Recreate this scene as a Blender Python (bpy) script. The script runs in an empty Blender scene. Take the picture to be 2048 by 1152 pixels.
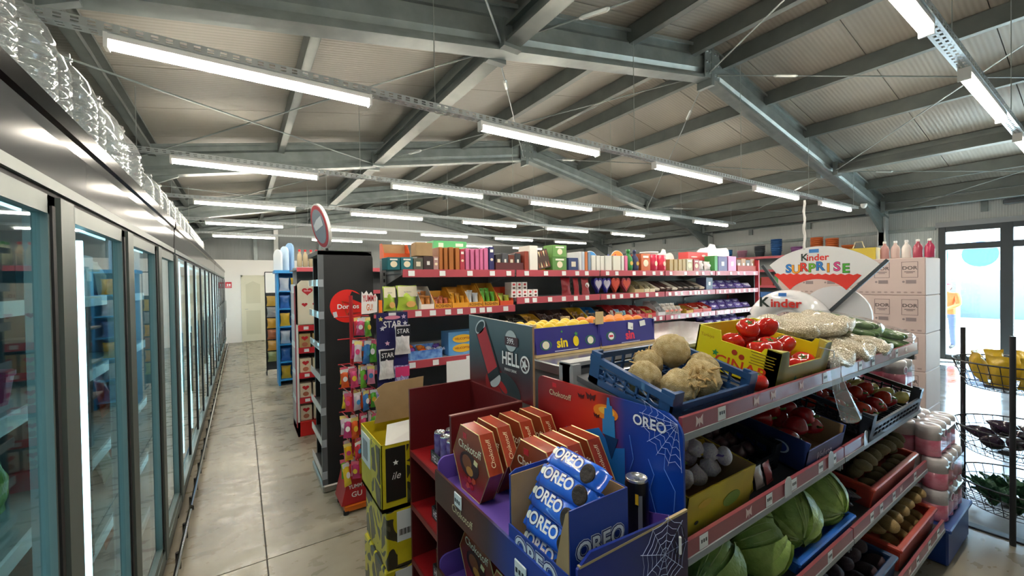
import bpy, bmesh, math, random
from mathutils import Vector, Matrix, Euler, noise
random.seed(7)
C = bpy.context.scene.collection
PI = math.pi
def R(a): return math.radians(a)

# ---------------------------------------------------------------- camera, world, light, exposure
sc = bpy.context.scene
cam_d = bpy.data.cameras.new('camera'); cam = bpy.data.objects.new('camera', cam_d); C.objects.link(cam)
cam_d.sensor_width = 36; cam_d.lens = 36 * 819 / 2048; cam_d.clip_start = .05; cam_d.clip_end = 200
_psi, _th, _ph = R(33.5), R(.75), R(.9)
_F = Vector((math.sin(_psi), math.cos(_psi), 0)); _R = Vector((math.cos(_psi), -math.sin(_psi), 0)); _U = Vector((0, 0, 1))
_fw = _F * math.cos(_th) - _U * math.sin(_th); _up = _U * math.cos(_th) + _F * math.sin(_th)
_r = _R * math.cos(_ph) - _up * math.sin(_ph); _up = _up * math.cos(_ph) + _R * math.sin(_ph)
cam.matrix_world = Matrix(((_r.x, _up.x, -_fw.x, 0), (_r.y, _up.y, -_fw.y, 0), (_r.z, _up.z, -_fw.z, 1.68), (0, 0, 0, 1)))
sc.camera = cam
sc.view_settings.view_transform = 'Standard'; sc.view_settings.look = 'None'
sc.view_settings.gamma = 1; sc.view_settings.use_curve_mapping = False
sc.view_settings.exposure = 2.22
LED_STRENGTH = 20.0
w = bpy.data.worlds.new('world'); sc.world = w; w.use_nodes = True
nt = w.node_tree; bg = nt.nodes['Background']
sky = nt.nodes.new('ShaderNodeTexSky'); sky.sky_type = 'NISHITA'; sky.sun_disc = False
sky.sun_elevation = R(48); sky.sun_rotation = R(60)
nt.links.new(sky.outputs[0], bg.inputs[0]); bg.inputs[1].default_value = 1.1
sun_d = bpy.data.lights.new('sun', 'SUN'); sun_d.energy = 16; sun_d.angle = R(.6); sun_d.color = (1, .96, .9)
sun = bpy.data.objects.new('sun', sun_d); C.objects.link(sun); sun.rotation_euler = (R(38), 0, R(35)); sun.location = (16, 0, 9)

# ---------------------------------------------------------------- materials
def lin(c):
    if isinstance(c, str):
        c = c.lstrip('#'); c = [int(c[i:i + 2], 16) / 255 for i in (0, 2, 4)]
    return tuple(((v / 12.92) if v <= .04045 else ((v + .055) / 1.055) ** 2.4) for v in c) + (1,)
MATS = {}
def mat(key, col='#808080', rough=.5, metal=0, emit=0, noise_=None, bump=None, col2=None, coat=0, spec=.5, sss=0):
    """procedural principled material; noise_=(scale, mix) blends towards col2; bump=(scale, strength)"""
    if key in MATS: return MATS[key]
    m = bpy.data.materials.new(key); m.use_nodes = True; MATS[key] = m
    n = m.node_tree.nodes; l = m.node_tree.links; b = n['Principled BSDF']
    b.inputs['Base Color'].default_value = lin(col); b.inputs['Roughness'].default_value = rough
    b.inputs['Metallic'].default_value = metal; b.inputs['Coat Weight'].default_value = coat
    b.inputs['Specular IOR Level'].default_value = spec
    if emit:
        b.inputs['Emission Color'].default_value = lin(col); b.inputs['Emission Strength'].default_value = emit
    if noise_ or bump:
        tc = n.new('ShaderNodeTexCoord')
    if noise_:
        t = n.new('ShaderNodeTexNoise'); t.inputs['Scale'].default_value = noise_[0]; t.inputs['Detail'].default_value = 5
        l.new(tc.outputs['Object'], t.inputs['Vector'])
        r = n.new('ShaderNodeValToRGB'); r.color_ramp.elements[0].position = .5 - .5 * (1 - noise_[1]) * .6 - .05
        r.color_ramp.elements[1].position = .5 + .5 * (1 - noise_[1]) * .6 + .05
        r.color_ramp.elements[0].color = lin(col); r.color_ramp.elements[1].color = lin(col2 or col)
        l.new(t.outputs['Fac'], r.inputs['Fac']); l.new(r.outputs['Color'], b.inputs['Base Color'])
    if bump:
        t2 = n.new('ShaderNodeTexNoise'); t2.inputs['Scale'].default_value = bump[0]; t2.inputs['Detail'].default_value = 4
        l.new(tc.outputs['Object'], t2.inputs['Vector'])
        bp = n.new('ShaderNodeBump'); bp.inputs['Strength'].default_value = bump[1]; bp.inputs['Distance'].default_value = .01
        l.new(t2.outputs['Fac'], bp.inputs['Height']); l.new(bp.outputs['Normal'], b.inputs['Normal'])
    return m
def flat(col, rough=.5): return mat('print_' + col + str(rough), col, rough)
def clear_mat(key, tint, ior=1.45, rough=.02, gloss=(1, 1, 1), haze=0):
    """thin clear sheet: tinted see-through plus a Fresnel reflection"""
    if key in MATS: return MATS[key]
    m = bpy.data.materials.new(key); m.use_nodes = True; MATS[key] = m
    n = m.node_tree.nodes; l = m.node_tree.links; n.remove(n['Principled BSDF'])
    t = n.new('ShaderNodeBsdfTransparent'); t.inputs[0].default_value = lin(tint)
    g = n.new('ShaderNodeBsdfGlossy'); g.inputs['Roughness'].default_value = rough; g.inputs[0].default_value = (*gloss, 1)
    f = n.new('ShaderNodeFresnel'); ge = n.new('ShaderNodeNewGeometry'); mr = n.new('ShaderNodeMapRange')
    mr.inputs['To Min'].default_value = ior; mr.inputs['To Max'].default_value = 1 / ior; l.new(ge.outputs['Backfacing'], mr.inputs[0]); l.new(mr.outputs[0], f.inputs[0])   # same reflectance on both faces of the sheet
    x = n.new('ShaderNodeMixShader'); l.new(f.outputs[0], x.inputs[0]); l.new(t.outputs[0], x.inputs[1]); l.new(g.outputs[0], x.inputs[2])
    out = x
    if haze:
        d = n.new('ShaderNodeBsdfDiffuse'); d.inputs[0].default_value = (.85, .87, .88, 1)
        y = n.new('ShaderNodeMixShader'); y.inputs[0].default_value = haze
        l.new(x.outputs[0], y.inputs[1]); l.new(d.outputs[0], y.inputs[2]); out = y
    l.new(out.outputs[0], n['Material Output'].inputs[0])
    return m
def ramp_mat(key, axis, stops, rough=.4, noise_=0, scale=3):
    """printed card: colour runs along an object axis through stops [(pos, colour)]"""
    if key in MATS: return MATS[key]
    m = bpy.data.materials.new(key); m.use_nodes = True; MATS[key] = m
    n = m.node_tree.nodes; l = m.node_tree.links; b = n['Principled BSDF']; b.inputs['Roughness'].default_value = rough
    tc = n.new('ShaderNodeTexCoord'); sx = n.new('ShaderNodeSeparateXYZ'); l.new(tc.outputs['Object'], sx.inputs[0])
    src = sx.outputs['XYZ'.index(axis)]
    if noise_:
        t = n.new('ShaderNodeTexNoise'); t.inputs['Scale'].default_value = scale; l.new(tc.outputs['Object'], t.inputs['Vector'])
        ma = n.new('ShaderNodeMath'); ma.operation = 'MULTIPLY_ADD'; l.new(t.outputs['Fac'], ma.inputs[0]); ma.inputs[1].default_value = noise_; l.new(src, ma.inputs[2]); src = ma.outputs[0]
    mp = n.new('ShaderNodeMapRange'); mp.inputs['From Min'].default_value = stops[0][0]; mp.inputs['From Max'].default_value = stops[-1][0]; l.new(src, mp.inputs['Value'])
    r = n.new('ShaderNodeValToRGB'); e = r.color_ramp.elements; lo, hi = stops[0][0], stops[-1][0]
    e[0].position = 0; e[0].color = lin(stops[0][1]); e[1].position = 1; e[1].color = lin(stops[-1][1])
    for p, c in stops[1:-1]:
        k = e.new((p - lo) / (hi - lo)); k.color = lin(c)
    l.new(mp.outputs[0], r.inputs[0]); l.new(r.outputs[0], b.inputs['Base Color'])
    return m
def stripes_mat(key, cols, scale, axis='X', rough=.5, bump=0):
    """fine parallel relief or stripes (wave texture)"""
    if key in MATS: return MATS[key]
    m = bpy.data.materials.new(key); m.use_nodes = True; MATS[key] = m
    n = m.node_tree.nodes; l = m.node_tree.links; b = n['Principled BSDF']; b.inputs['Roughness'].default_value = rough
    tc = n.new('ShaderNodeTexCoord'); wv = n.new('ShaderNodeTexWave'); wv.inputs['Scale'].default_value = scale; wv.bands_direction = axis
    l.new(tc.outputs['Object'], wv.inputs['Vector']); r = n.new('ShaderNodeValToRGB')
    r.color_ramp.elements[0].color = lin(cols[0]); r.color_ramp.elements[1].color = lin(cols[1])
    l.new(wv.outputs['Fac'], r.inputs[0]); l.new(r.outputs[0], b.inputs['Base Color'])
    if bump:
        bp = n.new('ShaderNodeBump'); bp.inputs['Strength'].default_value = bump; bp.inputs['Distance'].default_value = .01
        l.new(wv.outputs['Fac'], bp.inputs['Height']); l.new(bp.outputs[0], b.inputs['Normal'])
    return m

STEEL = mat('galvanised_steel', '#727b7a', .4, .4, noise_=(6, .4), col2='#868f8e')
STEEL_D = mat('galvanised_purlin', '#656b69', .45, .3, noise_=(5, .4), col2='#747a76')
ALU = mat('aluminium', '#b4bab8', .35, .8)
ALU_D = mat('anodised_frame', '#5f6b68', .42, .2)
WHITE = mat('white_paint', '#e9e9e6', .5)
BLACK = mat('black_gloss', '#0a0b0c', .2, spec=.03)
BLACK_M = mat('black_matt', '#17181a', .6)
GREY = mat('grey_enamel', '#8f9294', .45)
DGREY = mat('dark_grey_enamel', '#4b4e51', .5)
RED = mat('red_enamel', '#b0303a', .4)
STRIP = mat('price_strip_red', '#bd4f5b', .35, coat=.3)
TAG = mat('price_tag', '#eceff0', .4)
CARD = mat('brown_cardboard', '#a58760', .75, noise_=(14, .3), col2='#b2946c')
GLASS = clear_mat('clear_glass', '#dfe9e8', 1.5)
FGLASS = clear_mat('freezer_glass', '#cfe0e0', 1.3)
PET = clear_mat('clear_plastic_bottle', '#eef2f2', 1.7, .06, haze=.09)
FILM = clear_mat('clear_film', '#fbfbfb', 1.3, .1, haze=.04)
def led(key, col, s): return mat(key, col, .4, emit=s)
TUBE = led('led_tube', '#fff6e6', LED_STRENGTH)
COLD = led('freezer_led', '#c4efff', 3)

# ---------------------------------------------------------------- mesh helpers
class MB:
    def __init__(s): s.v, s.f, s.m, s.c = [], [], [], 0
    def mi(s, i): s.c = i; return s
    def add(s, vs, fs):
        o = len(s.v); s.v += [tuple(v) for v in vs]; s.f += [tuple(i + o for i in f) for f in fs]; s.m += [s.c] * len(fs); return s
    def box(s, x0, x1, y0, y1, z0, z1):
        v = [(x, y, z) for x in (x0, x1) for y in (y0, y1) for z in (z0, z1)]
        return s.add(v, [(0, 1, 3, 2), (4, 6, 7, 5), (0, 4, 5, 1), (2, 3, 7, 6), (0, 2, 6, 4), (1, 5, 7, 3)])
    def cbox(s, x0, x1, y0, y1, z0, z1, c=.003):
        """box with chamfered edges"""
        c = min(c, abs(x1 - x0) * .4, abs(y1 - y0) * .4, abs(z1 - z0) * .4)
        lo, hi = (x0, y0, z0), (x1, y1, z1); vs, idx = [], {}
        for sx in (0, 1):
            for sy in (0, 1):
                for sz in (0, 1):
                    sg = (sx, sy, sz); b = [hi[i] if sg[i] else lo[i] for i in range(3)]
                    for ax in range(3):
                        p = list(b)
                        for i in range(3):
                            if i != ax: p[i] += -c if sg[i] else c
                        idx[sg, ax] = len(vs); vs.append(p)
        fs = []
        for ax in range(3):
            a, b = [i for i in range(3) if i != ax]
            for sd in (0, 1):
                q = []
                for (u, v_) in ((0, 0), (1, 0), (1, 1), (0, 1)):
                    k = [0, 0, 0]; k[ax] = sd; k[a] = u; k[b] = v_; q.append(idx[tuple(k), ax])
                flip = (sd == 0) ^ (ax == 1)
                fs.append(tuple(q[::-1] if flip else q))
            for u in (0, 1):
                for v_ in (0, 1):
                    k0 = [0, 0, 0]; k0[a] = u; k0[b] = v_; k1 = list(k0); k1[ax] = 1
                    k0, k1 = tuple(k0), tuple(k1)
                    q = [idx[k0, a], idx[k1, a], idx[k1, b], idx[k0, b]]
                    if (u ^ v_) ^ (ax == 1): q = q[::-1]
                    fs.append(tuple(q))
        for sg in [(x, y, z) for x in (0, 1) for y in (0, 1) for z in (0, 1)]:
            q = [idx[sg, 0], idx[sg, 1], idx[sg, 2]]
            if sum(sg) % 2 == 0: q = q[::-1]
            fs.append(tuple(q))
        return s.add(vs, fs)
    def prism(s, pts, axis, a, b):
        """polygon pts (2-D, counter-clockwise) swept along axis from a to b"""
        n = len(pts)
        def P(p, t): return {'X': (t, p[0], p[1]), 'Y': (p[0], t, p[1]), 'Z': (p[0], p[1], t)}[axis]
        v = [P(p, a) for p in pts] + [P(p, b) for p in pts]
        fs = [tuple(range(n)), tuple(range(2 * n - 1, n - 1, -1))] + [(i, i + n, (i + 1) % n + n, (i + 1) % n) for i in range(n)]
        return s.add(v, fs)
    def lathe(s, prof, n=16, cx=0, cy=0, a0=0, cap=True):
        v, fs = [], []
        for r, z in prof:
            for k in range(n):
                a = a0 + 2 * PI * k / n; v.append((cx + r * math.cos(a), cy + r * math.sin(a), z))
        for i in range(len(prof) - 1):
            for k in range(n):
                fs.append((i * n + k, i * n + (k + 1) % n, (i + 1) * n + (k + 1) % n, (i + 1) * n + k))
        if cap:
            fs.append(tuple(range(n - 1, -1, -1))); fs.append(tuple((len(prof) - 1) * n + k for k in range(n)))
        return s.add(v, fs)
    def tube(s, pts, r, n=6, closed=False):
        pts = [Vector(p) for p in pts]; N = len(pts); v, fs = [], []
        for i, p in enumerate(pts):
            if closed: d = pts[(i + 1) % N] - pts[i - 1]
            else: d = pts[min(i + 1, N - 1)] - pts[max(i - 1, 0)]
            d.normalize(); u = Vector((0, 0, 1)) if abs(d.z) < .9 else Vector((1, 0, 0))
            a = d.cross(u).normalized(); b = d.cross(a)
            rr = r[i] if isinstance(r, (list, tuple)) else r
            for k in range(n):
                t = 2 * PI * k / n; v.append(p + (a * math.cos(t) + b * math.sin(t)) * rr)
        for i in range(N if closed else N - 1):
            j = (i + 1) % N
            for k in range(n): fs.append((i * n + k, i * n + (k + 1) % n, j * n + (k + 1) % n, j * n + k))
        if not closed: fs += [tuple(range(n)), tuple((N - 1) * n + k for k in range(n - 1, -1, -1))]
        return s.add(v, fs)
    def ball(s, fn, nu=16, nv=10):
        """closed surface; fn(theta 0..2pi, t 0..1) -> point, poles at t=0 and 1"""
        v = [fn(0, 0)]; fs = []
        for j in range(1, nv):
            for i in range(nu): v.append(fn(2 * PI * i / nu, j / nv))
        v.append(fn(0, 1))
        for i in range(nu):
            fs.append((0, 1 + (i + 1) % nu, 1 + i))
            for j in range(nv - 2):
                a = 1 + j * nu; b = a + nu; fs.append((a + i, a + (i + 1) % nu, b + (i + 1) % nu, b + i))
            a = 1 + (nv - 2) * nu; fs.append((a + i, a + (i + 1) % nu, len(v) - 1))
        return s.add(v, fs)
    def grid(s, fn, nu, nv):
        v = [fn(i / nu, j / nv) for j in range(nv + 1) for i in range(nu + 1)]
        return s.add(v, [(j * (nu + 1) + i, j * (nu + 1) + i + 1, (j + 1) * (nu + 1) + i + 1, (j + 1) * (nu + 1) + i) for j in range(nv) for i in range(nu)])
    def mesh(s, name, mats, smooth=False):
        me = bpy.data.meshes.new(name); me.from_pydata(s.v, [], s.f)
        for m in (mats if isinstance(mats, (list, tuple)) else [mats]): me.materials.append(m)
        if any(s.m): me.polygons.foreach_set('material_index', s.m)
        if smooth: me.polygons.foreach_set('use_smooth', [True] * len(s.f))
        bm = bmesh.new(); bm.from_mesh(me); bmesh.ops.recalc_face_normals(bm, faces=bm.faces); bm.to_mesh(me); bm.free()
        me.update(); return me
    def build(s, name, mats, parent=None, loc=(0, 0, 0), rot=(0, 0, 0), smooth=False):
        return put(name, s.mesh(name, mats, smooth), parent, loc, rot)
def put(name, me, parent=None, loc=(0, 0, 0), rot=(0, 0, 0), scale=None):
    o = bpy.data.objects.new(name, me); C.objects.link(o); o.location = loc; o.rotation_euler = rot
    if scale: o.scale = scale
    if parent: o.parent = parent
    return o
def tag(o, label, cat=None, group=None):
    o['label'] = label
    if cat: o['category'] = cat
    if group: o['group'] = group
    return o
def thing(name, label, cat, loc=(0, 0, 0), rz=0, group=None, rot=None):
    o = put(name, None, None, loc, rot or (0, 0, rz)); o.empty_display_size = .1
    return tag(o, label, cat, group)
def struct(o, label=None):
    o['kind'] = 'structure'
    if label: o['label'] = label
    return o
KIDS = {}
def dup(root, loc, rot=None, label=None, group=None, scale=None):
    def cp(o, par):
        c = o.copy(); C.objects.link(c)
        if par: c.parent = par
        for ch in [x for x in bpy.data.objects if x.parent == o] if o.name not in KIDS else KIDS[o.name]: cp(ch, c)
        return c
    def reg(o):
        if o.name not in KIDS:
            KIDS[o.name] = list(o.children)
            for ch in KIDS[o.name]: reg(ch)
    reg(root)
    r = cp(root, None); r.location = loc
    if rot is not None: r.rotation_euler = rot
    if scale: r.scale = scale
    if label: r['label'] = label
    if group: r['group'] = group
    return r
CB = {}
def cbox_mesh(w_, d_, h_, m, c=.003):
    """chamfered box mesh, base centre at origin, shared between alike boxes"""
    k = (round(w_, 3), round(d_, 3), round(h_, 3), m.name)
    if k not in CB: CB[k] = MB().cbox(-w_ / 2, w_ / 2, -d_ / 2, d_ / 2, 0, h_, c).mesh('box', m)
    return CB[k]
FACE = {'-Y': (PI / 2, 0, 0), '-X': (PI / 2, 0, -PI / 2), '+X': (PI / 2, 0, PI / 2), '+Z': (0, 0, 0), '+Y': (PI / 2, 0, PI)}
TX = {}
def txt(s, parent, col, size, loc, face='-Y', off=0.0, rot=None, ext=.0006, sx=1, name='lettering', shear=0):
    """flat lettering; size is the cap height in metres"""
    m = col if not isinstance(col, str) else flat(col, .45)
    k = (s, off, m.name, shear)
    if k not in TX:
        cu = bpy.data.curves.new('lettering', 'FONT'); cu.body = s; cu.align_x = 'CENTER'; cu.align_y = 'CENTER'
        cu.size = 1.37; cu.offset = off; cu.resolution_u = 3; cu.extrude = 0; cu.shear = shear
        t = bpy.data.objects.new('t', cu); me = bpy.data.meshes.new_from_object(t); bpy.data.objects.remove(t); bpy.data.curves.remove(cu)
        me.materials.clear(); me.materials.append(m); TX[k] = me
    o = put(name, TX[k], parent, loc, rot if rot is not None else FACE[face]); o.scale = (size * sx, size, size)
    return o
def patch(parent, col, w_, h_, loc, face='-Y', name='label_patch', rot=None, shape='rect', n=20):
    """thin printed patch lying on a face (centre at loc)"""
    m = col if not isinstance(col, str) else flat(col, .45)
    k = ('patch', shape if isinstance(shape, str) else tuple(map(tuple, shape)), round(w_, 4), round(h_, 4), m.name)
    if k not in CB:
        b = MB()
        if shape == 'rect': pts = [(-w_ / 2, -h_ / 2), (w_ / 2, -h_ / 2), (w_ / 2, h_ / 2), (-w_ / 2, h_ / 2)]
        elif shape == 'oval': pts = [(w_ / 2 * math.cos(2 * PI * i / n), h_ / 2 * math.sin(2 * PI * i / n)) for i in range(n)]
        elif shape == 'star': pts = [((.5 if i % 2 == 0 else .23) * w_ * math.sin(2 * PI * i / 10), (.5 if i % 2 == 0 else .23) * h_ * math.cos(2 * PI * i / 10)) for i in range(10)][::-1]
        elif shape == 'heart':
            pts = []
            for i in range(24):
                t = 2 * PI * i / 24; pts.append((w_ / 2 * math.sin(t) ** 3, h_ / 2 * (13 * math.cos(t) - 5 * math.cos(2 * t) - 2 * math.cos(3 * t) - math.cos(4 * t)) / 15))
            pts = pts[::-1]
        else: pts = [(x * w_, y * h_) for x, y in shape]
        b.prism(pts, 'Z', 0, .0008); CB[k] = b.mesh('label_patch', m)
    return put(name, CB[k], parent, loc, rot if rot is not None else FACE[face])
# ================================================================ STRUCTURE
XL, XR, YB, YF, RX = -1.9, 11.9, 15.1, -3.2, 5.0
SL = .185; SA = math.atan(SL)
def roof_z(x): return 4.68 - SL * abs(x - RX)
# floor: polished concrete slabs with sawn joints
def concrete(key, r0, r1, tone):
    m = bpy.data.materials.new(key); m.use_nodes = True
    n = m.node_tree.nodes; l = m.node_tree.links; b = n['Principled BSDF']
    tc = n.new('ShaderNodeTexCoord')
    def nz_(scale, det, ro, st=(1, 1, 1)):
        mp = n.new('ShaderNodeMapping'); mp.inputs['Scale'].default_value = st; mp.inputs['Location'].default_value = (3.7, 8.1, 2.3); l.new(tc.outputs['Object'], mp.inputs[0])
        t = n.new('ShaderNodeTexNoise'); t.inputs['Scale'].default_value = scale; t.inputs['Detail'].default_value = det; t.inputs['Roughness'].default_value = ro; l.new(mp.outputs[0], t.inputs['Vector']); return t
    t1 = nz_(1.3, 3, .5, (1, 1.5, 1)); t2 = nz_(6, 3, .5, (1, 1.8, 1))
    ad = n.new('ShaderNodeMath'); ad.operation = 'MULTIPLY_ADD'; l.new(t2.outputs['Fac'], ad.inputs[0]); ad.inputs[1].default_value = .3; l.new(t1.outputs['Fac'], ad.inputs[2])
    r = n.new('ShaderNodeValToRGB'); e = r.color_ramp.elements
    e[0].position = .4; e[0].color = lin(tone[0]); e[1].position = .9; e[1].color = lin(tone[1])
    l.new(ad.outputs[0], r.inputs[0]); l.new(r.outputs[0], b.inputs['Base Color'])
    mr = n.new('ShaderNodeMapRange'); mr.inputs['From Min'].default_value = .3; mr.inputs['From Max'].default_value = .7; mr.inputs['To Min'].default_value = r0; mr.inputs['To Max'].default_value = r1
    l.new(t2.outputs['Fac'], mr.inputs[0]); l.new(mr.outputs[0], b.inputs['Roughness'])
    return m
CONC = concrete('polished_concrete', .22, .4, ('#6d6759', '#a59d89'))
CONC2 = concrete('sealed_concrete', .07, .16, ('#6f706b', '#a3a5a1'))
fl = struct(MB().box(XL, XR, YF, YB, -.2, -.012).build('floor', mat('floor_joint', '#4a463e', .8)), 'grey polished concrete floor cut into large slabs')
xs = [XL, .1, 4.02]; ys = [YF, -.1, 2.93, 5.96, 8.99, 12.02, YB]; g = .004
for i in range(len(xs) - 1):
    for j in range(len(ys) - 1):
        MB().box(xs[i] + g, xs[i + 1] - g, ys[j] + g, ys[j + 1] - g, -.012, 0).build('floor_slab', CONC, fl)
for j in range(len(ys) - 1):
    for a, b_ in ((4.1, 7.9), (7.9, XR)):
        MB().box(a + g, b_ - g, ys[j] + g, ys[j + 1] - g, -.012, 0).build('floor_slab', CONC2, fl)
MB().cbox(4.024, 4.096, YF + .01, YB - .01, -.012, .008, .003).build('joint_cover', mat('dark_rubber', '#22262b', .6), fl)
# walls
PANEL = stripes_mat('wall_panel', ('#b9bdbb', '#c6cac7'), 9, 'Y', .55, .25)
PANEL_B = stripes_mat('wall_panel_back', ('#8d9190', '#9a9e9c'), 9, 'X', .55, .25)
def wall(name, boxes, m, label):
    b = MB()
    for q in boxes: b.box(*q)
    return struct(b.build(name, m), label)
wall('wall_left', [(XL - .12, XL, YF, YB, 0, 3.42)], PANEL, 'grey sandwich panel wall behind the freezers')
# right wall: glazed shop front between y=-2.9 and y=2.16, panels elsewhere
wr = wall('wall_right', [(XR, XR + .12, 2.16, YB, 0, 3.42), (XR, XR + .12, YF, 2.16, 2.66, 3.42), (XR, XR + .12, YF, -2.9, 0, 2.66)], PANEL, 'light grey panel wall with the glazed shop entrance')
for z in (2.62, 3.05): MB().box(XR - .06, XR - .001, 2.2, YB, z, z + .07).build('wall_girt', STEEL, wr)
MB().box(XR - .07, XR - .001, -3, 2.2, 2.66, 2.76).build('wall_girt', GREY, wr)
for y in (1.5, 4.4, 5.8, 8.6, 9.9, 12.4): MB().box(XR - .05, XR - .001, y, y + .09, 2.9, 3.1).build('girt_cleat', STEEL, wr)
bk = [(-.02, 15.1)]
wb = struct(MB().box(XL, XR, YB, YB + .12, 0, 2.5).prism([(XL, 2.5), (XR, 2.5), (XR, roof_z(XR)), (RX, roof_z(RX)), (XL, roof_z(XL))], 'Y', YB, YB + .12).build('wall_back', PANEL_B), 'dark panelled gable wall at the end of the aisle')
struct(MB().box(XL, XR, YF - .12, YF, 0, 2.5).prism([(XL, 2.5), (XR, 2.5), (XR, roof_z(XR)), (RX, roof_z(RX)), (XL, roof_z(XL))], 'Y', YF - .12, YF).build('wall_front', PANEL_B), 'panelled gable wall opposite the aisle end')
pw = struct(MB().box(XL, .02, YB - .2, YB - .12, 0, 2.5).box(.6, 3.2, YB - .2, YB - .12, 0, 2.5).box(.02, .6, YB - .2, YB - .12, 2.0, 2.5).build('wall_partition', mat('partition_white', '#eceae6', .6)), 'white partition wall with a cream door at the aisle end')
MB().box(.9, 1.02, YB - .12, YB - .02, 2.3, 3.6).build('partition_post', WHITE, pw)
for x in (-1.0, .35, 2.2): MB().box(x, x + .1, YB - .08, YB - .001, 2.5, roof_z(x) - .05).build('wall_post', STEEL, wb)
# cream door with arched panels
CREAM = mat('cream_door', '#d5d2bd', .5)
dr = struct(MB().box(.05, .57, YB - .215, YB - .175, .01, 1.985).build('door_1', CREAM), 'cream panelled door in the white partition')
for (a, b_, c_) in ((.1, .95, .08), (1.05, 1.75, .1)):
    pts = [(.12, a + .12), (.5, a + .12), (.5, b_), (.31, b_ + (c_ if a > 1 else 0)), (.12, b_)]
    MB().prism(pts, 'Y', YB - .222, YB - .2).build('door_panel', mat('cream_panel', '#c8c5ae', .5), dr)
MB().box(0, .05, YB - .23, YB - .1, 0, 2.03).box(.57, .62, YB - .23, YB - .1, 0, 2.03).box(0, .62, YB - .23, YB - .1, 1.985, 2.03).build('door_frame', CREAM, dr)
MB().tube([(.1, YB - .22, 1.0), (.1, YB - .26, 1.0), (.17, YB - .26, 1.0)], .008).build('door_handle', ALU, dr)
sg = tag(MB().box(-.39, -.23, YB - .215, YB - .202, 1.65, 1.83).build('exit_sign', mat('sign_red', '#d02534', .5)), 'small red pictogram sign on the white partition beside the cream door', 'sign')
patch(sg, '#f4f4f4', .03, .07, (-.335, YB - .216, 1.745), name='pictogram'); patch(sg, '#f4f4f4', .05, .06, (-.28, YB - .216, 1.745), name='pictogram'); patch(sg, '#f4f4f4', .12, .015, (-.31, YB - .216, 1.685), name='pictogram')
# ceiling: insulated roof panels laid from ridge to eaves
CEIL = stripes_mat('roof_panel', ('#88837a', '#918c82'), 7, 'Y', .5, .18)
ce = struct(MB().prism([(XL - .3, roof_z(XL - .3) + .06), (RX, roof_z(RX) + .06), (XR + .3, roof_z(XR + .3) + .06), (XR + .3, roof_z(XR + .3) + .14), (RX, roof_z(RX) + .14), (XL - .3, roof_z(XL - .3) + .14)], 'Y', YF - .3, YB + .3).build('ceiling', mat('roof_skin', '#77746c', .7)), 'pale insulated metal roof with a low ridge')
pl = {}
for s in (-1, 1):
    xe = XL if s < 0 else XR
    b = MB(); b.prism([(0, 0), (xe - RX, -SL * abs(xe - RX)), (xe - RX, -SL * abs(xe - RX) + .05), (0, .05)], 'Y', .004, .996); pl[s] = b.mesh('roof_panel', CEIL)
y = YF
while y < YB - .05:
    for s in (-1, 1): put('roof_panel', pl[s], ce, (RX, y, roof_z(RX)))
    y += 1.0
# portal frames
def rafter(length):
    """sigma-profile beam along +X, low edge at z=0"""
    b = MB(); h = .40
    b.box(0, length, -.075, .075, 0, .012).box(0, length, -.075, .075, h - .012, h)
    for s in (-1, 1):
        b.box(0, length, s * .075 - .005, s * .075 + .005, 0, .035).box(0, length, s * .075 - .005, s * .075 + .005, h - .035, h)
        b.prism([(s * .012, 0), (s * .022, 0), (s * .022, .09), (s * .05, .13), (s * .05, .27), (s * .022, .31), (s * .022, h), (s * .012, h), (s * .012, .31), (s * .04, .27), (s * .04, .13), (s * .012, .09)], 'X', 0, length)
    return b
RL = 6.8 / math.cos(SA)
rm = rafter(RL).mesh('rafter_beam', STEEL)
for k, yf in enumerate((-1.0, 3.0, 7.0, 11.0, 14.9)):
    fr = struct(put('portal_frame', None, None, (0, yf, 0)), 'galvanised steel portal frame of sloping rafters and columns')
    for s in (-1, 1):
        put('rafter_beam', rm, fr, (RX + .04 * s, 0, 4.21), (0, SA if s > 0 else PI + 0, 0) if s > 0 else (0, SA, PI))
        xe = XR - .14 if s > 0 else XL + .14
        MB().box(xe - .1, xe + .1, -.07, .07, 0, 3.3).build('column', mat('column_white', '#c5c9c8', .45, .3), fr)
        MB().prism([(xe, 2.65), (xe - s * .12, 2.65), (xe - s * 1.1, 4.21 - SL * 5.7), (xe - s * 1.1, 4.23 - SL * 5.6), (xe, 3.2)], 'Y', -.03, .03).build('haunch', STEEL, fr)
    MB().box(-.03, .03, -.1, .1, 4.12, 4.66).box(-.16, .16, -.092, -.08, 4.2, 4.58).box(-.16, .16, .08, .092, 4.2, 4.58).build('ridge_plate', STEEL, fr, (RX, 0, 0))
    bb = MB()
    for x in (-.12, -.06, .06, .12):
        for z in (4.26, 4.39, 4.52): bb.box(x - .012, x + .012, -.106, -.092, z - .012, z + .012)
    o_ = bb.build('ridge_bolts', ALU, fr, (RX, 0, 0)); o_['kind'] = 'stuff'
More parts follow.
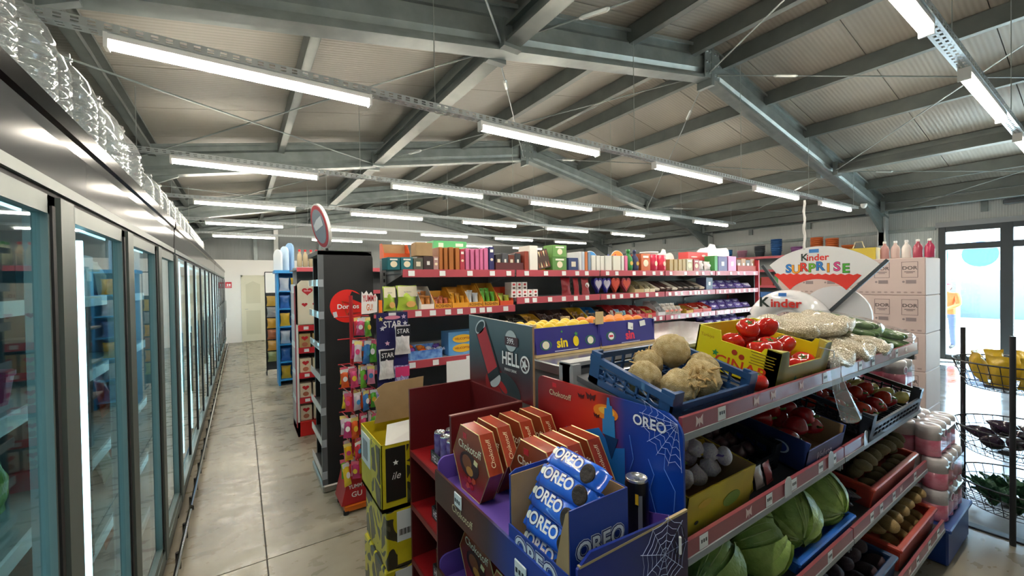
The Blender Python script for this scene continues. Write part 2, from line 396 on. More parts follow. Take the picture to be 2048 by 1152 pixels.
# purlins and ties along the building
def cee(h, w_): 
    b = MB(); L = YB - YF
    return b.box(-.004, .004, 0, L, 0, h).box(-.004, w_, 0, L, 0, .006).box(-.004, w_, 0, L, h - .006, h).box(w_ - .006, w_, 0, L, 0, .025).box(w_ - .006, w_, 0, L, h - .025, h)
pm = cee(.19, .075).mesh('purlin', STEEL_D)
for x in (-.95, .5, 2.05, 3.5, 4.62, 5.3, 6.45, 7.75, 9.35, 10.6, 11.55):
    struct(put('roof_purlin', pm, None, (x, YF, roof_z(x) - .2)), 'galvanised purlin carrying the roof panels')
def dcee(h, w_, L):
    b = MB(); b.box(-.006, .006, 0, L, 0, h)
    for s in (-1, 1): b.box(min(0, s * w_), max(0, s * w_), 0, L, 0, .008).box(min(0, s * w_), max(0, s * w_), 0, L, h - .008, h).box(s * w_ - .004, s * w_ + .004, 0, L, 0, .03).box(s * w_ - .004, s * w_ + .004, 0, L, h - .03, h)
    return b
tm = dcee(.16, .07, 3.8).mesh('tie_beam', STEEL_D)
for x in (1.93, 8.85, -1.3, 11.35):
    for yf in (-1.0, 3.0, 7.0, 11.0):
        z = 4.21 - SL * abs(x - RX) + .02
        tb = struct(put('tie_beam', None, None, (x, yf + .1, z)), 'galvanised tie beam between two portal frames')
        put('channel', tm, tb)
        MB().box(-.09, .09, -.01, .06, -.03, .2).box(-.09, .09, 3.74, 3.81, -.03, .2).build('end_bracket', STEEL, tb)
# bracing rods with turnbuckles
def rod(p, q, r=.008):
    o = struct(put('bracing_rod', None, None, p), 'thin steel bracing rod crossing under the roof')
    d = Vector(q) - Vector(p); MB().tube([(0, 0, 0), d], r).build('rod', STEEL, o)
    MB().tube([d * .12, d * .125, d * .165, d * .17], [.01, .022, .022, .01], 6).build('turnbuckle', ALU, o)
def lowz(x): return 4.24 - SL * abs(x - RX)
for y0 in (3.1, 7.1, 11.1, -.9):
    for xa, xb in ((-1.5, 1.85), (1.95, 4.9), (5.1, 8.8), (8.9, 11.6)):
        if (xa, y0) in ((1.95, 7.1), (5.1, 7.1), (1.95, 11.1), (5.1, 11.1)): continue
        rod((xa, y0, lowz(xa) + .02), (xb, y0 + 3.8, lowz(xb) + .02)); rod((xa, y0 + 3.8, lowz(xa) + .05), (xb, y0, lowz(xb) + .05))
# LED rows: perforated tray, hangers and lamps
RAILS = (.58, 2.9, 5.22, 7.58, 9.92, 12.3)
tr = MB(); L0, L1 = -1.0, 9.85
for s in (-1, 1):
    tr.box(L0, L1, s * .035 - .001, s * .035 + .001, 0, .008).box(L0, L1, s * .035 - .001, s * .035 + .001, .019, .025).box(L0, L1, s * .035 - .001, s * .035 + .001, .036, .045)
    x = L0
    while x < L1:
        tr.box(x, x + .03, s * .035 - .001, s * .035 + .001, .008, .036); x += .06
tr.box(L0, L1, -.035, -.02, 0, .002).box(L0, L1, -.006, .006, 0, .002).box(L0, L1, .02, .035, 0, .002)
x = L0
while x < L1: tr.box(x, x + .03, -.03, .03, 0, .002); x += .06
trm = tr.mesh('perforated_tray', mat('tray_zinc', '#c3cacb', .35, .7))
lbm = MB().cbox(-.66, .66, -.03, .03, .012, .05, .006).mesh('lamp_body', WHITE)
ldm = MB().prism([(.026 * math.cos(a), .026 * math.sin(a)) for a in [PI * i / 8 for i in range(8, 17)]], 'X', -.65, .65).mesh('diffuser', TUBE)
lem = MB().box(-.0085, .0085, -.03, .03, -.027, .05).mesh('end_cap', WHITE)
rowname = ('above the vegetable stand', 'over the long sweet shelf', 'over the biscuit display', 'over the blue display', 'just past the crisp rack', 'closest to the white partition')
nm = ('first', 'second', 'third', 'fourth', 'fifth', 'sixth')
for k, yr in enumerate(RAILS):
    t = thing('cable_tray', ['perforated zinc cable tray hung above the vegetable stand', 'perforated zinc cable tray hung above the front of the long sweet shelf', 'perforated zinc cable tray hung above the biscuit display', 'perforated zinc cable tray hung above the blue display', 'perforated zinc cable tray hung past the crisp rack', 'perforated zinc cable tray hung closest to the white partition'][k], 'cable tray', (0, yr, 2.985), group='hanging cable trays')
    put('tray', trm, t)
    for x in (-.8, 1.25, 3.5, 5.65, 7.75, 9.7):
        MB().tube([(x, 0, .04), (x, 0, roof_z(x) - 2.985 - .005)], .0035, 5).build('hanger_wire', ALU, t)
    for i in range(5):
        la = thing('led_lamp', nm[i] + ' LED batten from the freezers, row ' + rowname[k], 'lamp', (.11 + 2.185 * i, yr, 2.935), group='LED battens of one row')
        put('lamp_body', lbm, la); put('diffuser', ldm, la); put('end_cap', lem, la, (-.658, 0, 0)); put('end_cap', lem, la, (.658, 0, 0))
# shop-front glazing
SF = mat('shopfront_frame', '#3c4246', .45, .3)
wd = struct(put('window_1', None, None, (XR, 0, 0)), 'dark framed glazed shop front with a transom light')
for (y0, y1) in ((2.06, 2.16), (1.19, 1.35), (.2, .28), (-.8, -.7), (-1.85, -1.75), (-2.9, -2.8)): MB().cbox(-.05, .08, y0, y1, 0, 2.66, .006).build('frame_post', SF, wd)
MB().cbox(-.045, .075, -2.8, 2.06, 2.56, 2.66).build('frame_head', SF, wd); MB().cbox(-.045, .075, -2.8, 2.06, 2.2, 2.32).build('transom', SF, wd); MB().cbox(-.045, .075, -2.8, 2.06, 0, .09).build('sill', SF, wd)
for a, b_ in ((1.35, 2.06), (.28, 1.19), (-.7, .2), (-1.75, -.8), (-2.8, -1.85)):
    MB().box(.01, .018, a, b_, .09, 2.2).build('pane', GLASS, wd); MB().box(.01, .018, a, b_, 2.32, 2.56).build('pane', GLASS, wd)
# outside
yd = struct(MB().box(XR + .12, 40, -30, 40, -.4, -.2).build('ground_outside', mat('paving_outside', '#d9d6d0', .8, noise_=(.6, .2), col2='#c6c3bd')), 'sunlit pale paving outside the shop')
MB().box(XR + .12, XR + 1.2, -4, 4, -.2, -.02).build('door_step', mat('step', '#bfbcb6', .8), yd)
ow = tag(MB().box(27, 27.3, -10, 22, -.2, 1.9).build('boundary_wall', mat('grey_boundary', '#70757c', .8)), 'grey boundary wall across the yard seen through the shop front', 'wall')
bn = tag(MB().box(26.7, 26.78, -8, 14, 2.0, 3.6).build('banner', mat('banner_white', '#f5f6f8', .6)), 'long white banner with blue shapes above the boundary wall', 'banner')
for y, w_, h_ in ((6.2, 1.2, 1.1), (5.0, .9, 1.5), (3.6, 1.1, 1.1), (1.8, 1.2, 1.2)): patch(bn, '#2f63b4', w_, h_, (26.69, y, 2.6), '-X', 'blue_shape', shape='oval')
tag(MB().tube([(22, 3.5, -.2), (22, 3.5, 4)], .05, 8).build('steel_pole', WHITE), 'white steel pole standing in the yard outside the entrance', 'pole')
# ================================================================ FREEZERS along the left wall
def label_item(o, col, w_, h_, loc, face): return patch(o, col, w_, h_, loc, face)
PILLOW = {}
def pillow_mesh(m, key='p'):
    """unit sealed bag: x -.5...5, z 0..1, thickness about 1 in y, crimped top and bottom"""
    if m.name in PILLOW: return PILLOW[m.name]
    b = MB(); nu, nv = 10, 14
    rnd = random.Random(3)
    def side(s):
        def fn(u, v):
            e = (math.sin(PI * min(1, max(0, (v - .07) / .86))) ** .6) if .07 < v < .93 else 0
            t = (math.sin(PI * u) ** .75) * e
            wr = (.09 * math.sin(11 * u + 6 * v) * math.sin(PI * u) + .07 * math.sin(23 * v + 5 * u) * math.sin(PI * v)) * e
            return ((u - .5) * (1 - .13 * e + .02 * math.sin(13 * v)), s * (.5 * t + wr * .5), v + .012 * math.sin(7 * u) * (1 if v > .9 else 0))
        return fn
    b.grid(side(-1), nu, nv).grid(side(1), nu, nv)
    PILLOW[m.name] = b.mesh('bag', m, True); return PILLOW[m.name]
def bagmat(key, col, rough=.22): return mat('film_' + key, col, rough, bump=(18, .25), coat=.4)

def freezer(y0, y1, n, label, name, framed, header_mat):
    f = thing(name, label, 'freezer', (0, y0, 0)); L = y1 - y0; xf = -.40; xb = -1.25
    MB().box(xb, xb + .06, 0, L, .12, 2.08).box(xb, xf - .02, 0, .05, .12, 2.08).box(xb, xf - .02, L - .05, L, .12, 2.08).build('cabinet_shell', mat('freezer_liner', '#7f9499', .5), f)
    MB().cbox(xb, xf + .0, 0, L, .04, .2, .008).build('base', mat('freezer_base', '#3a3e40', .4, .4), f)
    MB().box(xb, xf - .02, 0, L, 2.03, 2.13).build('cabinet_roof', mat('freezer_top', '#c9cdce', .5), f)
    hb = 1.95
    MB().prism([(xf - .02, hb), (xf + .015, hb), (xf + .02, 2.06), (xf + .02, 2.09), (xf - .02, 2.09)], 'Y', 0, L).build('header_panel', header_mat, f)
    MB().prism([(xf - .03, 2.085), (xf + .015, 2.085), (xf + .028, 2.1), (xf + .028, 2.145), (xf + .015, 2.158), (xf - .03, 2.165)], 'Y', 0, L).build('top_rail', BLACK, f)
    MB().box(xf - .02, xf + .03, 0, L, .2, .25).build('sill_rail', ALU_D, f)
    MB().box(xf - .02, xf + .02, 0, L, 1.925, 1.952).build('head_rail', ALU_D, f); MB().box(xf - .02, xf + .01, 0, L, 1.905, 1.925).build('head_gap', BLACK_M, f)
    b = MB(); b.tube([(xf + .07, 0, .11), (xf + .07, L, .11)], .012, 8); b.build('bumper_bar', mat('chrome', '#d8dcdc', .15, 1), f)
    k = .2
    while k < L: MB().lathe([(.014, 0), (.014, .1)], 8, xf + .055, k).build('bumper_foot', BLACK_M, f); k += .36
    MB().box(xf - .1, xf - .07, .06, L - .06, 1.895, 1.91).build('added_fill_strip', led('freezer_added_fill', '#c4efff', 1.2), f)  # glowing strip added under the header to brighten the freezer shelves
    p = L / n
    for z in (.26, .62, .98, 1.34, 1.64):
        sh = MB().box(xb + .06, xf - .12, .05, L - .05, z - .012, z).build('shelf', mat('wire_white', '#8fa0a4', .4), f)
        MB().box(xf - .122, xf - .112, .05, L - .05, z - .03, z + .012).build('price_rail', mat('rail_white', '#eef5f8', .35), sh)
    for i in range(n):
        a, e = i * p, (i + 1) * p
        if framed:
            fw_ = .045
            d = MB().box(xf, xf + .025, a + .05, a + .05 + fw_, .25, 1.905).box(xf, xf + .025, e - .05 - fw_, e - .05, .25, 1.905).box(xf, xf + .025, a + .05, e - .05, .25, .29).box(xf, xf + .025, a + .05, e - .05, 1.86, 1.905).build('door', ALU_D, f)
            MB().box(xf + .006, xf + .012, a + .08, e - .08, .28, 1.87).build('pane', FGLASS, d)
            MB().box(xf + .025, xf + .03, e - .085, e - .065, .28, 1.88).build('seal', BLACK_M, d)
            MB().box(xf - .03, xf + .035, e - .048, e + .048, .2, 1.905).build('mullion', mat('mullion_grey', '#56605d', .45, .2), f)
            MB().box(xf - .075, xf - .06, e - .2, e - .185, .3, 1.85).build('light_strip', COLD, f)
        else:
            d = MB().box(xf, xf + .018, a + .008, a + .026, .25, 1.905).box(xf, xf + .018, e - .026, e - .008, .25, 1.905).build('door', mat('door_edge_black', '#23282b', .3), f)
            MB().box(xf + .004, xf + .01, a + .012, e - .012, .26, 1.9).build('pane', FGLASS, d)
            MB().tube([(xf + .04, e - .06, .8), (xf + .04, e - .06, 1.3)], .008).build('handle', ALU, d)
            MB().box(xf - .05, xf - .03, e - .01, e + .01, .27, 1.9).build('light_strip', COLD, f)
    return f
HEAD = mat('header_satin', '#4a4b4b', .14, 0, spec=.06)
fz = freezer(-.66, 3.66, 6, 'tall glass-door freezer with grey aluminium door frames and a black top rail', 'display_freezer', True, HEAD)
fz2 = freezer(3.72, 8.94, 7, 'tall glass-door chiller with slim black door edges next to the framed freezer', 'display_chiller', False, HEAD)
fz3 = freezer(9.0, 14.2, 7, 'tall glass-door chiller with slim black door edges ending near the white partition', 'display_chiller', False, HEAD)
# vertical banner inside the framed freezer with big letters
vb = tag(MB().box(-.495, -.49, 2.03, 2.2, .66, 1.59).build('side_banner', mat('banner_maroon', '#5d3a40', .5)), 'maroon side banner with large pale sideways letters inside the framed freezer', 'banner')
txt('OXIXO', vb, '#c3c8c9', .1, (-.489, 2.115, 1.12), rot=(PI / 2, PI / 2, PI / 2), sx=1.5)
# frozen goods on the freezer shelves
def stock(y0, y1, zs, cols, lab, grp, seed, w0=.12, xf=-.56):
    rnd = random.Random(seed)
    for zi, z in enumerate(zs):
        y = y0
        while y < y1:
            kind, col = cols[rnd.randrange(len(cols))] if not isinstance(cols[0], list) else rnd.choice(cols[zi % len(cols)])
            w_ = w0 * rnd.uniform(.8, 1.3)
            if y + w_ > y1: break
            h_ = rnd.uniform(.14, .24) if z < 1.6 else rnd.uniform(.12, .2)
            if kind == 'box':
                o = put('frozen_box', cbox_mesh(.2, round(w_ - .01, 2), round(h_, 2), flat(col, .4)), None, (xf - .11, y + w_ / 2, z))
                patch(o, '#e8e8e4', w_ * .5, h_ * .4, (-.1005, 0, h_ * .55), '-X'); patch(o, '#e8e8e4', w_ * .5, h_ * .3, (.1005, 0, h_ * .55), '+X')
                tag(o, COLN[col] + ' labelled carton ' + lab, 'box', grp)
            elif kind == 'tub':
                k = ('tub', col)
                if k not in CB: CB[k] = MB().lathe([(.045, 0), (.058, .085), (.062, .086), (.062, .1), (.03, .102)], 14).mesh('tub', flat(col, .35))
                o = put('frozen_tub', CB[k], None, (xf - .07, y + w_ / 2, z)); tag(o, COLN[col] + ' round tub ' + lab, 'tub', grp)
            else:
                o = put('frozen_bag', pillow_mesh(bagmat(col, col)), None, (xf - .08, y + w_ / 2, z), (R(-8), 0, PI / 2), (w_ - .01, .07, h_)); tag(o, COLN[col] + ' frozen food bag ' + lab, 'bag', grp)
            y += w_ + .012
COLN = {'#c2452a': 'orange red', '#8b2a3c': 'crimson', '#7d9a4a': 'green', '#4f7f5a': 'dark green', '#3f6fb0': 'blue', '#d9d4c4': 'cream', '#c4622e': 'orange', '#a23b6a': 'magenta', '#5f8f9a': 'teal', '#b9c3c6': 'silver', '#d8b94a': 'yellow', '#6a4a38': 'brown', '#e6e8ea': 'white'}
FZ = (.261, .621, .981, 1.341, 1.641)
stock(.9, 1.42, FZ, [[('bag', '#5f8f9a'), ('box', '#6a4a38')], [('bag', '#8b2a3c'), ('bag', '#3f6fb0')], [('box', '#8b2a3c'), ('bag', '#6a4a38')], [('box', '#d8b94a'), ('bag', '#b9c3c6')], [('box', '#c2452a')]], 'behind the framed glass door closest to the shop front', 'frozen goods behind the first framed door', 3, .15)
stock(1.6, 2.0, FZ, [[('bag', '#d8b94a'), ('bag', '#c4622e')], [('bag', '#3f6fb0'), ('bag', '#7d9a4a')], [('bag', '#7d9a4a'), ('bag', '#4f7f5a')], [('tub', '#a23b6a'), ('tub', '#d9d4c4')], [('box', '#5f8f9a'), ('bag', '#b9c3c6')]], 'in front of the maroon banner', 'frozen goods in front of the banner', 5, .13)
stock(2.34, 2.92, FZ, [('bag', '#5f8f9a'), ('bag', '#4f7f5a'), ('box', '#5f8f9a'), ('bag', '#b9c3c6')], 'behind the framed door after the maroon banner', 'frozen goods behind the third framed door', 8, .14)
stock(3.06, 3.6, FZ, [('box', '#8b2a3c'), ('bag', '#d9d4c4'), ('box', '#6a4a38'), ('bag', '#c2452a')], 'behind the last framed door', 'frozen goods behind the last framed door', 9, .14)
stock(3.8, 8.9, FZ[1:], [('box', '#3f6fb0'), ('bag', '#d9d4c4'), ('tub', '#e6e8ea'), ('bag', '#d8b94a'), ('box', '#b9c3c6'), ('bag', '#c2452a')], 'in the chiller next to the framed freezer', 'chilled goods in the middle chiller', 11, .27)
stock(9.1, 14.1, FZ[1:], [('box', '#3f6fb0'), ('tub', '#e6e8ea'), ('bag', '#d9d4c4'), ('box', '#b9c3c6')], 'in the chiller near the white partition', 'chilled goods in the far chiller', 12, .4)
# clear plastic bottles on top of the freezers
def bottle_mesh(key, h_, r, cap):
    pr = [(r * .55, 0), (r * .9, .006)]; z = .02; n = 6; dz = (h_ * .62 - .02) / n
    for i in range(n):
        pr += [(r, z + dz * .15), (r, z + dz * .7), (r * .93, z + dz * .85), (r * .93, z + dz * .97)]; z += dz
    pr += [(r, h_ * .64), (r * .97, h_ * .7), (r * .8, h_ * .79), (r * .5, h_ * .87), (r * .27, h_ * .915), (r * .25, h_ * .95), (r * .31, h_ * .953), (r * .31, h_ * .962), (r * .25, h_ * .965), (r * .25, h_)]
    return MB().lathe(pr, 20, cap=False).mesh('bottle', PET, True)
big = bottle_mesh('big', .50, .098, None); mid = bottle_mesh('mid', .40, .08, None)
def bottle(me, h_, r, loc, label, grp, cap=None, lab=None):
    o = tag(put('plastic_bottle', me, None, loc, (0, 0, random.uniform(0, 6))), label, 'bottle', grp)
    if cap: MB().lathe([(r * .3, h_ * .955), (r * .3, h_ * 1.005), (r * .2, h_ * 1.01)], 12).build('cap', flat(cap, .4), o)
    return o
ZT = 2.1305
for i in range(11): bottle(big, .5, .098, (-.58 - (.02 if i % 2 else 0), 1.02 + .225 * i, ZT), 'large clear ribbed plastic bottle standing on the framed freezer', 'large clear bottles on the framed freezer')
for i in range(5): bottle(big, .5, .098, (-.82, 1.2 + .5 * i, ZT), 'large clear ribbed plastic bottle in the rear row on the framed freezer', 'large clear bottles in the rear row')
for i in range(13): bottle(mid, .4, .08, (-.58 + .02 * (i % 2), 3.85 + .19 * i, ZT), 'medium clear ribbed plastic bottle standing on the chiller next to the framed freezer', 'medium clear bottles on the chiller')
for i in range(3): bottle(mid, .4, .08, (-.57, 6.35 + .19 * i, ZT), 'clear plastic bottle with a yellow cap on the chiller', 'yellow capped bottles on the chiller', '#e8c21a')
for i in range(9): bottle(mid, .4, .08, (-.58, 7.0 + .2 * i, ZT), 'clear plastic bottle on the chiller beyond the yellow caps', 'clear bottles beyond the yellow caps')
for i in range(6): bottle(mid, .4, .08, (-.78, 6.4 + .24 * i, ZT), 'clear plastic bottle behind the yellow capped bottles', 'clear bottles behind the yellow caps')
# security cameras on the left side
for y, lab in ((3.95, 'white bullet security camera on the left wall beside the portal column'), (4.35, 'second white bullet security camera on the left wall, further from the column')):
    t = thing('security_camera', lab, 'camera', (XL, y, 3.02), 0, 'security cameras on the left wall')
    MB().lathe([(.05, 0), (.05, .02), (.03, .03)], 14).build('mount', WHITE, t, (0, 0, 0), (0, PI / 2, 0))
    MB().tube([(.02, 0, 0), (.14, 0, -.01)], .015).build('arm', WHITE, t)
    MB().tube([(.1, -.02, -.02), (.3, -.16, -.07)], .045, 12).build('body', WHITE, t)
    MB().tube([(.3, -.16, -.07), (.305, -.163, -.072)], .036, 12).build('lens', BLACK, t)

# ================================================================ END DISPLAYS along the aisle
# black snack tower with a round red emblem
t = thing('snack_tower', 'tall black snack display tower with a round red emblem, end of the long shelf', 'display rack', (.52, 3.6, 0))
BP = mat('tower_black', '#1e2022', .45, bump=(160, .12))
arc = [(.43 - .06 + .06 * math.sin(a), 1.9 + .06 * math.cos(a)) for a in [PI / 2 * (1 - i / 6) for i in range(7)]]
MB().prism([(.04, .06), (.43, .06)] + arc + [(.04, 1.96)], 'Y', 0, .03).build('side_panel', BP, t)
MB().prism([(.04, .06), (.43, .06)] + arc + [(.04, 1.96)], 'Y', .56, .59).build('side_panel', BP, t)
MB().box(.4, .43, .03, .56, .06, 1.9).build('back_panel', BP, t)
MB().box(0, .42, .0, .59, 1.93, 1.965).build('top_panel', BP, t)
MB().cbox(0, .45, -.01, .6, 0, .06, .01).build('base', mat('brushed_base', '#a09d96', .35, .7), t)
MB().box(0, .04, .0, .03, .06, 1.96).build('edge_trim', mat('tower_grey', '#5a5e62', .4), t)
for i in range(7):
    z = .12 + .26 * i
    s = MB().box(.02, .4, .03, .56, z, z + .012).build('shelf', BLACK_M, t)
    MB().box(0, .008, .0, .56, z - .005, z + .05).build('price_rail', clear_mat('acrylic', '#dfe3e6', 1.5, haze=.35), s)
    MB().box(-.004, .035, -.006, .0, z - .01, z + .05).build('rail_clip', mat('clip_grey', '#9ba2aa', .35), s)
em = patch(t, '#e2231b', .275, .275, (.218, -.001, 1.507), name='round_emblem', shape='oval', n=40)
patch(t, '#1e2022', .13, .06, (.30, -.0022, 1.575), name='emblem_notch', rot=(PI / 2, R(25), 0))
o_ = MB().tube([(-.04, 0, .05), (.055, 0, .02), (-.005, 0, -.065)], .004, 4, True).build('triangle_mark', flat('#8b6a30'), t, (.215, -.004, 1.5))
txt('Doritos', t, '#f5f5f5', .04, (.222, -.0045, 1.502), off=.02)
patch(t, '#8e1a16', .1, .03, (.27, -.003, 1.435), name='emblem_tail', shape=[(-.5, -.3), (.5, .3), (.5, .5), (-.5, .5)])
patch(t, '#cfd3da', .03, .045, (.12, -.003, 1.44), name='sticker', rot=(PI / 2, R(-12), 0))
for i in range(6):
    for j in range(3):
        tag(put('crisp_bag', pillow_mesh(bagmat('#c4622e' if (i + j) % 2 else '#8b2a3c', '#c4622e' if (i + j) % 2 else '#8b2a3c')), None, (.72, 3.72 + .16 * j, .133 + .26 * i), (0, 0, -PI / 2), (.145, .06, .2)), ('orange' if (i + j) % 2 else 'crimson') + ' crisp bag on a shelf of the black snack tower', 'bag', 'crisp bags in the black tower')
# round board on the tower
t = thing('round_board', 'round red and white promotional board standing on the black snack tower', 'sign', (.63, 3.82, 1.966), rot=(0, R(-13), R(9)))
MB().tube([(0, 0, .003), (0, 0, .05)], .012, 8).build('stem', BLACK_M, t)
def disc(r, a, b, m, name, par, z=.225, n=36, ry=1.0):
    return MB().prism([(r * ry * math.cos(2 * PI * i / n), r * math.sin(2 * PI * i / n)) for i in range(n)], 'X', a, b).build(name, m, par, (0, 0, z))
disc(.19, -.012, .012, WHITE, 'board', t); disc(.178, -.0155, -.012, flat('#c23a44'), 'red_face', t); disc(.145, -.0175, -.0155, flat('#8f99a6'), 'grey_face', t)
MB().prism([(-.1, .0), (.1, -.03), (.12, .02), (.02, .06), (-.1, .08)], 'X', -.019, -.0175).build('printed_mark', flat('#d8dde2'), t, (0, 0, .225))
# biscuit display: white side panels with red strips, facing the aisle mouth
CRM = mat('cream_card', '#e5ddc9', .6)
t = thing('biscuit_display', 'white and grey shelf display with cream biscuit packs and red price strips', 'display rack', (.5, 5.1, 0))
MB().box(0, .02, 0, .5, 0, 1.7).build('side_panel', WHITE, t); MB().box(.43, .45, 0, .5, 0, 1.7).build('side_panel', WHITE, t)
MB().box(-.008, 0, .02, .06, .1, 1.68).build('red_edge', flat('#b03040'), t)
for i in range(5):
    MB().box(-.008, 0, .1, .4, .12 + .31 * i, .36 + .31 * i).build('printed_panel', flat('#c9b8b6'), t)
MB().box(0, .45, .48, .5, 0, 1.7).build('back_panel', GREY, t); MB().box(0, .45, 0, .5, 0, .16).build('plinth', mat('plinth_red', '#d3201f', .4), t)
MB().prism([(0, 1.25), (.0, 1.68), (.06, 1.74), (.45, 1.74), (.45, 1.25)], 'Y', .0, .012).build('header_card', CRM, t)
for (x, z, s) in ((.12, 1.62, .11), (.09, 1.47, .06), (.2, 1.47, .06), (.33, 1.47, .06)):
    patch(t, '#c8202c', s, s * .8, (x, -.001, z), name='heart_logo', shape='heart')
txt('Gellwe', t, '#ffffff', .018, (.12, -.003, 1.625)); txt('10', t, '#a03a3a', .035, (.3, -.002, 1.63))
SZ = (.16, .41, .69, .97, 1.22)
for i, z in enumerate(SZ[1:]):
    MB().box(.02, .43, .02, .48, z - .015, z).build('shelf', WHITE, t); s = MB().box(.02, .43, .0, .02, z - .045, z + .02).build('price_strip', mat('bright_strip', '#c62a35', .4), t)
    patch(s, TAG, .05, .035, (.1, -.001, z - .012), name='price_tag'); patch(s, TAG, .05, .035, (.3, -.001, z - .012), name='price_tag')
rnd = random.Random(4)
for i, z in enumerate(SZ[:-1]):
    for j in range(3):
        col = ('#ded3bb', '#ded3bb', '#d8c9ae', '#b9a06a')[i]
        o = tag(put('biscuit_pack', cbox_mesh(.115, .1, .17, flat(col, .5)), None, (.59 + .135 * j, 5.19, z + .001), (0, 0, rnd.uniform(-.05, .05))), 'cream biscuit pack with a red heart mark on the white shelf display', 'box', 'biscuit packs on the white display')
        patch(o, '#c8202c', .07, .055, (0, -.051, .12), shape='heart', name='heart_mark'); patch(o, '#b86f52', .06, .05, (0, -.051, .05), shape='oval', name='biscuit_picture')
for j in range(2):
    o = tag(put('biscuit_bag', pillow_mesh(bagmat('cream', '#e6ddc6')), None, (.61 + .17 * j, 5.17, 1.221), (0, 0, 0), (.15, .07, .26)), 'large cream biscuit bag with a red heart, top of the white display', 'bag', 'large biscuit bags'); 
# blue display behind it
t = thing('blue_display', 'narrow bright blue display rack with yellow packets', 'display rack', (.5, 7.9, 0))
BL = mat('display_blue', '#2f8fd0', .4)
MB().box(0, .03, 0, .4, 0, 1.9).build('side_panel', BL, t); MB().box(.42, .45, 0, .4, 0, 1.9).build('side_panel', BL, t); MB().box(0, .45, .38, .4, 0, 1.9).build('back_panel', BL, t); MB().box(-.03, .5, -.03, .42, 1.9, 1.95).build('top_panel', BL, t)
for i in range(6): MB().box(.03, .42, 0, .38, .08 + .3 * i, .1 + .3 * i).build('shelf', BL, t)
for i in range(6):
    for j in range(2): tag(put('snack_packet', pillow_mesh(bagmat(('y', 'b', 'c')[(i + j) % 3], ('#e0b52a', '#3b6fb5', '#c9d3de')[(i + j) % 3])), None, (.62 + .17 * j, 8.0, .101 + .3 * i), (0, 0, 0), (.15, .06, .22)), ('yellow', 'blue', 'silver')[(i + j) % 3] + ' snack packet on the bright blue display', 'packet', 'packets in the blue display')
for k, (x, z1, col) in enumerate(((.42, .36, '#dfe3e6'), (.52, .42, '#bcd3e6'), (.6, .48, '#8fb4d8'))):
    n = 14; h2 = z1
    tag(MB().prism([(-.11, 0), (.11, 0)] + [(.11 * math.cos(a), h2 - .11 + .11 * math.sin(a)) for a in [PI * i / n for i in range(n + 1)]], 'X', -.012, .012).build('header_board', flat(col, .5), None, (x + .12, 8.1, 1.951), (0, 0, .5)), ('pale grey', 'pale blue', 'sky blue')[k] + ' round-topped header board standing on the blue display', 'sign', 'header boards on the blue display')
# crisp rack
t = thing('crisp_rack', 'black wire rack with a white header and hanging crisp packets', 'display rack', (.38, 9.0, 0))
for x in (0, .2): MB().tube([(x, 0, 0), (x, 0, 1.95)], .009).build('post', BLACK_M, t); MB().tube([(x, 0, .012), (x, .32, .012)], .009).build('foot', BLACK_M, t)
MB().tube([(0, 0, 1.95), (.2, 0, 1.95)], .009).build('top_bar', BLACK_M, t); MB().box(.005, .195, -.006, .004, 1.58, 1.93).build('header_panel', WHITE, t); MB().box(.005, .195, .006, .012, .1, 1.56).build('mesh_back', mat('rack_mesh', '#2a2b2c', .6), t)
for i, c_ in enumerate(('#c59a3a', '#8f8b86', '#c9922e', '#9d5a34', '#c28b35', '#8a8f5a')):
    MB().tube([(.1, 0, 1.515 - .21 * i), (.1, -.1, 1.515 - .21 * i)], .004).build('peg', BLACK_M, t)
    tag(put('crisp_packet', pillow_mesh(bagmat(c_, c_)), None, (.48, 8.955, 1.31 - .21 * i), (0, 0, 0), (.17, .05, .19)), ('golden', 'grey', 'amber', 'rust brown', 'yellow brown', 'olive')[i] + ' crisp packet hanging on the black wire rack', 'packet', 'packets on the wire rack')
# bottle packs on top of the biscuit gondola
for x0, nb, capc, body, lab, yy, zz in ((.62, 6, '#c8242c', '#b9a98a', 'red capped drinks bottle on top of the row behind the biscuit display', 5.75, 1.92), (1.05, 6, '#4a9a3c', '#c7c9a8', 'green capped drinks bottle on top of the row behind the biscuit display', 5.75, 1.92)):
    bm_ = MB().lathe([(.026, 0), (.03, .005), (.03, .12), (.024, .15), (.011, .18), (.011, .2)], 10).mesh('bottle', flat(body, .25), True); cm = MB().lathe([(.014, .19), (.014, .215), (.01, .217)], 10).mesh('cap', flat(capc, .4))
    for i in range(nb):
        for j in range(2 if capc == '#4a9a3c' else 1):
            o = tag(put('drinks_bottle', bm_, None, (x0 + .065 * (i % 6), yy + .1 * j, zz)), lab, 'bottle', 'small bottles behind the biscuit display'); put('cap', cm, o)
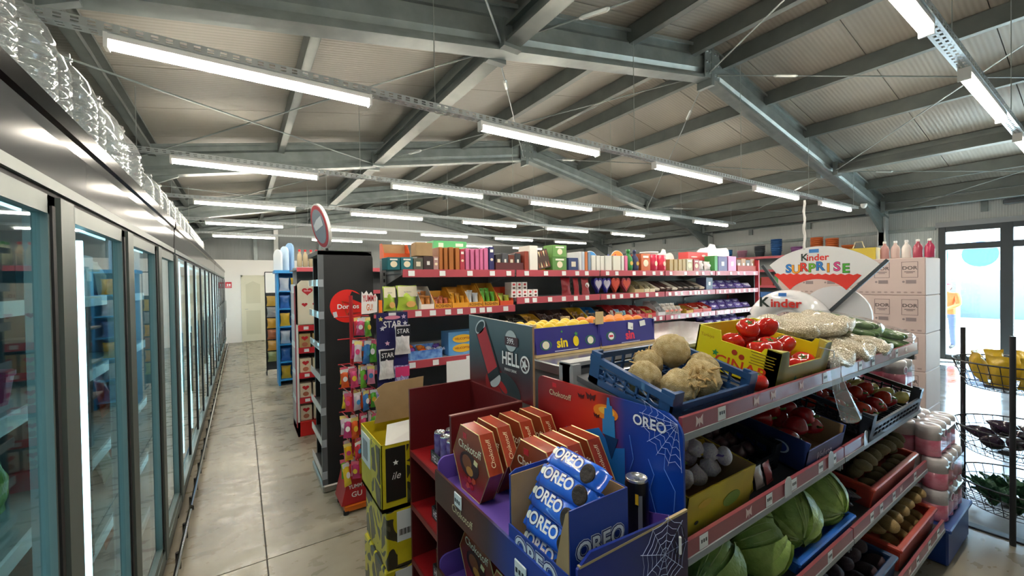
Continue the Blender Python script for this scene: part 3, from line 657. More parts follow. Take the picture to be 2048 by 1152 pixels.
# rows of shelving behind the long sweet shelf
for k, (yy, lab) in enumerate(((5.7, 'grey double shelf row behind the biscuit display'), (8.5, 'grey double shelf row behind the blue display'))):
    t = thing('shelf_row', lab, 'shelving', (1.0, yy, 0))
    X0, X1 = (-.42, 5.6) if k == 0 else (.05, 5.6)
    MB().box(X0, X1, .42, .46, 0, 1.9).build('back_panel', DGREY, t)
    for z in (.12, .5, .88, 1.26, 1.6, 1.9): MB().box(X0, X1, .0, .88, z - .02, z).build('shelf', GREY, t); MB().box(X0, X1, -.008, 0, z - .04, z + .01).build('price_strip', STRIP, t)
    for x in (X0 + .02, 2.8, X1 - .02): MB().box(x - .02, x + .02, .4, .48, 0, 1.92).build('upright', GREY, t)
ROW_TOP = [
    ('box', 0.892, 0.988, 0.101, '#1d6b73', 'cream'),
    ('box', 0.996, 1.099, 0.103, '#17646e', 'emblem'),
    ('box', 1.108, 1.210, 0.105, '#1b6a74', 'emblem'),
    ('box', 1.215, 1.299, 0.099, '#5b5d52', 'cream'),
    ('box', 1.303, 1.390, 0.118, '#3a2a2b', 'tag'),
    ('box', 1.394, 1.441, 0.115, '#b08a86', 'emblem'),
    ('slab', 1.447, 1.480, 0.200, '#a9672d', ''),
    ('slab', 1.494, 1.528, 0.197, '#a9672d', ''),
    ('slab', 1.542, 1.586, 0.203, '#a9672d', ''),
    ('slab', 1.605, 1.645, 0.201, '#a9672d', ''),
    ('slab', 1.650, 1.695, 0.189, '#b5384a', 'emblem'),
    ('slab', 1.705, 1.741, 0.199, '#cc6f98', ''),
    ('slab', 1.756, 1.792, 0.196, '#cc6f98', ''),
    ('slab', 1.808, 1.845, 0.198, '#cc6f98', ''),
    ('slab', 1.855, 1.887, 0.200, '#cc6f98', ''),
    ('slab', 1.898, 1.941, 0.206, '#cc6f98', ''),
    ('slab', 1.952, 2.007, 0.222, '#2e2f63', 'emblem'),
    ('tray', 2.023, 2.343, 0.185, '#5a2529', 'dark'),
    ('slab', 2.361, 2.410, 0.191, '#8f3b2b', ''),
    ('slab', 2.424, 2.524, 0.250, '#e6e3da', ''),
    ('game', 2.542, 2.713, 0.198, '#3a241c', ''),
    ('box', 2.718, 2.911, 0.140, '#5f8f4a', 'emblem'),
    ('box2', 2.721, 2.913, 0.267, '#6a9c50', 'emblem'),
    ('box', 2.939, 3.076, 0.138, '#2d3f6e', 'cream'),
    ('slab', 3.092, 3.129, 0.207, '#d9dadb', ''),
    ('slab', 3.136, 3.174, 0.208, '#b9c3cf', ''),
    ('slab', 3.181, 3.219, 0.209, '#c9753d', ''),
    ('slab', 3.227, 3.265, 0.205, '#7d93ad', ''),
    ('slab', 3.280, 3.342, 0.173, '#dcdcd4', ''),
    ('slab', 3.357, 3.413, 0.169, '#dcdcd4', ''),
    ('slab', 3.421, 3.477, 0.165, '#dcdcd4', ''),
    ('slab', 3.493, 3.600, 0.173, '#dcdcd4', ''),
    ('slab', 3.625, 3.752, 0.176, '#d6d5c8', ''),
    ('slab', 3.769, 3.813, 0.178, '#dcdcd4', ''),
    ('slab', 3.830, 3.874, 0.180, '#d9719a', ''),
    ('flask', 3.885, 3.992, 0.261, '#2f8a3f', ''),
    ('flask', 4.001, 4.103, 0.258, '#3a3f66', ''),
    ('box', 4.120, 4.292, 0.213, '#bf5a24', 'emblem'),
    ('tin', 4.331, 4.480, 0.211, '#c22a4a', 'emblem'),
    ('tin', 4.500, 4.655, 0.209, '#cc2f4c', 'emblem'),
    ('slab', 4.685, 4.759, 0.153, '#a98f5a', ''),
    ('slab', 4.781, 4.857, 0.155, '#a98f5a', ''),
    ('slab', 4.878, 4.956, 0.157, '#a98f5a', ''),
    ('slab', 4.967, 5.034, 0.158, '#a98f5a', ''),
    ('box', 5.057, 5.195, 0.167, '#b3a98a', 'emblem'),
    ('box', 5.219, 5.349, 0.163, '#a63f4a', 'emblem'),
    ('bag', 5.361, 5.532, 0.152, '#dfd6d6', 'emblem'),
    ('bag', 5.545, 5.710, 0.141, '#e2dada', 'emblem'),
    ('box', 5.737, 5.815, 0.224, '#4f9d55', ''),
    ('box', 5.828, 6.070, 0.220, '#5b4a86', 'tag'),
    ('box', 6.098, 6.323, 0.226, '#c884b8', 'tag'),
    ('tray', 6.366, 6.929, 0.220, '#a8443c', 'brown'),
]
ROW_ROSHEN = [
    ('bag', 0.967, 1.074, 0.202, '#a9c83c', 'nuts'),
    ('bag', 1.078, 1.263, 0.208, '#b2cf45', 'nuts'),
    ('carton', 1.272, 1.389, 0.196, '#e8e4da', '#c9823c'),
    ('carton', 1.398, 1.554, 0.154, '#e0a02c', '#cf6f4a', 'ROSHEN'),
    ('carton', 1.564, 1.719, 0.186, '#e2a22e', '#e2a22e'),
    ('carton', 1.724, 1.865, 0.202, '#e2a22e', '#cfd6dd', 'ROSHEN'),
    ('carton', 1.876, 2.045, 0.218, '#e2a22e', '#5fa832', 'ROSHEN'),
    ('carton', 2.062, 2.211, 0.177, '#d2502c', '#a8b23c'),
]
ROW_SECOND = [
    ('minis', 2.200, 2.530, 0.168, '#e9e4e2', ''),
    ('bag', 2.872, 3.014, 0.194, '#a3222e', ''),
    ('bag', 3.050, 3.131, 0.188, '#b52834', ''),
    ('bag', 3.168, 3.290, 0.187, '#b94a50', 'emblem'),
    ('heart', 3.337, 3.480, 0.185, '#35318f', ''),
    ('heart', 3.472, 3.620, 0.184, '#2f2ca0', ''),
    ('heart', 3.620, 3.773, 0.183, '#d84a3a', ''),
    ('heart', 3.791, 3.968, 0.182, '#b8485a', ''),
    ('carton', 3.986, 4.152, 0.144, '#b8a778', '#5c5138'),
    ('carton', 4.162, 4.257, 0.142, '#d9d0b0', '#6b6040'),
    ('carton', 4.267, 4.364, 0.141, '#d9d0b0', '#6b6040'),
    ('bars', 4.375, 5.504, 0.175, '#4a2b26', ''),
    ('box', 5.516, 5.680, 0.178, '#3b4268', 'tag'),
    ('packs', 5.718, 6.875, 0.120, '#5a4690', ''),
]
ROW_THIRD = [
    ('carton', 2.194, 2.380, 0.120, '#4a4033', '#33302a'),
    ('carton', 2.392, 2.550, 0.119, '#d9a733', '#8a6a30'),
    ('carton', 2.563, 2.775, 0.150, '#4a2c22', '#3a2016', 'SNICKERS'),
    ('carton', 2.782, 3.000, 0.144, '#4a2c22', '#3a2016', 'SNICKERS'),
    ('carton', 3.008, 3.208, 0.155, '#e5b81e', '#6b4a1e', 'm&m'),
    ('carton', 3.215, 3.386, 0.151, '#2f86cf', '#4a3a2a', 'm&m'),
    ('carton', 3.402, 3.556, 0.149, '#3a2622', '#5c4a44'),
    ('carton', 3.565, 3.682, 0.165, '#c62a2e', '#cfc4b8'),
    ('carton', 3.690, 3.890, 0.152, '#c62a2e', '#8fc4dc'),
    ('carton', 3.899, 4.008, 0.151, '#c62a2e', '#cfc4b8'),
    ('carton', 4.017, 4.166, 0.139, '#b8303a', '#d9a7a0'),
    ('carton', 4.175, 4.378, 0.118, '#d23a34', '#b9a04a'),
    ('carton', 4.429, 4.571, 0.179, '#dfe0e2', '#9a9aa0'),
    ('bags', 4.592, 4.979, 0.148, '#e3dcd2', ''),
    ('carton', 5.024, 5.184, 0.093, '#d6a93a', '#b05030'),
    ('carton', 5.196, 5.399, 0.113, '#d94a3a', '#e6ddd0'),
    ('carton', 5.412, 5.623, 0.118, '#d13a34', '#e6ddd0'),
    ('packs', 5.726, 6.839, 0.157, '#5f4a95', ''),
]
ROW_FOURTH = [
    ('tray', 4.505, 4.820, 0.103, '#d9dcdf', 'white'),
    ('carton', 4.831, 5.065, 0.069, '#e6e4e2', '#c2d6e6'),
    ('carton', 5.076, 5.322, 0.065, '#e6e4e2', '#b7d3e4'),
    ('carton', 5.334, 5.593, 0.050, '#e6e4e2', '#dfe4e8'),
    ('packs', 5.620, 6.741, 0.106, '#5f4a95', ''),
]
# ================================================================ LONG SWEET SHELF (gondola parallel to the cable trays)
import colorsys
def cname(hx):
    r, g_, b = [int(hx[i:i + 2], 16) / 255 for i in (1, 3, 5)]; h_, s, v = colorsys.rgb_to_hsv(r, g_, b); h_ *= 360
    if s < .13: return 'white' if v > .82 else 'pale grey' if v > .6 else 'grey' if v > .3 else 'black'
    if h_ < 14 or h_ > 345: base = 'red' if v > .5 else 'maroon'
    elif h_ < 42: base = 'orange' if v > .72 and s > .6 else ('cream' if v > .8 and s < .35 else ('tan' if v > .6 else 'brown'))
    elif h_ < 65: base = 'yellow' if s > .5 and v > .7 else ('cream' if v > .75 else 'khaki')
    elif h_ < 160: base = 'lime green' if h_ < 95 and v > .65 else 'green'
    elif h_ < 200: base = 'teal'
    elif h_ < 240: base = 'blue' if v > .5 else 'navy'
    elif h_ < 285: base = 'purple' if v > .45 else 'indigo'
    else: base = 'pink' if v > .6 else 'plum'
    if v < .3 and base not in ('maroon', 'navy', 'brown'): base = 'dark ' + base
    return base
GY, GX0, GX1 = 3.3, 1.1, 6.96
BAYS = [1.1, 2.23, 3.38, 4.54, 5.7, 6.93]
gd = thing('sweet_shelf', 'long grey gondola shelf with red price strips full of sweets', 'shelving', (0, GY, 0))
PERF = mat('perforated_back', '#6d7072', .5, bump=(120, .3))
for i in range(5): MB().box(BAYS[i] + .02, BAYS[i + 1] - .02, .5, .515, .1, 1.86).build('back_panel', PERF, gd)
for i, x in enumerate(BAYS):
    up = MB().box(x - .018, x + .018, .49, .56, 0, 1.9).build('upright', GREY if i < 5 else RED, gd)
    sb = MB()
    for k in range(28): sb.box(x - .006, x + .006, .487, .4905, .2 + .06 * k, .23 + .06 * k)
    sb.build('slot_row', BLACK_M, up)
MB().box(GX1 - .02, GX1 + .01, .0, .06, 0, 1.98).build('end_post', RED, gd)
MB().box(GX0, GX1, .02, .5, 0, .12).build('plinth', DGREY, gd)
rt = random.Random(21)
def g_shelf(i0, i1, z, tagged, depth=.47):
    """one shelf per bay with front strip, brackets and price tags"""
    for i in range(i0, i1):
        a, b_ = BAYS[i] + .012, BAYS[i + 1] - .012
        s = MB().box(a, b_, .012, depth, z - .03, z).build('shelf', GREY, gd)
        st = MB().prism([(0, z - .062), (.012, z - .062), (.012, z + .004), (-.002, z + .004)], 'X', a, b_).build('price_strip', STRIP, gd)
        for x in (a + .01, b_ - .012):
            MB().prism([(.02, z - .035), (.02, z - .005), (depth + .02, z - .005), (depth + .02, z - .12)], 'X', x, x + .004).build('bracket', GREY, s)
        x = a + rt.uniform(.03, .1)
        while x < b_ - .08:
            patch(st, TAG, .055, .045, (x + .03, -.0035, z - .03), name='price_tag', rot=(PI / 2 - .05, 0, 0)); x += rt.uniform(.07, .2) if tagged > 1 else rt.uniform(.14, .34)
g_shelf(0, 5, 1.80, 1); g_shelf(0, 1, 1.462, 2); g_shelf(1, 5, 1.532, 2); g_shelf(1, 5, 1.227, 2); g_shelf(0, 1, 1.035, 1); g_shelf(1, 5, 1.0, 1); g_shelf(0, 5, .62, 1); g_shelf(0, 5, .3, 1)
def put_box(x0, x1, z, h_, col, ex, loc, Y=GY + .03, d=.16, noun='box', grp=None):
    w_ = x1 - x0
    o = put('sweet_box', cbox_mesh(w_, d, h_, flat(col, .38)), None, ((x0 + x1) / 2, Y + d / 2, z + .0005))
    if ex == 'emblem': patch(o, '#e9dcc0', min(w_, h_) * .55, min(w_, h_) * .5, (0, -d / 2 - .001, h_ * .45), shape='oval', name='printed_picture'); patch(o, '#f3efe6', w_ * .6, h_ * .12, (0, -d / 2 - .001, h_ * .82), name='printed_title')
    elif ex == 'cream': patch(o, '#d9d2bd', w_ * .45, h_ * .4, (0, -d / 2 - .001, h_ * .5), name='printed_picture')
    elif ex == 'tag': patch(o, '#eeeae4', w_ * .3, h_ * .28, (0, -d / 2 - .001, h_ * .5), name='sticker')
    kind = noun if noun != 'box' else ('box' if w_ > .06 else 'slim box')
    size = 'wide ' if w_ > .16 else ''
    return tag(o, f'{size}{cname(col)} {kind} {dict(emblem="with a printed picture", cream="with a cream label", tag="with a white sticker").get(ex, "standing upright")} {loc}', 'box', grp)
def put_bag(x0, x1, z, h_, col, ex, loc, Y=GY + .04, th=.07, noun='bag'):
    w_ = x1 - x0; o = put('sweet_bag', pillow_mesh(bagmat(col, col)), None, ((x0 + x1) / 2, Y + th / 2, z + .001), (R(-7), 0, 0), (w_ * .97, th, h_))
    if ex == 'nuts':
        a = patch(o, '#efe6c8', .92, .42, (0, -.42, .74), name='cream_panel', rot=(PI / 2 - .0, 0, 0)); 
        b = patch(o, '#c99a4e', .45, .25, (.12, -.53, .22), name='nut_picture', shape='oval')
        c_ = txt('NUTRIVITA', o, '#3a2c1c', .05, (0, -.44, .72))
    elif ex: patch(o, '#efe4e0', .5, .3, (0, -.5, .55), name='printed_title', shape='oval')
    return tag(o, f'{cname(col)} sweet {noun} {dict(nuts="with a nut picture", emblem="with a pale oval print").get(ex, "leaning back")} {loc}', 'bag', 'sweet bags ' + loc)
def put_carton(x0, x1, z, h_, col, inner, loc, text=None, Y=GY + .02, d=.24):
    w_ = x1 - x0; cx = (x0 + x1) / 2; e = .003; lip = min(.045, h_ * .4)
    t = thing('display_carton', f'{cname(col)} open display carton{" lettered " + text.split()[0] if False else ""} holding {cname(inner)} sweets {loc}', 'carton', (cx, Y, z + .0005), group='display cartons ' + loc)
    m = flat(col, .5); inn = CARD
    side = [(0, 0), (d, 0), (d, h_), (d * .6, h_), (0, lip + .01)]
    MB().prism(side, 'X', -w_ / 2, -w_ / 2 + e).build('side_flap', m, t); MB().prism(side, 'X', w_ / 2 - e, w_ / 2).build('side_flap', m, t)
    MB().box(-w_ / 2 + e, w_ / 2 - e, d - e, d, 0, h_).build('back_flap', m, t); fr = MB().box(-w_ / 2 + e, w_ / 2 - e, 0, e, 0, lip).build('front_lip', m, t); MB().box(-w_ / 2 + e, w_ / 2 - e, e, d - e, 0, .003).build('base', inn, t)
    if text:
        L = len(text); sz = min(lip * .6, w_ * .85 / (L * .82))
        if text == 'SNICKERS': patch(t, '#f2f2f2', w_ * .8, lip * .75, (0, -.0012, lip * .5), name='title_band'); txt(text, t, '#2747a8', sz * .95, (0, -.0025, lip * .5), shear=.25)
        else: txt(text, t, '#3c2616' if text != 'm&m' else '#4a2a1a', sz, (0, -.0012, lip * .5), off=.015)
    n = max(2, min(4, int(w_ / .05)))
    for i in range(n):
        x = -w_ / 2 + e + (i + .5) * (w_ - 2 * e) / n; s = (w_ - 2 * e) / n * .9
        for j in range(2):
            o = put('sweet_pouch', pillow_mesh(bagmat(inner, inner)), None, (cx + x, Y + .055 + .1 * j, z + .0045), (R(-10), 0, rt.uniform(-.08, .08)), (s, .045, h_ * rt.uniform(.62, .78) * (1 if j else .85)))
            tag(o, f'{cname(inner)} sweet pouch inside the {cname(col)} display carton {loc}', 'pouch', 'sweet pouches ' + loc)
    return t
def heart_pts(w_, h_, n=28): 
    p = []
    for i in range(n):
        t = 2 * PI * i / n; p.append((-w_ / 2 * math.sin(t) ** 3, h_ / 2 * (13 * math.cos(t) - 5 * math.cos(2 * t) - 2 * math.cos(3 * t) - math.cos(4 * t)) / 15))
    return p
CHOC = mat('choc_wrapper', '#5d4796', .3, bump=(30, .2), coat=.3); CHOC2 = mat('choc_wrapper_light', '#7a63b4', .3, bump=(30, .2), coat=.3)
def row(tab, z, loc):
    prev = None
    for it in tab:
        k, x0, x1, h_, col = it[:5]; ex = it[5] if len(it) > 5 else ''; tx = it[6] if len(it) > 6 else None
        w_ = x1 - x0; cx = (x0 + x1) / 2
        if k == 'box': put_box(x0, x1, z, h_, col, ex, loc, grp='boxes ' + loc)
        elif k == 'box2': put_box(x0, x1, z + prev + .001, h_ - prev, col, ex, 'stacked on another green box', grp='boxes ' + loc)
        elif k == 'slab': put_box(x0, x1, z, h_, col, ex, loc, d=.2, noun='slab box', grp='slab boxes ' + loc)
        elif k == 'bag': put_bag(x0, x1, z, h_, col, ex, loc)
        elif k == 'bags':
            n = 4
            for i in range(n):
                for j in range(2):
                    o = tag(put('egg_bag', pillow_mesh(bagmat('egg', '#e9dfd4')), None, (x0 + (i + .5) * w_ / n, GY + .07 + .09 * j, z + .001), (R(-8), 0, 0), (w_ / n * .95, .07, h_ * (.7 + .25 * j))), 'white and orange sweet bag in a tight row ' + loc, 'bag', 'white and orange bags'); patch(o, '#cf5a32', .7, .25, (0, -.52, .45), name='printed_band')
        elif k == 'carton': put_carton(x0, x1, z, h_, col, ex, loc, tx)
        elif k == 'tray':
            t = thing('open_carton', f'{cname(col)} cardboard tray with cut-away sides {loc}', 'carton', (cx, GY + .03, z + .0005)); m = flat(col, .55); d = .22
            side = [(0, 0), (d, 0), (d, h_), (d * .55, h_), (d * .3, h_ * .45), (0, h_ * .4)]
            for s in (-w_ / 2, w_ / 2 - .004): MB().prism(side, 'X', s, s + .004).build('side_flap', m, t)
            MB().box(-w_ / 2 + .004, w_ / 2 - .004, 0, .004, 0, h_ * .4).build('front_flap', m, t); MB().box(-w_ / 2 + .004, w_ / 2 - .004, .004, d, 0, .004).build('base', CARD, t)
            cc = {'dark': ('#2d2a2c', '#4d4f55', '#6b3428', '#34363b'), 'brown': ('#6a4430', '#a07040', '#4a3026', '#8a5a3a'), 'white': ('#e2e3e5', '#c9d4de', '#dfe0e2', '#cfa9a2')}[ex]
            for i in range(4): put_box(x0 + .012 + i * (w_ - .024) / 4, x0 + .012 + (i + 1) * (w_ - .024) / 4 - .004, z + .004, h_ * (.8 + .08 * (i % 2)), cc[i], 'tag' if i % 2 else 'cream', f'inside the {cname(col)} tray {loc}', Y=GY + .05, d=.13, grp='boxes in trays')
        elif k == 'game':
            o = put('board_game', cbox_mesh(w_, .03, h_, flat(col, .4)), None, (cx, GY + .06, z + .02), (R(-6), R(-12), 0))
            tag(o, 'dark board game box with pale triangles leaning on the top of the long shelf', 'board game')
            for i in range(5):
                for s, zz in ((1, .08), (-1, .92)): patch(o, '#d8c79a' if i % 2 else '#8a4a2c', w_ * .13, h_ * .3, (-w_ * .36 + i * w_ * .18, -.0158, h_ * (zz + s * .15)), name='triangle', shape=[(-.5, -.5 * s), (0, .5 * s), (.5, -.5 * s)] if s > 0 else [(-.5, .5), (0, -.5), (.5, .5)])
            tag(put('game_bag', cbox_mesh(w_ * 1.0, .04, h_ * .95, flat('#d8c820', .4)), None, (cx, GY + .17, z + .0005)), 'bright yellow flat box behind the dark board game box', 'box')
        elif k == 'flask':
            pr = [(.3, 0), (.46, .04), (.5, .15), (.5, .5), (.44, .62), (.2, .74), (.17, .86), (.22, .87), (.22, 1.0), (.1, 1.0)]
            o = tag(MB().lathe([(r * w_, zz * h_) for r, zz in pr], 14).build('gift_bottle', flat(col, .3), None, (cx, GY + .08, z + .0005), (0, R(-5) if 0 else 0, 0), True), f'{cname(col)} bottle shaped sweet container on the top of the long shelf', 'bottle'); patch(o, '#c9a03a', w_ * .5, h_ * .2, (0, -w_ * .51, h_ * .35), name='gold_label', shape='oval')
        elif k == 'tin':
            o = tag(MB().lathe([(.46 * w_, 0), (.5 * w_, .01), (.5 * w_, h_ * .78), (.47 * w_, h_ * .8), (.47 * w_, h_ * .97), (.4 * w_, h_)], 20).build('sweet_tin', flat(col, .25), None, (cx, GY + .03 + w_ / 2, z + .0005), (0, 0, 0), True), 'shiny red sweet tin on the top of the long shelf', 'tin', 'red tins'); patch(o, '#f0c9b0', w_ * .35, h_ * .3, (0, -w_ * .505, h_ * .45), name='printed_picture', shape='oval')
        elif k == 'heart':
            o = tag(MB().prism(heart_pts(w_ * .94, h_), 'Y', 0, .05).build('heart_box', mat('foil_' + col, col, .25, .2, coat=.5), None, (cx, GY + .06, z + h_ * .6 + .004), (0, 0, 0)), f'{cname(col)} heart shaped sweet box {loc}', 'box', 'heart boxes')
            MB().prism(heart_pts(w_ * .7, h_ * .66), 'Y', -.004, 0).build('heart_front', mat('foil_l' + col, '#d9d2e6' if col < '#4' else '#e85a42', .3), o)
        elif k == 'minis':
            n = 5; s = w_ / n
            for i in range(n):
                for j in range(2 if i < 3 else 1):
                    o = put('mini_box', cbox_mesh(s - .006, .12, .075, flat('#ece7e5', .4)), None, (x0 + (i + .5) * s, GY + .1, z + .0005 + .0765 * j)); patch(o, '#c8323a', s * .45, .022, (0, -.061, .052), name='red_print', shape='oval'); patch(o, '#4a2a20', s * .5, .018, (0, -.061, .018), name='brown_print', shape='oval')
                    tag(o, ('upper' if j else 'lower') + ' small white box with a red print ' + loc, 'box', 'small white boxes')
        elif k == 'bars':
            n = 9; s = w_ / n
            for i in range(n):
                cc = ('#d9d2c2', '#4a2b26', '#4a2b26', '#cfc7b8', '#4a3a34', '#3a3432', '#4a4240', '#3d3532', '#cdbfae')[i]
                o = put('chocolate_bar', cbox_mesh(s * .88, .25, .03, flat(cc, .35)), None, (x0 + (i + .5) * s, GY + .165, z + .064), (R(24), 0, 0)); patch(o, '#e9e3d6', s * .5, .035, (0, -.1, .0305), '+Z', 'bar_label')
                tag(o, f'{cname(cc)} flat chocolate bar propped at a slant {loc}', 'chocolate bar', 'slanted bars')
                tag(put('bar_prop', cbox_mesh(s * .86, .08, .06, flat('#6a4a3a', .5)), None, (x0 + (i + .5) * s, GY + .235, z + .0005)), 'brown card box propping up the slanted chocolate bars', 'box', 'prop boxes')
        elif k == 'packs':
            n = 5; s = w_ / n
            for j in range(2):
                for i in range(n):
                    if j == 1:
                        tag(put('pack_riser', cbox_mesh(s * .96, .12, .05, flat('#3d3170', .5)), None, (x0 + (i + .5) * s, GY + .26, z + .0005)), 'dark violet card riser under the rear purple packs ' + loc, 'box', 'pack risers')
                    o = put('chocolate_pack', cbox_mesh(s * .93, .03, .085, CHOC if (i + j) % 3 else CHOC2, .006), None, (x0 + (i + .5) * s, GY + .09 + .16 * j, z + .0115 + .052 * j), (R(-38), 0, 0))
                    patch(o, '#ece8f4', s * .55, .04, (0, -.0158, .045), name='white_print', shape='heart')
                    tag(o, ('rear' if j else 'front') + ' purple chocolate pack with a white print ' + loc, 'chocolate pack', 'purple packs ' + loc)
        prev = h_
row(ROW_TOP[1:], 1.80, 'on top of the long shelf'); row(ROW_ROSHEN, 1.462, 'in the first bay'); row(ROW_SECOND, 1.532, 'on the second shelf'); row(ROW_THIRD, 1.227, 'on the third shelf'); row(ROW_FOURTH, 1.0, 'on the low shelf')
# things on and behind the top row
o = tag(put('green_carton', cbox_mesh(.34, .18, .085, flat('#5fc07a', .5)), None, (1.66, GY + .335, 1.996)), 'bright green flat carton lying on the orange slab boxes', 'box')
tag(put('riser_box', cbox_mesh(.34, .17, .193, flat('#8a8478', .6)), None, (1.66, GY + .335, 1.8005)), 'grey brown box under the bright green carton', 'box')
patch(o, '#d9efd9', .05, .04, (-.1, -.091, .045)); patch(o, '#d9efd9', .08, .03, (.09, -.091, .05))
t = thing('tray_carton', 'open orange display tray with a brown inside on the teal boxes', 'carton', (1.15, GY + .2, 1.904))
OR = flat('#dd5a26', .5)
MB().box(-.13, .09, .12, .125, 0, .13).build('back_flap', CARD, t); MB().prism([(0, 0), (.12, 0), (.12, .13), (.06, .13), (0, .05)], 'X', -.134, -.13).build('side_flap', OR, t); MB().prism([(0, 0), (.12, 0), (.12, .13), (.06, .13), (0, .05)], 'X', .09, .094).build('side_flap', OR, t); MB().box(-.13, .09, 0, .004, 0, .045).build('front_flap', OR, t); MB().box(-.13, .09, .004, .12, 0, .004).build('base', CARD, t)
tag(put('stand_box', cbox_mesh(.3, .2, .1, flat('#1a5a62', .5)), None, (1.25, GY + .33, 1.8005)), 'teal box behind the printed teal boxes', 'box')
tag(put('kraft_box', cbox_mesh(.15, .12, .115, CARD), None, (1.32, GY + .11, 1.921)), 'kraft cardboard box on the dark brown box', 'box')
# signs and boards behind the top row
def board(name, pts, th, m, loc, rz, label, cat='sign'): return tag(MB().prism(pts, 'Y', -th / 2, th / 2).build(name, m, None, loc, (0, 0, rz)), label, cat)
circ = lambda r, n=28: [(r * math.cos(2 * PI * i / n), r * math.sin(2 * PI * i / n) + r) for i in range(n)]
o = board('round_sign', circ(.12), .012, flat('#3f93d8'), (3.62, GY + .4, 1.811), 0, 'round blue sign with a white rim behind the white slab boxes'); MB().tube([(.122 * math.cos(2 * PI * i / 28), 0, .122 * math.sin(2 * PI * i / 28) + .12) for i in range(28)], .006, 5, True).build('rim', WHITE, o)
o = board('round_sign', circ(.13), .012, flat('#e8842a'), (4.1, GY + .4, 1.811), 0, 'round orange sign behind the bottle shaped containers'); MB().tube([(.132 * math.cos(2 * PI * i / 28), 0, .132 * math.sin(2 * PI * i / 28) + .13) for i in range(28)], .006, 5, True).build('rim', WHITE, o)
for x, c_ in ((3.9, '#7f8fd8'), (4.03, '#e0608f')): board('wavy_board', [(-.06, 0), (.06, 0), (.06, .16), (.04, .2), (0, .18), (-.04, .22), (-.06, .18)], .012, flat(c_), (x, GY + .33, 1.8005), 0, cname(c_) + ' wavy topped card between the white slabs and the orange sign')
cl = lambda w_, h_: [(-w_ / 2, 0), (w_ / 2, 0)] + [(w_ / 2 - .0 - (1 - math.cos(a)) * .1, h_ - .12 + .1 * math.sin(a)) for a in [PI / 2 * i / 5 for i in range(6)]] + [(w_ * .1, h_ - .04), (w_ * .05, h_ + .02), (-w_ * .08, h_ + .03), (-w_ * .15, h_ - .03), (-w_ * .35, h_ - .05), (-w_ * .46, h_ - .1), (-w_ / 2, h_ - .2)]
o = board('cloud_board', cl(.95, .42), .015, mat('cloud_white', '#f0ece8', .6), (6.35, GY + .42, 1.8005), 0, 'large white cloud shaped board above the purple packs'); MB().box(-.3, .25, -.012, -.008, .16, .18).build('red_bar', flat('#d8434a'), o); MB().box(-.22, -.17, -.012, -.008, 0, .16).build('red_bar', flat('#d8434a'), o)
o = board('cloud_board', cl(.46, .3), .015, mat('cloud_white', '#f0ece8', .6), (5.1, GY + .42, 1.8005), 0, 'small white cloud shaped board beside the red carton'); MB().box(-.24, .2, -.012, -.008, .1, .12).build('red_bar', flat('#d8434a'), o)
o = tag(put('red_carton', cbox_mesh(.5, .16, .12, flat('#dd4a4a', .45)), None, (5.63, GY + .3, 1.965)), 'large red gift carton raised in front of the white cloud boards', 'box'); patch(o, '#f4d9d6', .16, .022, (-.1, -.081, .05), shape='oval', name='pale_script'); patch(o, '#f4d9d6', .1, .03, (.14, -.081, .07), shape='oval')
tag(put('riser_box', cbox_mesh(.46, .15, .163, flat('#b9aaa0', .6)), None, (5.63, GY + .3, 1.8005)), 'beige box under the large red gift carton', 'box')
o = tag(MB().lathe([(.1, 0), (.115, .17), (.12, .17), (.12, .185), (.117, .185), (.118, .25), (.124, .25), (.124, .27), (.05, .275)], 20).build('paint_bucket', [flat('#e8e8e6', .35)], None, (4.69, GY + .36, 1.8005), (0, 0, 0), True), 'white plastic bucket with a grey band behind the kraft slab boxes', 'bucket'); MB().lathe([(.1135, .06), (.1175, .15)], 20, cap=False).build('grey_band', flat('#70777c', .4), o)
tag(MB().lathe([(.05, 0), (.055, .14), (.035, .16), (.035, .2), (.02, .2)], 16).build('white_jar', flat('#dcdad2', .35), None, (4.9, GY + .3, 1.8005), (0, 0, 0), True), 'small white jar beside the white bucket', 'jar')
# bay one low shelf: blue candy tray, printed carton, jars, white sheet
t = thing('candy_tray', 'blue printed candy tray with wrapped sweets, first bay', 'tray', (1.3, GY + .05, 1.0355))
BT = mat('candy_tray_blue', '#3f6fc4', .45, noise_=(22, .7), col2='#7fb0e6')
MB().box(-.12, .17, 0, .004, 0, .075).build('front_wall', BT, t); MB().box(-.12, .17, .2, .204, 0, .1).build('back_wall', BT, t); MB().box(-.12, -.116, .004, .2, 0, .08).build('side_wall', BT, t); MB().box(.166, .17, .004, .2, 0, .08).build('side_wall', BT, t); MB().box(-.116, .166, .004, .2, 0, .004).build('base', BT, t)
for i in range(9):
    c_ = ('#7a3f9a', '#d8602a', '#d84a2f', '#c9d4ea', '#8a3f8f', '#e0802a', '#b9c6e0', '#6a4fa8', '#cf5a2a')[i]
    tag(MB().ball(lambda a, v: (.035 * math.cos(a) * math.sin(PI * v), .03 * math.sin(a) * math.sin(PI * v), .028 * math.cos(PI * v)), 10, 7).tube([(.02, 0, 0), (.05, 0, .012)], [.004, .014], 6).tube([(-.02, 0, 0), (-.05, 0, .01)], [.004, .014], 6).build('wrapped_sweet', bagmat(c_, c_), None, (1.24 + .075 * (i % 4), GY + .11 + .07 * (i // 4), 1.075 + .018 * (i % 2) + .02 * (i // 4)), (0, 0, i), True), f'{cname(c_)} wrapped sweet in the blue candy tray', 'sweet', 'sweets in the blue tray')
o = tag(put('toy_carton', cbox_mesh(.3, .16, .21, mat('toy_blue', '#4f97d8', .4, noise_=(5, .5), col2='#7fb8e8')), None, (1.68, GY + .13, 1.0355)), 'sky blue toy carton with a yellow cloud title, first bay', 'box')
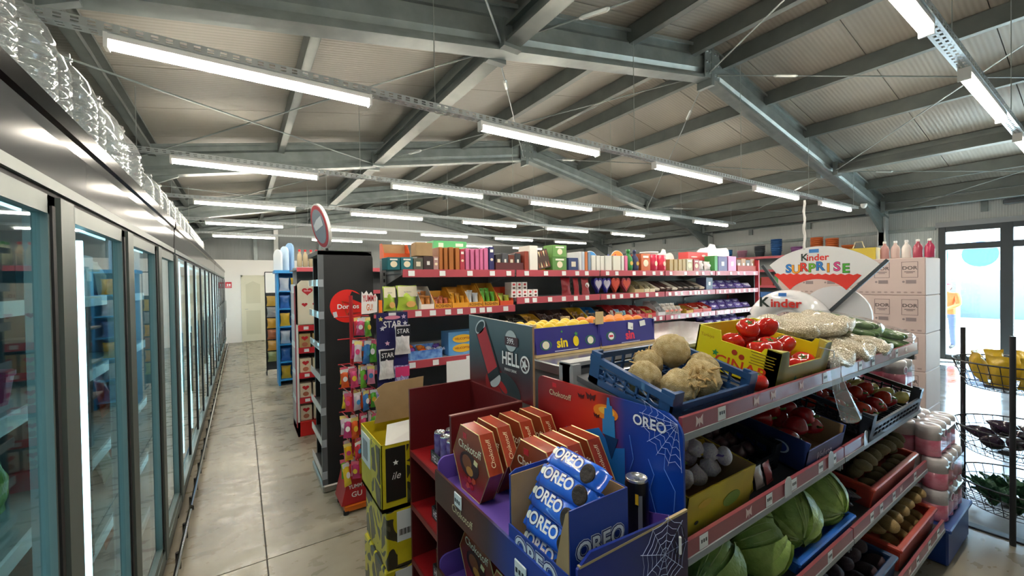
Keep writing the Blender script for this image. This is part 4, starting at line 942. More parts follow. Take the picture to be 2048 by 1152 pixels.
for z in (.145, .06): patch(o, '#f2c23a', .2, .075, (-.01, -.081, z), shape='oval', name='yellow_cloud'); txt('HELICOPTER', o, '#a3301c', .02, (-.01, -.0825, z), off=.02)
tag(put('toy_carton', cbox_mesh(.07, .16, .2, flat('#3a6fae', .4)), None, (1.88, GY + .13, 1.0355)), 'narrow dark blue carton beside the toy carton', 'box')
tag(MB().box(1.48, 1.75, GY - .012, GY - .009, .8, 1.0).build('paper_sheet', mat('paper', '#eef0f2', .6)), 'blank white paper sheet hung below the toy carton', 'sheet')
jm = MB().lathe([(.04, 0), (.05, .01), (.05, .12), (.04, .14), (.04, .15)], 14).mesh('jar', mat('pickle_glass', '#6f6f3e', .12, noise_=(20, .6), col2='#8d8a4f', coat=.6), True); jl = MB().lathe([(.043, .15), (.043, .165), (.03, .167)], 14).mesh('lid', flat('#3f4436', .35))
for i in range(7):
    o = tag(put('pickle_jar', jm, None, (1.2 + .115 * i, GY + .1, .6205)), 'jar of olive green pickles with a dark lid, first bay', 'jar', 'pickle jars'); put('lid', jl, o)
# ================================================================ FOREGROUND STANDS
def base(name, label, cat, x, y, group=None):
    """thing with its empty at (x, y, 0); returns (thing, offset) so parts can be given in room coordinates"""
    return thing(name, label, cat, (x, y, 0), group=group), (-x, -y, 0)
def arcpts(cx, cz, r, a0, a1, n=6): return [(cx + r * math.cos(R(a0 + (a1 - a0) * i / n)), cz + r * math.sin(R(a0 + (a1 - a0) * i / n))) for i in range(n + 1)]
# ---- blue and red cardboard promotion stand (end of the vegetable stand)
ost, oo = base('cardboard_stand', 'cardboard promotion stand with red to blue back board and purple trays', 'display stand', .8, 1.05)
BACK = ramp_mat('oreo_back_print', 'Y', [(.66, '#0b2f86'), (.80, '#1146b0'), (.92, '#153a96'), (.98, '#7a2326'), (1.04, '#d03418'), (1.15, '#c0231c'), (1.33, '#7c1418')], .35, .08, 5)
INNER = mat('purple_card', '#6a4fb0', .6); KRAFT = mat('kraft_edge', '#b9a57e', .75)
pts = [(.67, 0), (1.33, 0)] + arcpts(1.3, 1.275, .03, 0, 90) + arcpts(.74, 1.24, .065, 90, 180)
MB().prism(pts, 'X', 1.0, 1.008).build('back_board', BACK, ost, oo)
def pp(col, shape, y, z, w_, h_, name, x=.9995, rz=0): return patch(ost, col, w_, h_, (x + oo[0], y + oo[1], z), name=name, shape=shape, rot=(PI / 2, rz, -PI / 2))
# picture printed on the back board: lake, glowing sky, castle, bats, cobweb
pp('#1f6fc0', [(-.5, -.5), (.5, -.5), (.5, .3), (.3, .2), (.1, .5), (-.2, .3), (-.5, .25)], 1.02, 1.1, .28, .17, 'printed_lake')
pp('#f08a1e', 'oval', .96, 1.245, .11, .05, 'printed_glow', .9992); pp('#f6c04a', 'oval', .955, 1.25, .07, .025, 'printed_glow', .9985)
pp('#2a86c8', [(-.5, -.5), (.5, -.5), (.45, .05), (.32, .05), (.28, .3), (.12, .3), (.05, .5), (-.1, .5), (-.16, .2), (-.32, .2), (-.36, -.1), (-.5, -.1)], .945, 1.235, .055, .125, 'printed_castle', .998)
pp('#123c6e', [(-.5, .5), (.5, .5), (.2, -.1), (0, -.5), (-.25, .0)], .935, 1.135, .06, .075, 'printed_rock', .998)
bat = [(-.5, .3), (-.25, .15), (-.08, .1), (0, .3), (.08, .1), (.25, .15), (.5, .3), (.3, -.3), (.12, -.1), (0, -.4), (-.12, -.1), (-.3, -.3)]
for y, z, s in ((1.075, 1.275, .035), (1.027, 1.283, .05), (1.0, 1.225, .03)): pp('#4a0f14', bat, y, z, s, s * .8, 'printed_bat', .998)
for c_, of, x in (('#4a120e', .03, -.0007), ('#f2e2b8', .005, -.0015)): txt('Chokotoff', ost, c_, .022, (1.0 + x - .8, 1.193 - 1.05, 1.252), '-X', off=of)
pp('#d81f2a', 'rect', 1.225, 1.283, .022, .016, 'small_logo')
for c_, of, x in (('#0a1f6a', .09, -.0007), ('#f4f6fb', .03, -.0016)): txt('OREO', ost, c_, .032, (1.0 + x - .8, .786 - 1.05, 1.255), '-X', off=of)
WEB = flat('#b9c4ea')
def web(cx, cy, r, rings, spokes, a0, a1, plane, name, par, off):
    b = MB()
    P = (lambda u, v: (.9978, cy + u, cx + v)) if plane == 'X' else (lambda u, v: (cy + u, .6632, cx + v))
    aa = [R(a0 + (a1 - a0) * i / spokes) for i in range(spokes + 1)]
    for a in aa: b.tube([P(0, 0), P(r * math.cos(a), r * math.sin(a))], .0007, 4)
    for k in range(1, rings + 1):
        q = r * k / (rings + .4)
        for i in range(spokes): m_ = (aa[i] + aa[i + 1]) / 2; b.tube([P(q * math.cos(aa[i]), q * math.sin(aa[i])), P(q * .88 * math.cos(m_), q * .88 * math.sin(m_)), P(q * math.cos(aa[i + 1]), q * math.sin(aa[i + 1]))], .0006, 4)
    return b.build(name, WEB, par, off)
web(1.28, .69, .13, 5, 6, -95, 20, 'X', 'printed_web', ost, oo)
for pth in ([(.79, 1.15), (.77, 1.11), (.785, 1.06), (.765, 1.0)], [(.73, 1.2), (.735, 1.14), (.70, 1.09), (.705, 1.03)], [(.86, 1.2), (.845, 1.13), (.86, 1.09)]): MB().tube([(.9985, y, z) for y, z in pth], .0012, 4).build('printed_lightning', flat('#5f93e8'), ost, oo)
# side board nearest the shop front
SIDE = ramp_mat('oreo_side_print', 'X', [(.6, '#14329a'), (.8, '#1b2f7c'), (.95, '#241a4e'), (1.0, '#2a1a48')], .4, .03)
MB().prism([(.6, 0), (1.0, 0), (1.0, 1.05), (.64, 1.075), (.6, 1.05)], 'Y', .664, .671).build('side_board', SIDE, ost, oo)
MB().box(.605, 1.0, .6635, .6715, 1.05, 1.056).build('board_edge', KRAFT, ost, oo)
web(.97, .9, .1, 5, 9, 0, 360, 'Y', 'printed_web', ost, oo)
MB().prism([(.595, 0), (1.0, 0), (1.0, .94), (.595, .94)], 'Y', 1.43, 1.437).build('side_board', mat('stand_maroon', '#4a1416', .5), ost, oo)
FRONT = ramp_mat('oreo_front_print', 'Y', [(.67, '#1d49b8'), (.95, '#17378c'), (1.06, '#3a2230'), (1.16, '#5a1f16'), (1.43, '#3c150f')], .4, .03)
for lvl, zf in enumerate((.945, .575, .2)):
    d = MB().box(.6, 1.0, .671, 1.43, zf - .012, zf).build('tray_floor', INNER, ost, oo)
    MB().box(.592, .6, .671, 1.437, zf - .075, zf + .04).build('tray_front', FRONT, ost, oo)
    MB().prism([(.6, zf - .05), (1.0, zf - .05), (1.0, zf + .085)] + arcpts(.63, zf + .055, .03, 90, 180), 'Y', 1.422, 1.43).build('tray_end', INNER, ost, oo)
    MB().box(.99, .998, .671, 1.42, zf, zf + .05).build('tray_back_strip', INNER, ost, oo)
MB().prism([(.68, .945), (.82, .945), (.8, 1.0), (.76, 1.01), (.7, 1.03)], 'X', .975, .98).build('divider', INNER, ost, oo)
for c_, of, x in (('#3a100c', .03, -.0005), ('#f0dfb4', .0, -.0012)): txt('Chokotoff', ost, c_, .026, (.592 + x - .8, 1.215 - 1.05, .912), '-X', off=of)
for y, z in ((1.235, .955), (.87, .93)):
    tg = MB().cbox(.586, .5905, y - .026, y + .026, z - .022, z + .024).build('price_tag', TAG, ost, oo)
    for k in range(3): patch(tg, '#30343a', .008, .012, (.5855, y - .014 + .014 * k, z), '-X', 'digit')
tg = MB().cbox(.955, .963, .655, .663, .95, 1.0).build('hanging_tag', mat('white_plastic', '#f1f2f2', .25), ost, oo)
MB().tube([(.959 + .02 * math.cos(a), .66, .985 + .045 * math.sin(a)) for a in [2 * PI * i / 16 for i in range(16)]], .0012, 4, True).build('tag_loop', BLACK_M, ost, oo)
# ---- hexagonal chocolate boxes
HEXF = ramp_mat('hex_face', 'Z', [(-.12, '#bb2440'), (-.05, '#963426'), (.03, '#7a3822'), (.12, '#a34a2c')], .25)
HEXS = mat('hex_side', '#b8482c', .25, noise_=(14, .4), col2='#7c2c1e', coat=.4); GOLD = mat('gold_edge', '#d9b878', .3, .3)
def hexbox():
    r = .132; th = .052; V = [(r * math.cos(R(60 * i)), r * math.sin(R(60 * i))) for i in range(6)]
    t = put('chocolate_box', None); h = .866 * r
    b = MB().prism(V, 'X', -th / 2, th / 2); b.m = [1] + [0] + [0] * 6; b.build('carton', [HEXS, HEXF], t)
    b = MB().prism(V, 'X', -th / 2, th / 2)
    MB().prism([(p[0] * .985, p[1] * .985) for p in V], 'X', -th / 2 - .0012, -th / 2).build('printed_face', HEXF, t)
    for s in (-1, 1): MB().tube([(s * (th / 2 + .0006), p[0], p[1]) for p in V], .0022, 4, True).build('gold_line', GOLD, t)
    X = -th / 2 - .0016
    def q(c_, shape, y, z, w_, h_, nm, dx=0): return patch(t, c_, w_, h_, (X - dx, y, z), name=nm, shape=shape, rot=(PI / 2, 0, -PI / 2))
    q('#c9202c', 'rect', .035, .083, .026, .02, 'logo_patch'); txt('Chokotoff', t, '#f3e6c4', .029, (X - .0006, .002, .047), '-X', off=.006)
    q('#3a160e', 'oval', .005, -.01, .14, .085, 'dark_oval'); q('#8a4a1e', 'oval', .02, -.005, .07, .05, 'sweet_picture', .0005); q('#c98a3e', 'oval', .0, -.03, .05, .03, 'sweet_picture', .001)
    q('#efe0a8', [(-.5, -.3), (.3, -.5), (.5, .3), (-.3, .5)], -.045, .012, .03, .02, 'cream_flag', .001)
    for y, z, c_ in ((.0, -.06, '#d0302c'), (-.03, -.055, '#e0542c'), (.03, -.07, '#b3243a'), (.015, -.085, '#d84a3a'), (-.015, -.082, '#c22838')): q(c_, [(-.5, -.2), (-.1, -.5), (.5, -.1), (.4, .4), (-.2, .5)], y, z, .03, .022, 'wrapped_sweet', .0015)
    M_ = Matrix(((0, -1, 0), (.5, 0, -.866), (.866, 0, .5))).to_euler()
    txt('Chokotoff', t, '#f3dfae', .016, (0, -.75 * r * 1.005, .433 * r * 1.005 + .001), rot=M_)
    return t
hx = hexbox(); HH = .866 * .132
lab_h = ['brown red hexagonal chocolate box alone at the front of the purple tray', 'brown red hexagonal chocolate box right behind the lone front one', 'brown red hexagonal chocolate box in the far row, third from the front', 'brown red hexagonal chocolate box in the far row against the red board', 'brown red hexagonal chocolate box right behind the blue biscuit carton', 'brown red hexagonal chocolate box in the middle of the near row', 'brown red hexagonal chocolate box of the near row against the red board']
spots = [(.675, 1.26), (.76, 1.285), (.855, 1.285), (.95, 1.285), (.77, 1.02), (.85, 1.02), (.935, 1.02)]
tag(hx, lab_h[0], 'chocolate box', 'hexagonal chocolate boxes'); hx.location = (spots[0][0], spots[0][1], .9455 + HH)
for (x, y), l_ in list(zip(spots, lab_h))[1:]: dup(hx, (x, y, .9455 + HH), label=l_, group='hexagonal chocolate boxes')
for (x, y), l_ in (((.70, 1.27), 'brown red hexagonal chocolate box on the lower purple tray, far one'), ((.66, 1.0), 'brown red hexagonal chocolate box on the lower purple tray, near one')): dup(hx, (x, y, .5755 + HH), label=l_, group='hexagonal chocolate boxes')
# ---- blue biscuit carton with packs
bc, bo = base('biscuit_carton', 'open blue biscuit carton full of wrapped packs on the purple tray', 'carton', .705, .815)
CBL = mat('carton_blue', '#1c3f9e', .45); x0, x1, y0, y1, z0, z1 = .603, .795, .692, .94, .9455, 1.165; e = .003
MB().box(x0, x1, y0, y0 + e, z0, z1).build('near_wall', CBL, bc, bo); MB().box(x0, x1, y0 + e, y0 + 2 * e, z0, z1 - .002).build('near_lining', CARD, bc, bo)
MB().box(x1 - e, x1, y0 + e, y1 - e, z0, z1).build('rear_wall', CBL, bc, bo); MB().box(x1 - 2 * e, x1 - e, y0 + 2 * e, y1 - 2 * e, z0, z1 - .002).build('rear_lining', CARD, bc, bo)
MB().prism([(x0, z0), (x1, z0), (x1, z1), (x0 + .02, z1), (x0, z1 - .01)], 'Y', y1 - e, y1).build('far_wall', CBL, bc, bo); MB().box(x0 + .003, x1, y1 - 2 * e, y1 - e, z0, z1 - .012).build('far_lining', CARD, bc, bo)
MB().box(x0 - .004, x0, y0, y1, z0, z0 + .075).build('front_lip', CBL, bc, bo); MB().box(x0, x1, y0, y1, z0, z0 + .003).build('base', CARD, bc, bo)
MB().prism([(y0 + .002, z0 + .07), (y0 + .05, z0 + .07), (y0 + .03, z0 + .15), (y0 + .012, z1 - .01), (y0 + .002, z1)], 'X', x0 - .002, x0 + .002).build('torn_corner', CARD, bc, bo)
for c_, of, dd in (('#d8dcec', .13, .0004), ('#0d1c66', .09, .0010), ('#eef1f8', .03, .0017)):
    txt('OREO', bc, c_, .046, (x0 - .004 - dd + bo[0], .82 + bo[1], z0 + .038), '-X', off=of); txt('OREO', bc, c_, .042, (.70 + bo[0], y0 - dd + bo[1], z0 + .115), '-Y', off=of)
OBL = mat('pack_blue', '#2a6fe6', .22, bump=(26, .3), coat=.5, noise_=(7, .5), col2='#1c52c4'); COOK = mat('cookie', '#2a211d', .7, bump=(60, .6))
def wrap_pack(L, W, T, m):
    """flow-wrapped pack along x with crimped fins"""
    b = MB(); n = 14; N = 12
    st = [(-.5, .78, .03), (-.44, .82, .05), (-.41, .9, .55), (-.36, 1, .95), (-.2, 1, 1), (0, .99, 1.02), (.2, 1, 1), (.36, 1, .95), (.41, .9, .55), (.44, .82, .05), (.5, .78, .03)]
    def P(k, i):
        x, w_, t = st[k]; a = 2 * PI * i / n; c, s = math.cos(a), math.sin(a)
        return (x * L + .002 * math.sin(5 * a + k), W / 2 * w_ * math.copysign(abs(c) ** .7, c), T / 2 * t * math.copysign(abs(s) ** .8, s))
    v = [P(k, i) for k in range(len(st)) for i in range(n)]; f = [(k * n + i, k * n + (i + 1) % n, (k + 1) * n + (i + 1) % n, (k + 1) * n + i) for k in range(len(st) - 1) for i in range(n)]
    return b.add(v, f).mesh('wrapper', m, True)
wm = wrap_pack(.222, .066, .042, OBL)
def oreo_pack():
    t = put('biscuit_pack', None); put('wrapper', wm, t)
    for c_, of, dz in (('#0d2a86', .11, .0207), ('#f5f7fb', .035, .0216)): txt('OREO', t, c_, .031, (-.022, .004, dz), '+Z', off=of, sx=.95)
    MB().lathe([(.022, 0), (.024, .002), (.024, .006), (.02, .008)], 18).build('printed_biscuit', COOK, t, (.062, -.004, .0165), (R(18), 0, 0)); txt('ORIGINAL', t, '#e8eefa', .007, (.0, -.022, .0165), rot=(R(22), 0, 0)); patch(t, '#e9efe6', .016, .02, (-.083, .006, .0192), '+Z', 'printed_drop', shape='oval')
    return t
op = oreo_pack(); tau = R(52)
def prot(tau, yaw=0):
    s, c = math.sin(tau), math.cos(tau); m = Matrix(((0, c, -s), (-1, 0, 0), (0, s, c))); return (Matrix.Rotation(yaw, 3, 'Z') @ m).to_euler()
pk = [(.642, .815, .985, 62, 0), (.652, .812, 1.04, 58, .03), (.672, .818, 1.095, 52, -.03), (.70, .81, 1.145, 48, .04), (.735, .812, 1.185, 38, -.05), (.735, .815, 1.0, 62, 0), (.74, .815, 1.07, 62, 0)]
pl_ = ['lowest', 'second lowest', 'middle', 'second highest', 'topmost', 'hidden lower rear', 'hidden upper rear']
for i, (x, y, z, t_, yw) in enumerate(pk):
    o = op if i == 0 else dup(op, (0, 0, 0)); o.location = (x, y, z); o.rotation_euler = prot(R(t_), yw)
    tag(o, pl_[i] + ' blue wrapped biscuit pack in the open blue carton', 'biscuit pack', 'blue biscuit packs')
# ---- drink cans
LID = mat('can_lid', '#d2d5d6', .22, .8)
def can(name, r, h, m, label, loc, grp=None, text=None, tcol='#e8e8ea', me={}):
    k = (r, h, m.name)
    if k not in me:
        me[k] = (MB().lathe([(r * .8, 0), (r * .98, h * .03), (r, h * .06), (r, h * .9), (r * .93, h * .955)], 22, cap=False).mesh('can_body', m, True), MB().lathe([(r * .93, h * .955), (r * .94, h * .99), (r * .91, h), (r * .86, h * .99), (r * .84, h * .96), (0.001, h * .958)], 22, cap=False).mesh('can_lid', LID, True), MB().lathe([(r * .8, 0), (.001, .004)], 16, cap=False).mesh('can_foot', LID, True), MB().prism([(r * .2 * math.cos(a) * 1.6, r * .22 * math.sin(a)) for a in [2 * PI * i / 12 for i in range(12)]], 'Z', h * .962, h * .97).mesh('pull_tab', ALU))
    o = put(name, None, None, loc, (0, 0, random.uniform(-.4, .4))); tag(o, label, 'can', grp)
    for n_, m_ in zip(('can_body', 'can_lid', 'can_foot', 'pull_tab'), me[k]): put(n_, m_, o)
    return o
CANB = mat('can_black', '#17181c', .28, .3); cn = can('drink_can', .033, .17, CANB, 'tall black drink can standing alone on the purple tray', (.94, .785, .9455)); MB().box(-.006, .006, -.0334, -.0325, .02, .13).build('grey_stripe', flat('#7c8288'), cn, (0, 0, 0), (0, 0, -.9)); patch(cn, '#d8b02a', .012, .03, (-.031, -.012, .12), '-X', 'yellow_mark')
# ---- dark red energy drink stand
hs, ho = base('drink_stand', 'dark red shelf stand for energy drinks with a printed header card', 'display stand', .83, 1.69)
DR = mat('stand_red', '#5e1215', .45, bump=(60, .1)); DR2 = mat('stand_red_lit', '#9a1a1e', .4, bump=(60, .1))  # shelves get a brighter copy of the red, painting in the light on them
MB().box(.665, 1.0, 1.91, 1.925, 0, 1.175).build('side_panel', DR, hs, ho); MB().box(.665, 1.0, 1.445, 1.46, 0, 1.165).build('side_panel', DR, hs, ho); MB().box(.663, 1.0, 1.4445, 1.4605, 1.165, 1.17).build('panel_edge', mat('edge_rose', '#8d5a56', .5), hs, ho)
MB().box(.99, 1.0, 1.46, 1.91, 0, 1.17).build('back_panel', DR, hs, ho)
for z in (.88, .625, .36, .1): MB().box(.665, .99, 1.46, 1.91, z - .015, z).build('shelf', DR2, hs, ho); MB().box(.66, .667, 1.46, 1.91, z - .022, z + .004).build('shelf_edge', mat('shelf_edge', '#7a1f20', .4), hs, ho)
HD = ramp_mat('header_print', 'Z', [(1.0, '#8e1418'), (1.14, '#9c1a1a'), (1.22, '#5a1c20'), (1.30, '#41262b'), (1.4, '#38444a'), (1.51, '#566268')], .35, .06, 6)
hc = MB().prism([(1.362, 1.165), (1.926, 1.165), (1.926, 1.512), (1.362, 1.495)], 'X', 1.0, 1.006).build('header_card', HD, hs, ho)
MB().prism([(1.360, 1.165), (1.364, 1.165), (1.364, 1.497), (1.360, 1.497)], 'X', .999, 1.007).build('card_edge', mat('card_edge_brown', '#9a7a5a', .6), hs, ho)
MB().tube([(1.003, 1.36, 1.4965), (1.003, 1.927, 1.5135)], .0025, 4).build('card_edge', mat('white_edge', '#d8d6d2', .6), hs, ho)
def hp(c_, shape, y, z, w_, h_, nm, x=.9995, rz=0): return patch(hs, c_, w_, h_, (x + ho[0], y + ho[1], z), name=nm, shape=shape, rot=(PI / 2, rz, -PI / 2))
hp('#8f1a1c', 'oval', 1.63, 1.19, .26, .16, 'printed_swirl', .9994, .2)
hp('#2c3438', 'oval', 1.55, 1.205, .2, .11, 'printed_swirl', .9988, .35); hp('#a31c1e', 'oval', 1.6, 1.2, .09, .035, 'printed_swirl', .998, .5)
cp_ = lambda dz, c_, w_, h_, nm, x, sh='rect': patch(hs, c_, w_, h_, (x + ho[0], 1.728 + dz * math.sin(.53) * 1 + ho[1], 1.335 + dz * math.cos(.53)), name=nm, shape=sh, rot=(PI / 2, -.0, -PI / 2))
ca = put('printed_can', None, hs, (.9975 + ho[0], 1.728 + ho[1], 1.335), (R(-30), 0, 0))
patch(ca, '#1c2023', .115, .30, (0, 0, 0), '-X', 'can_outline_print'); patch(ca, '#b01e26', .098, .23, (-.0006, 0, .01), '-X', 'can_body_print'); patch(ca, '#c9ced0', .11, .06, (-.0006, 0, .145), '-X', 'can_top_print', shape='oval'); patch(ca, '#22282b', .09, .044, (-.0012, 0, .145), '-X', 'can_top_print', shape='oval'); patch(ca, '#b9bec0', .105, .055, (-.0006, 0, -.135), '-X', 'can_base_print', shape='oval'); patch(ca, '#1a1e20', .1, .04, (-.0012, 0, -.105), '-X', 'can_base_print')  # the large dark patch is the printed outline of the can
txt('HELL', ca, '#15181a', .055, (-.0013, 0, .0), rot=(PI / 2, R(90), -PI / 2), off=.03, sx=.8)
hp('#b4c0c3', 'oval', 1.525, 1.42, .095, .095, 'price_disc', .998); hp('#4a2a2e', 'rect', 1.52, 1.418, .105, .04, 'price_band', .9972); txt('399.', hs, '#f4f4f4', .026, (.9962 + ho[0], 1.525 + ho[1], 1.418), '-X', off=.01)
for c_, of, x in (('#2a1416', .06, .998), ('#f3f3f1', .03, .997)): txt('HELL', hs, c_, .06, (x + ho[0], 1.53 + ho[1], 1.335), '-X', off=of, sx=.78)
txt('ENERGY DRINK', hs, '#ece9e6', .012, (.997 + ho[0], 1.53 + ho[1], 1.287), '-X', off=.01, sx=.85)
hp('#e9ebea', 'oval', 1.418, 1.33, .068, .075, 'round_emblem', .998); hp('#3a2226', 'oval', 1.418, 1.33, .052, .058, 'round_emblem', .9972); hp('#e9ebea', [(-.5, .4), (-.1, .2), (.1, .5), (.2, .1), (.5, -.1), (.1, -.2), (.3, -.5), (-.2, -.2), (-.5, -.4), (-.25, .05)], 1.418, 1.33, .045, .05, 'devil_mark', .9964)
txt('DISC', hs, '#5e1215', .001, (.99 + ho[0], ho[1] + 1.7, .5), '-X') if False else None
# cans in trays on the stand
PUR = mat('can_purple', '#5f3d86', .25, .4, noise_=(30, .7), col2='#8a74a8'); RDK = mat('can_red_black', '#7d1a20', .25, .4, noise_=(26, .75), col2='#1d1a1c')
TRAYM = mat('tray_slate', '#2f3b3d', .5)
for lvl, (z, cm, cn_) in enumerate(((.8805, PUR, 'purple'), (.6255, RDK, 'red and black'), (.3605, RDK, 'red and black'))):
    place = ('upper', 'middle', 'lower')[lvl]
    tr_, to = base('can_tray', f'slate cardboard tray of {cn_} cans on the {place} shelf of the drink stand', 'tray', .78, 1.62)
    a0, a1, b0, b1 = .70, .93, 1.468, 1.745
    for q in ((a0, a0 + .003, b0, b1), (a1 - .003, a1, b0, b1), (a0, a1, b0, b0 + .003), (a0, a1, b1 - .003, b1)): MB().box(*q, z, z + .05).build('tray_wall', TRAYM, tr_, to)
    MB().box(a0, a1, b0, b1, z, z + .002).build('tray_base', TRAYM, tr_, to); txt('HELL', tr_, '#e6e8e8', .032, (a0 - .001 + to[0], 1.69 + to[1], z + .025), '-X', off=.02, sx=.8); patch(tr_, '#dfe3e3', .03, .03, (a0 - .001 + to[0], 1.62 + to[1], z + .025), '-X', 'emblem', shape='oval')
    for i in range(4):
        for j in range(4):
            if lvl == 0 and (i + j) % 3 == 2 and i > 1: continue
            can('drink_can', .0265, .135, cm, f'slim {cn_} drink can in the {place} slate tray', (a0 + .032 + .0555 * i, b1 - .034 - .0655 * j, z + .0025), f'cans in the {place} tray')
# ---- stack of yellow and black cartons
YEL = mat('carton_yellow', '#c2b21e', .45, noise_=(5, .9), col2='#d8c62a')
def patt(key):
    if key in MATS: return MATS[key]
    m = bpy.data.materials.new(key); m.use_nodes = True; MATS[key] = m; n = m.node_tree.nodes; l = m.node_tree.links; b = n['Principled BSDF']; b.inputs['Roughness'].default_value = .35
    tc = n.new('ShaderNodeTexCoord'); v = n.new('ShaderNodeTexVoronoi'); v.feature = 'DISTANCE_TO_EDGE'; v.inputs['Scale'].default_value = 9; nz = n.new('ShaderNodeTexNoise'); nz.inputs['Scale'].default_value = 4
    l.new(tc.outputs['Object'], nz.inputs['Vector']); mx = n.new('ShaderNodeMixRGB'); mx.inputs[0].default_value = .25; l.new(tc.outputs['Object'], mx.inputs[1]); l.new(nz.outputs['Color'], mx.inputs[2]); l.new(mx.outputs[0], v.inputs['Vector'])
    r = n.new('ShaderNodeValToRGB'); r.color_ramp.interpolation = 'CONSTANT'; e = r.color_ramp.elements; e[0].color = lin('#c8b81f'); e[1].position = .09; e[1].color = lin('#3a382a'); q = e.new(.3); q.color = lin('#56543f')
    l.new(v.outputs['Distance'], r.inputs[0]); l.new(r.outputs[0], b.inputs['Base Color']); return m
PAT = patt('carton_pattern')
zz = 0
for k, (h_, dx) in enumerate(((.29, .0), (.288, .012), (.33, -.008))):
    lab = ('bottom', 'middle', 'top open')[k]
    c, co = base('stacked_carton', f'{lab} yellow and black printed carton of the stack beside the red drink stand', 'carton', .72, 2.17, 'yellow black cartons')
    c.location.z = 0; a0, a1, b0, b1 = .55 + dx, .9 + dx, 1.975, 2.37
    if k < 2:
        MB().cbox(a0, a1, b0, b1, zz + .0005, zz + h_, .006).build('carton_body', PAT, c, co)
    else:
        for q in ((a0, a0 + .004, b0, b1), (a1 - .004, a1, b0, b1), (a0, a1, b0, b0 + .004), (a0, a1, b1 - .004, b1)): MB().box(*q, zz + .0005, zz + h_).build('carton_wall', YEL, c, co)
        MB().box(a0, a1, b0, b1, zz + .0005, zz + .02).build('carton_base', CARD, c, co)
        MB().prism([(a0 + .06, zz + h_), (a1 - .02, zz + h_), (a1, 1.135), (a0 + .12, 1.125), (a0 + .075, 1.1), (a0 + .09, 1.06), (a0 + .06, 1.03), (a0 + .075, .98)], 'Y', b1 - .06, b1 - .055).build('rear_flap', CARD, c, co, (0, 0, 0)) 
        f_ = MB().box(0, .24, -.13, 0, 0, .004).build('front_flap', mat('flap_white', '#e6e4de', .6), c, (a0 + .06 + co[0], b0 + .004 + co[1], zz + h_ - .002), (R(-35), 0, 0)) if False else MB().add([(a0 + .02, b0, zz + h_), (a1 - .01, b0, zz + h_), (a1 - .02, b0 + .09, zz + h_ + .07), (a0 + .06, b0 + .1, zz + h_ + .06), (a0 + .02, b0 - .003, zz + h_ - .003), (a1 - .01, b0 - .003, zz + h_ - .003), (a1 - .02, b0 + .087, zz + h_ + .073), (a0 + .06, b0 + .097, zz + h_ + .063)], [(0, 1, 2, 3), (7, 6, 5, 4), (0, 4, 5, 1), (1, 5, 6, 2), (2, 6, 7, 3), (3, 7, 4, 0)]).build('front_flap', mat('flap_white', '#e6e4de', .6), c, co)
        MB().add([(a0, b0 + .03, zz + h_), (a0, b1 - .05, zz + h_), (a0 - .05, b1 - .07, zz + h_ + .1), (a0 - .05, b0 + .08, zz + h_ + .1), (a0 + .003, b0 + .03, zz + h_), (a0 + .003, b1 - .05, zz + h_), (a0 - .047, b1 - .07, zz + h_ + .1), (a0 - .047, b0 + .08, zz + h_ + .1)], [(0, 1, 2, 3), (7, 6, 5, 4), (0, 4, 5, 1), (1, 5, 6, 2), (2, 6, 7, 3), (3, 7, 4, 0)]).build('side_flap', YEL, c, co) if False else None
    ml = mat('carton_label', '#dfe3e4', .4)
    if k == 2:
        MB().cbox(a0 + .02, a0 + .118, b0 - .004, b0, zz + .05, zz + h_ - .02, .003).build('black_panel', mat('panel_black', '#23221f', .3), c, co); txt('ile', c, '#f2f0ea', .036, (a0 + .068 + co[0], b0 - .0055 + co[1], zz + .17), shear=.3); MB().box(a0 + .124, a1 - .02, b0 - .003, b0, zz + .02, zz + h_ - .02).build('printed_panel', PAT, c, co); patch(c, '#f2f0ea', .03, .03, (a0 + .068 + co[0], b0 - .0052 + co[1], zz + .235), shape='star', name='star_mark')
        MB().box(a0 - .003, a0, b0 + .2, b1 - .02, zz + .14, zz + h_ - .03).build('white_label', ml, c, co); MB().box(a0 - .003, a0, b0 + .02, b0 + .17, zz + .02, zz + h_ - .02).build('printed_panel', PAT, c, co); patch(c, '#8a8f92', .09, .1, (a0 - .004 + co[0], b0 + .29 + co[1], zz + .22), '-X', 'label_print')
    else:
        MB().box(a0 + .05, a1 - .02, b0 - .003, b0, zz + .13, zz + h_ - .01).build('white_label', ml, c, co); MB().box(a0 + .05, a1 - .02, b0 - .003, b0, zz + .02, zz + .13).build('yellow_panel', YEL, c, co)
        for i in range(12): patch(c, '#2b2b2b',   .002 + .0015 * (i % 3), .03, (a0 + .06 + .006 * i + co[0], b0 - .004 + co[1], zz + .175), name='barcode_line')
    zz += h_ + .001
# ---- peg stand of gummy sweets in front of the black tower
ys, yo = base('peg_stand', 'red peg stand with hanging gummy sweets and a jagged white header', 'display stand', .70, 3.28)
MB().prism([(.58, .06), (.8, .06), (.77, .26), (.63, .26)], 'Y', 3.18, 3.42).build('base', mat('peg_red', '#b01c26', .4), ys, yo); MB().box(.6, .82, 3.16, 3.4, 0.02, .055).build('wheel_plate', flat('#e0701f', .4), ys, yo)
for x, y in ((.61, 3.17), (.8, 3.17), (.61, 3.39), (.8, 3.39)): MB().lathe([(.02, 0), (.02, .025)], 10, x, y).build('castor', BLACK_M, ys, yo)
MB().tube([(.70, 3.3, .2), (.70, 3.3, 1.6)], .014, 8).build('post', mat('peg_red', '#b01c26', .4), ys, yo); txt('YUMMY', ys, '#f2e6e6', .03, (.69 + yo[0], 3.179 + yo[1], .185), sx=.8, off=.02); txt('GU', ys, '#f2e6e6', .04, (.69 + yo[0], 3.179 + yo[1], .125), off=.02)
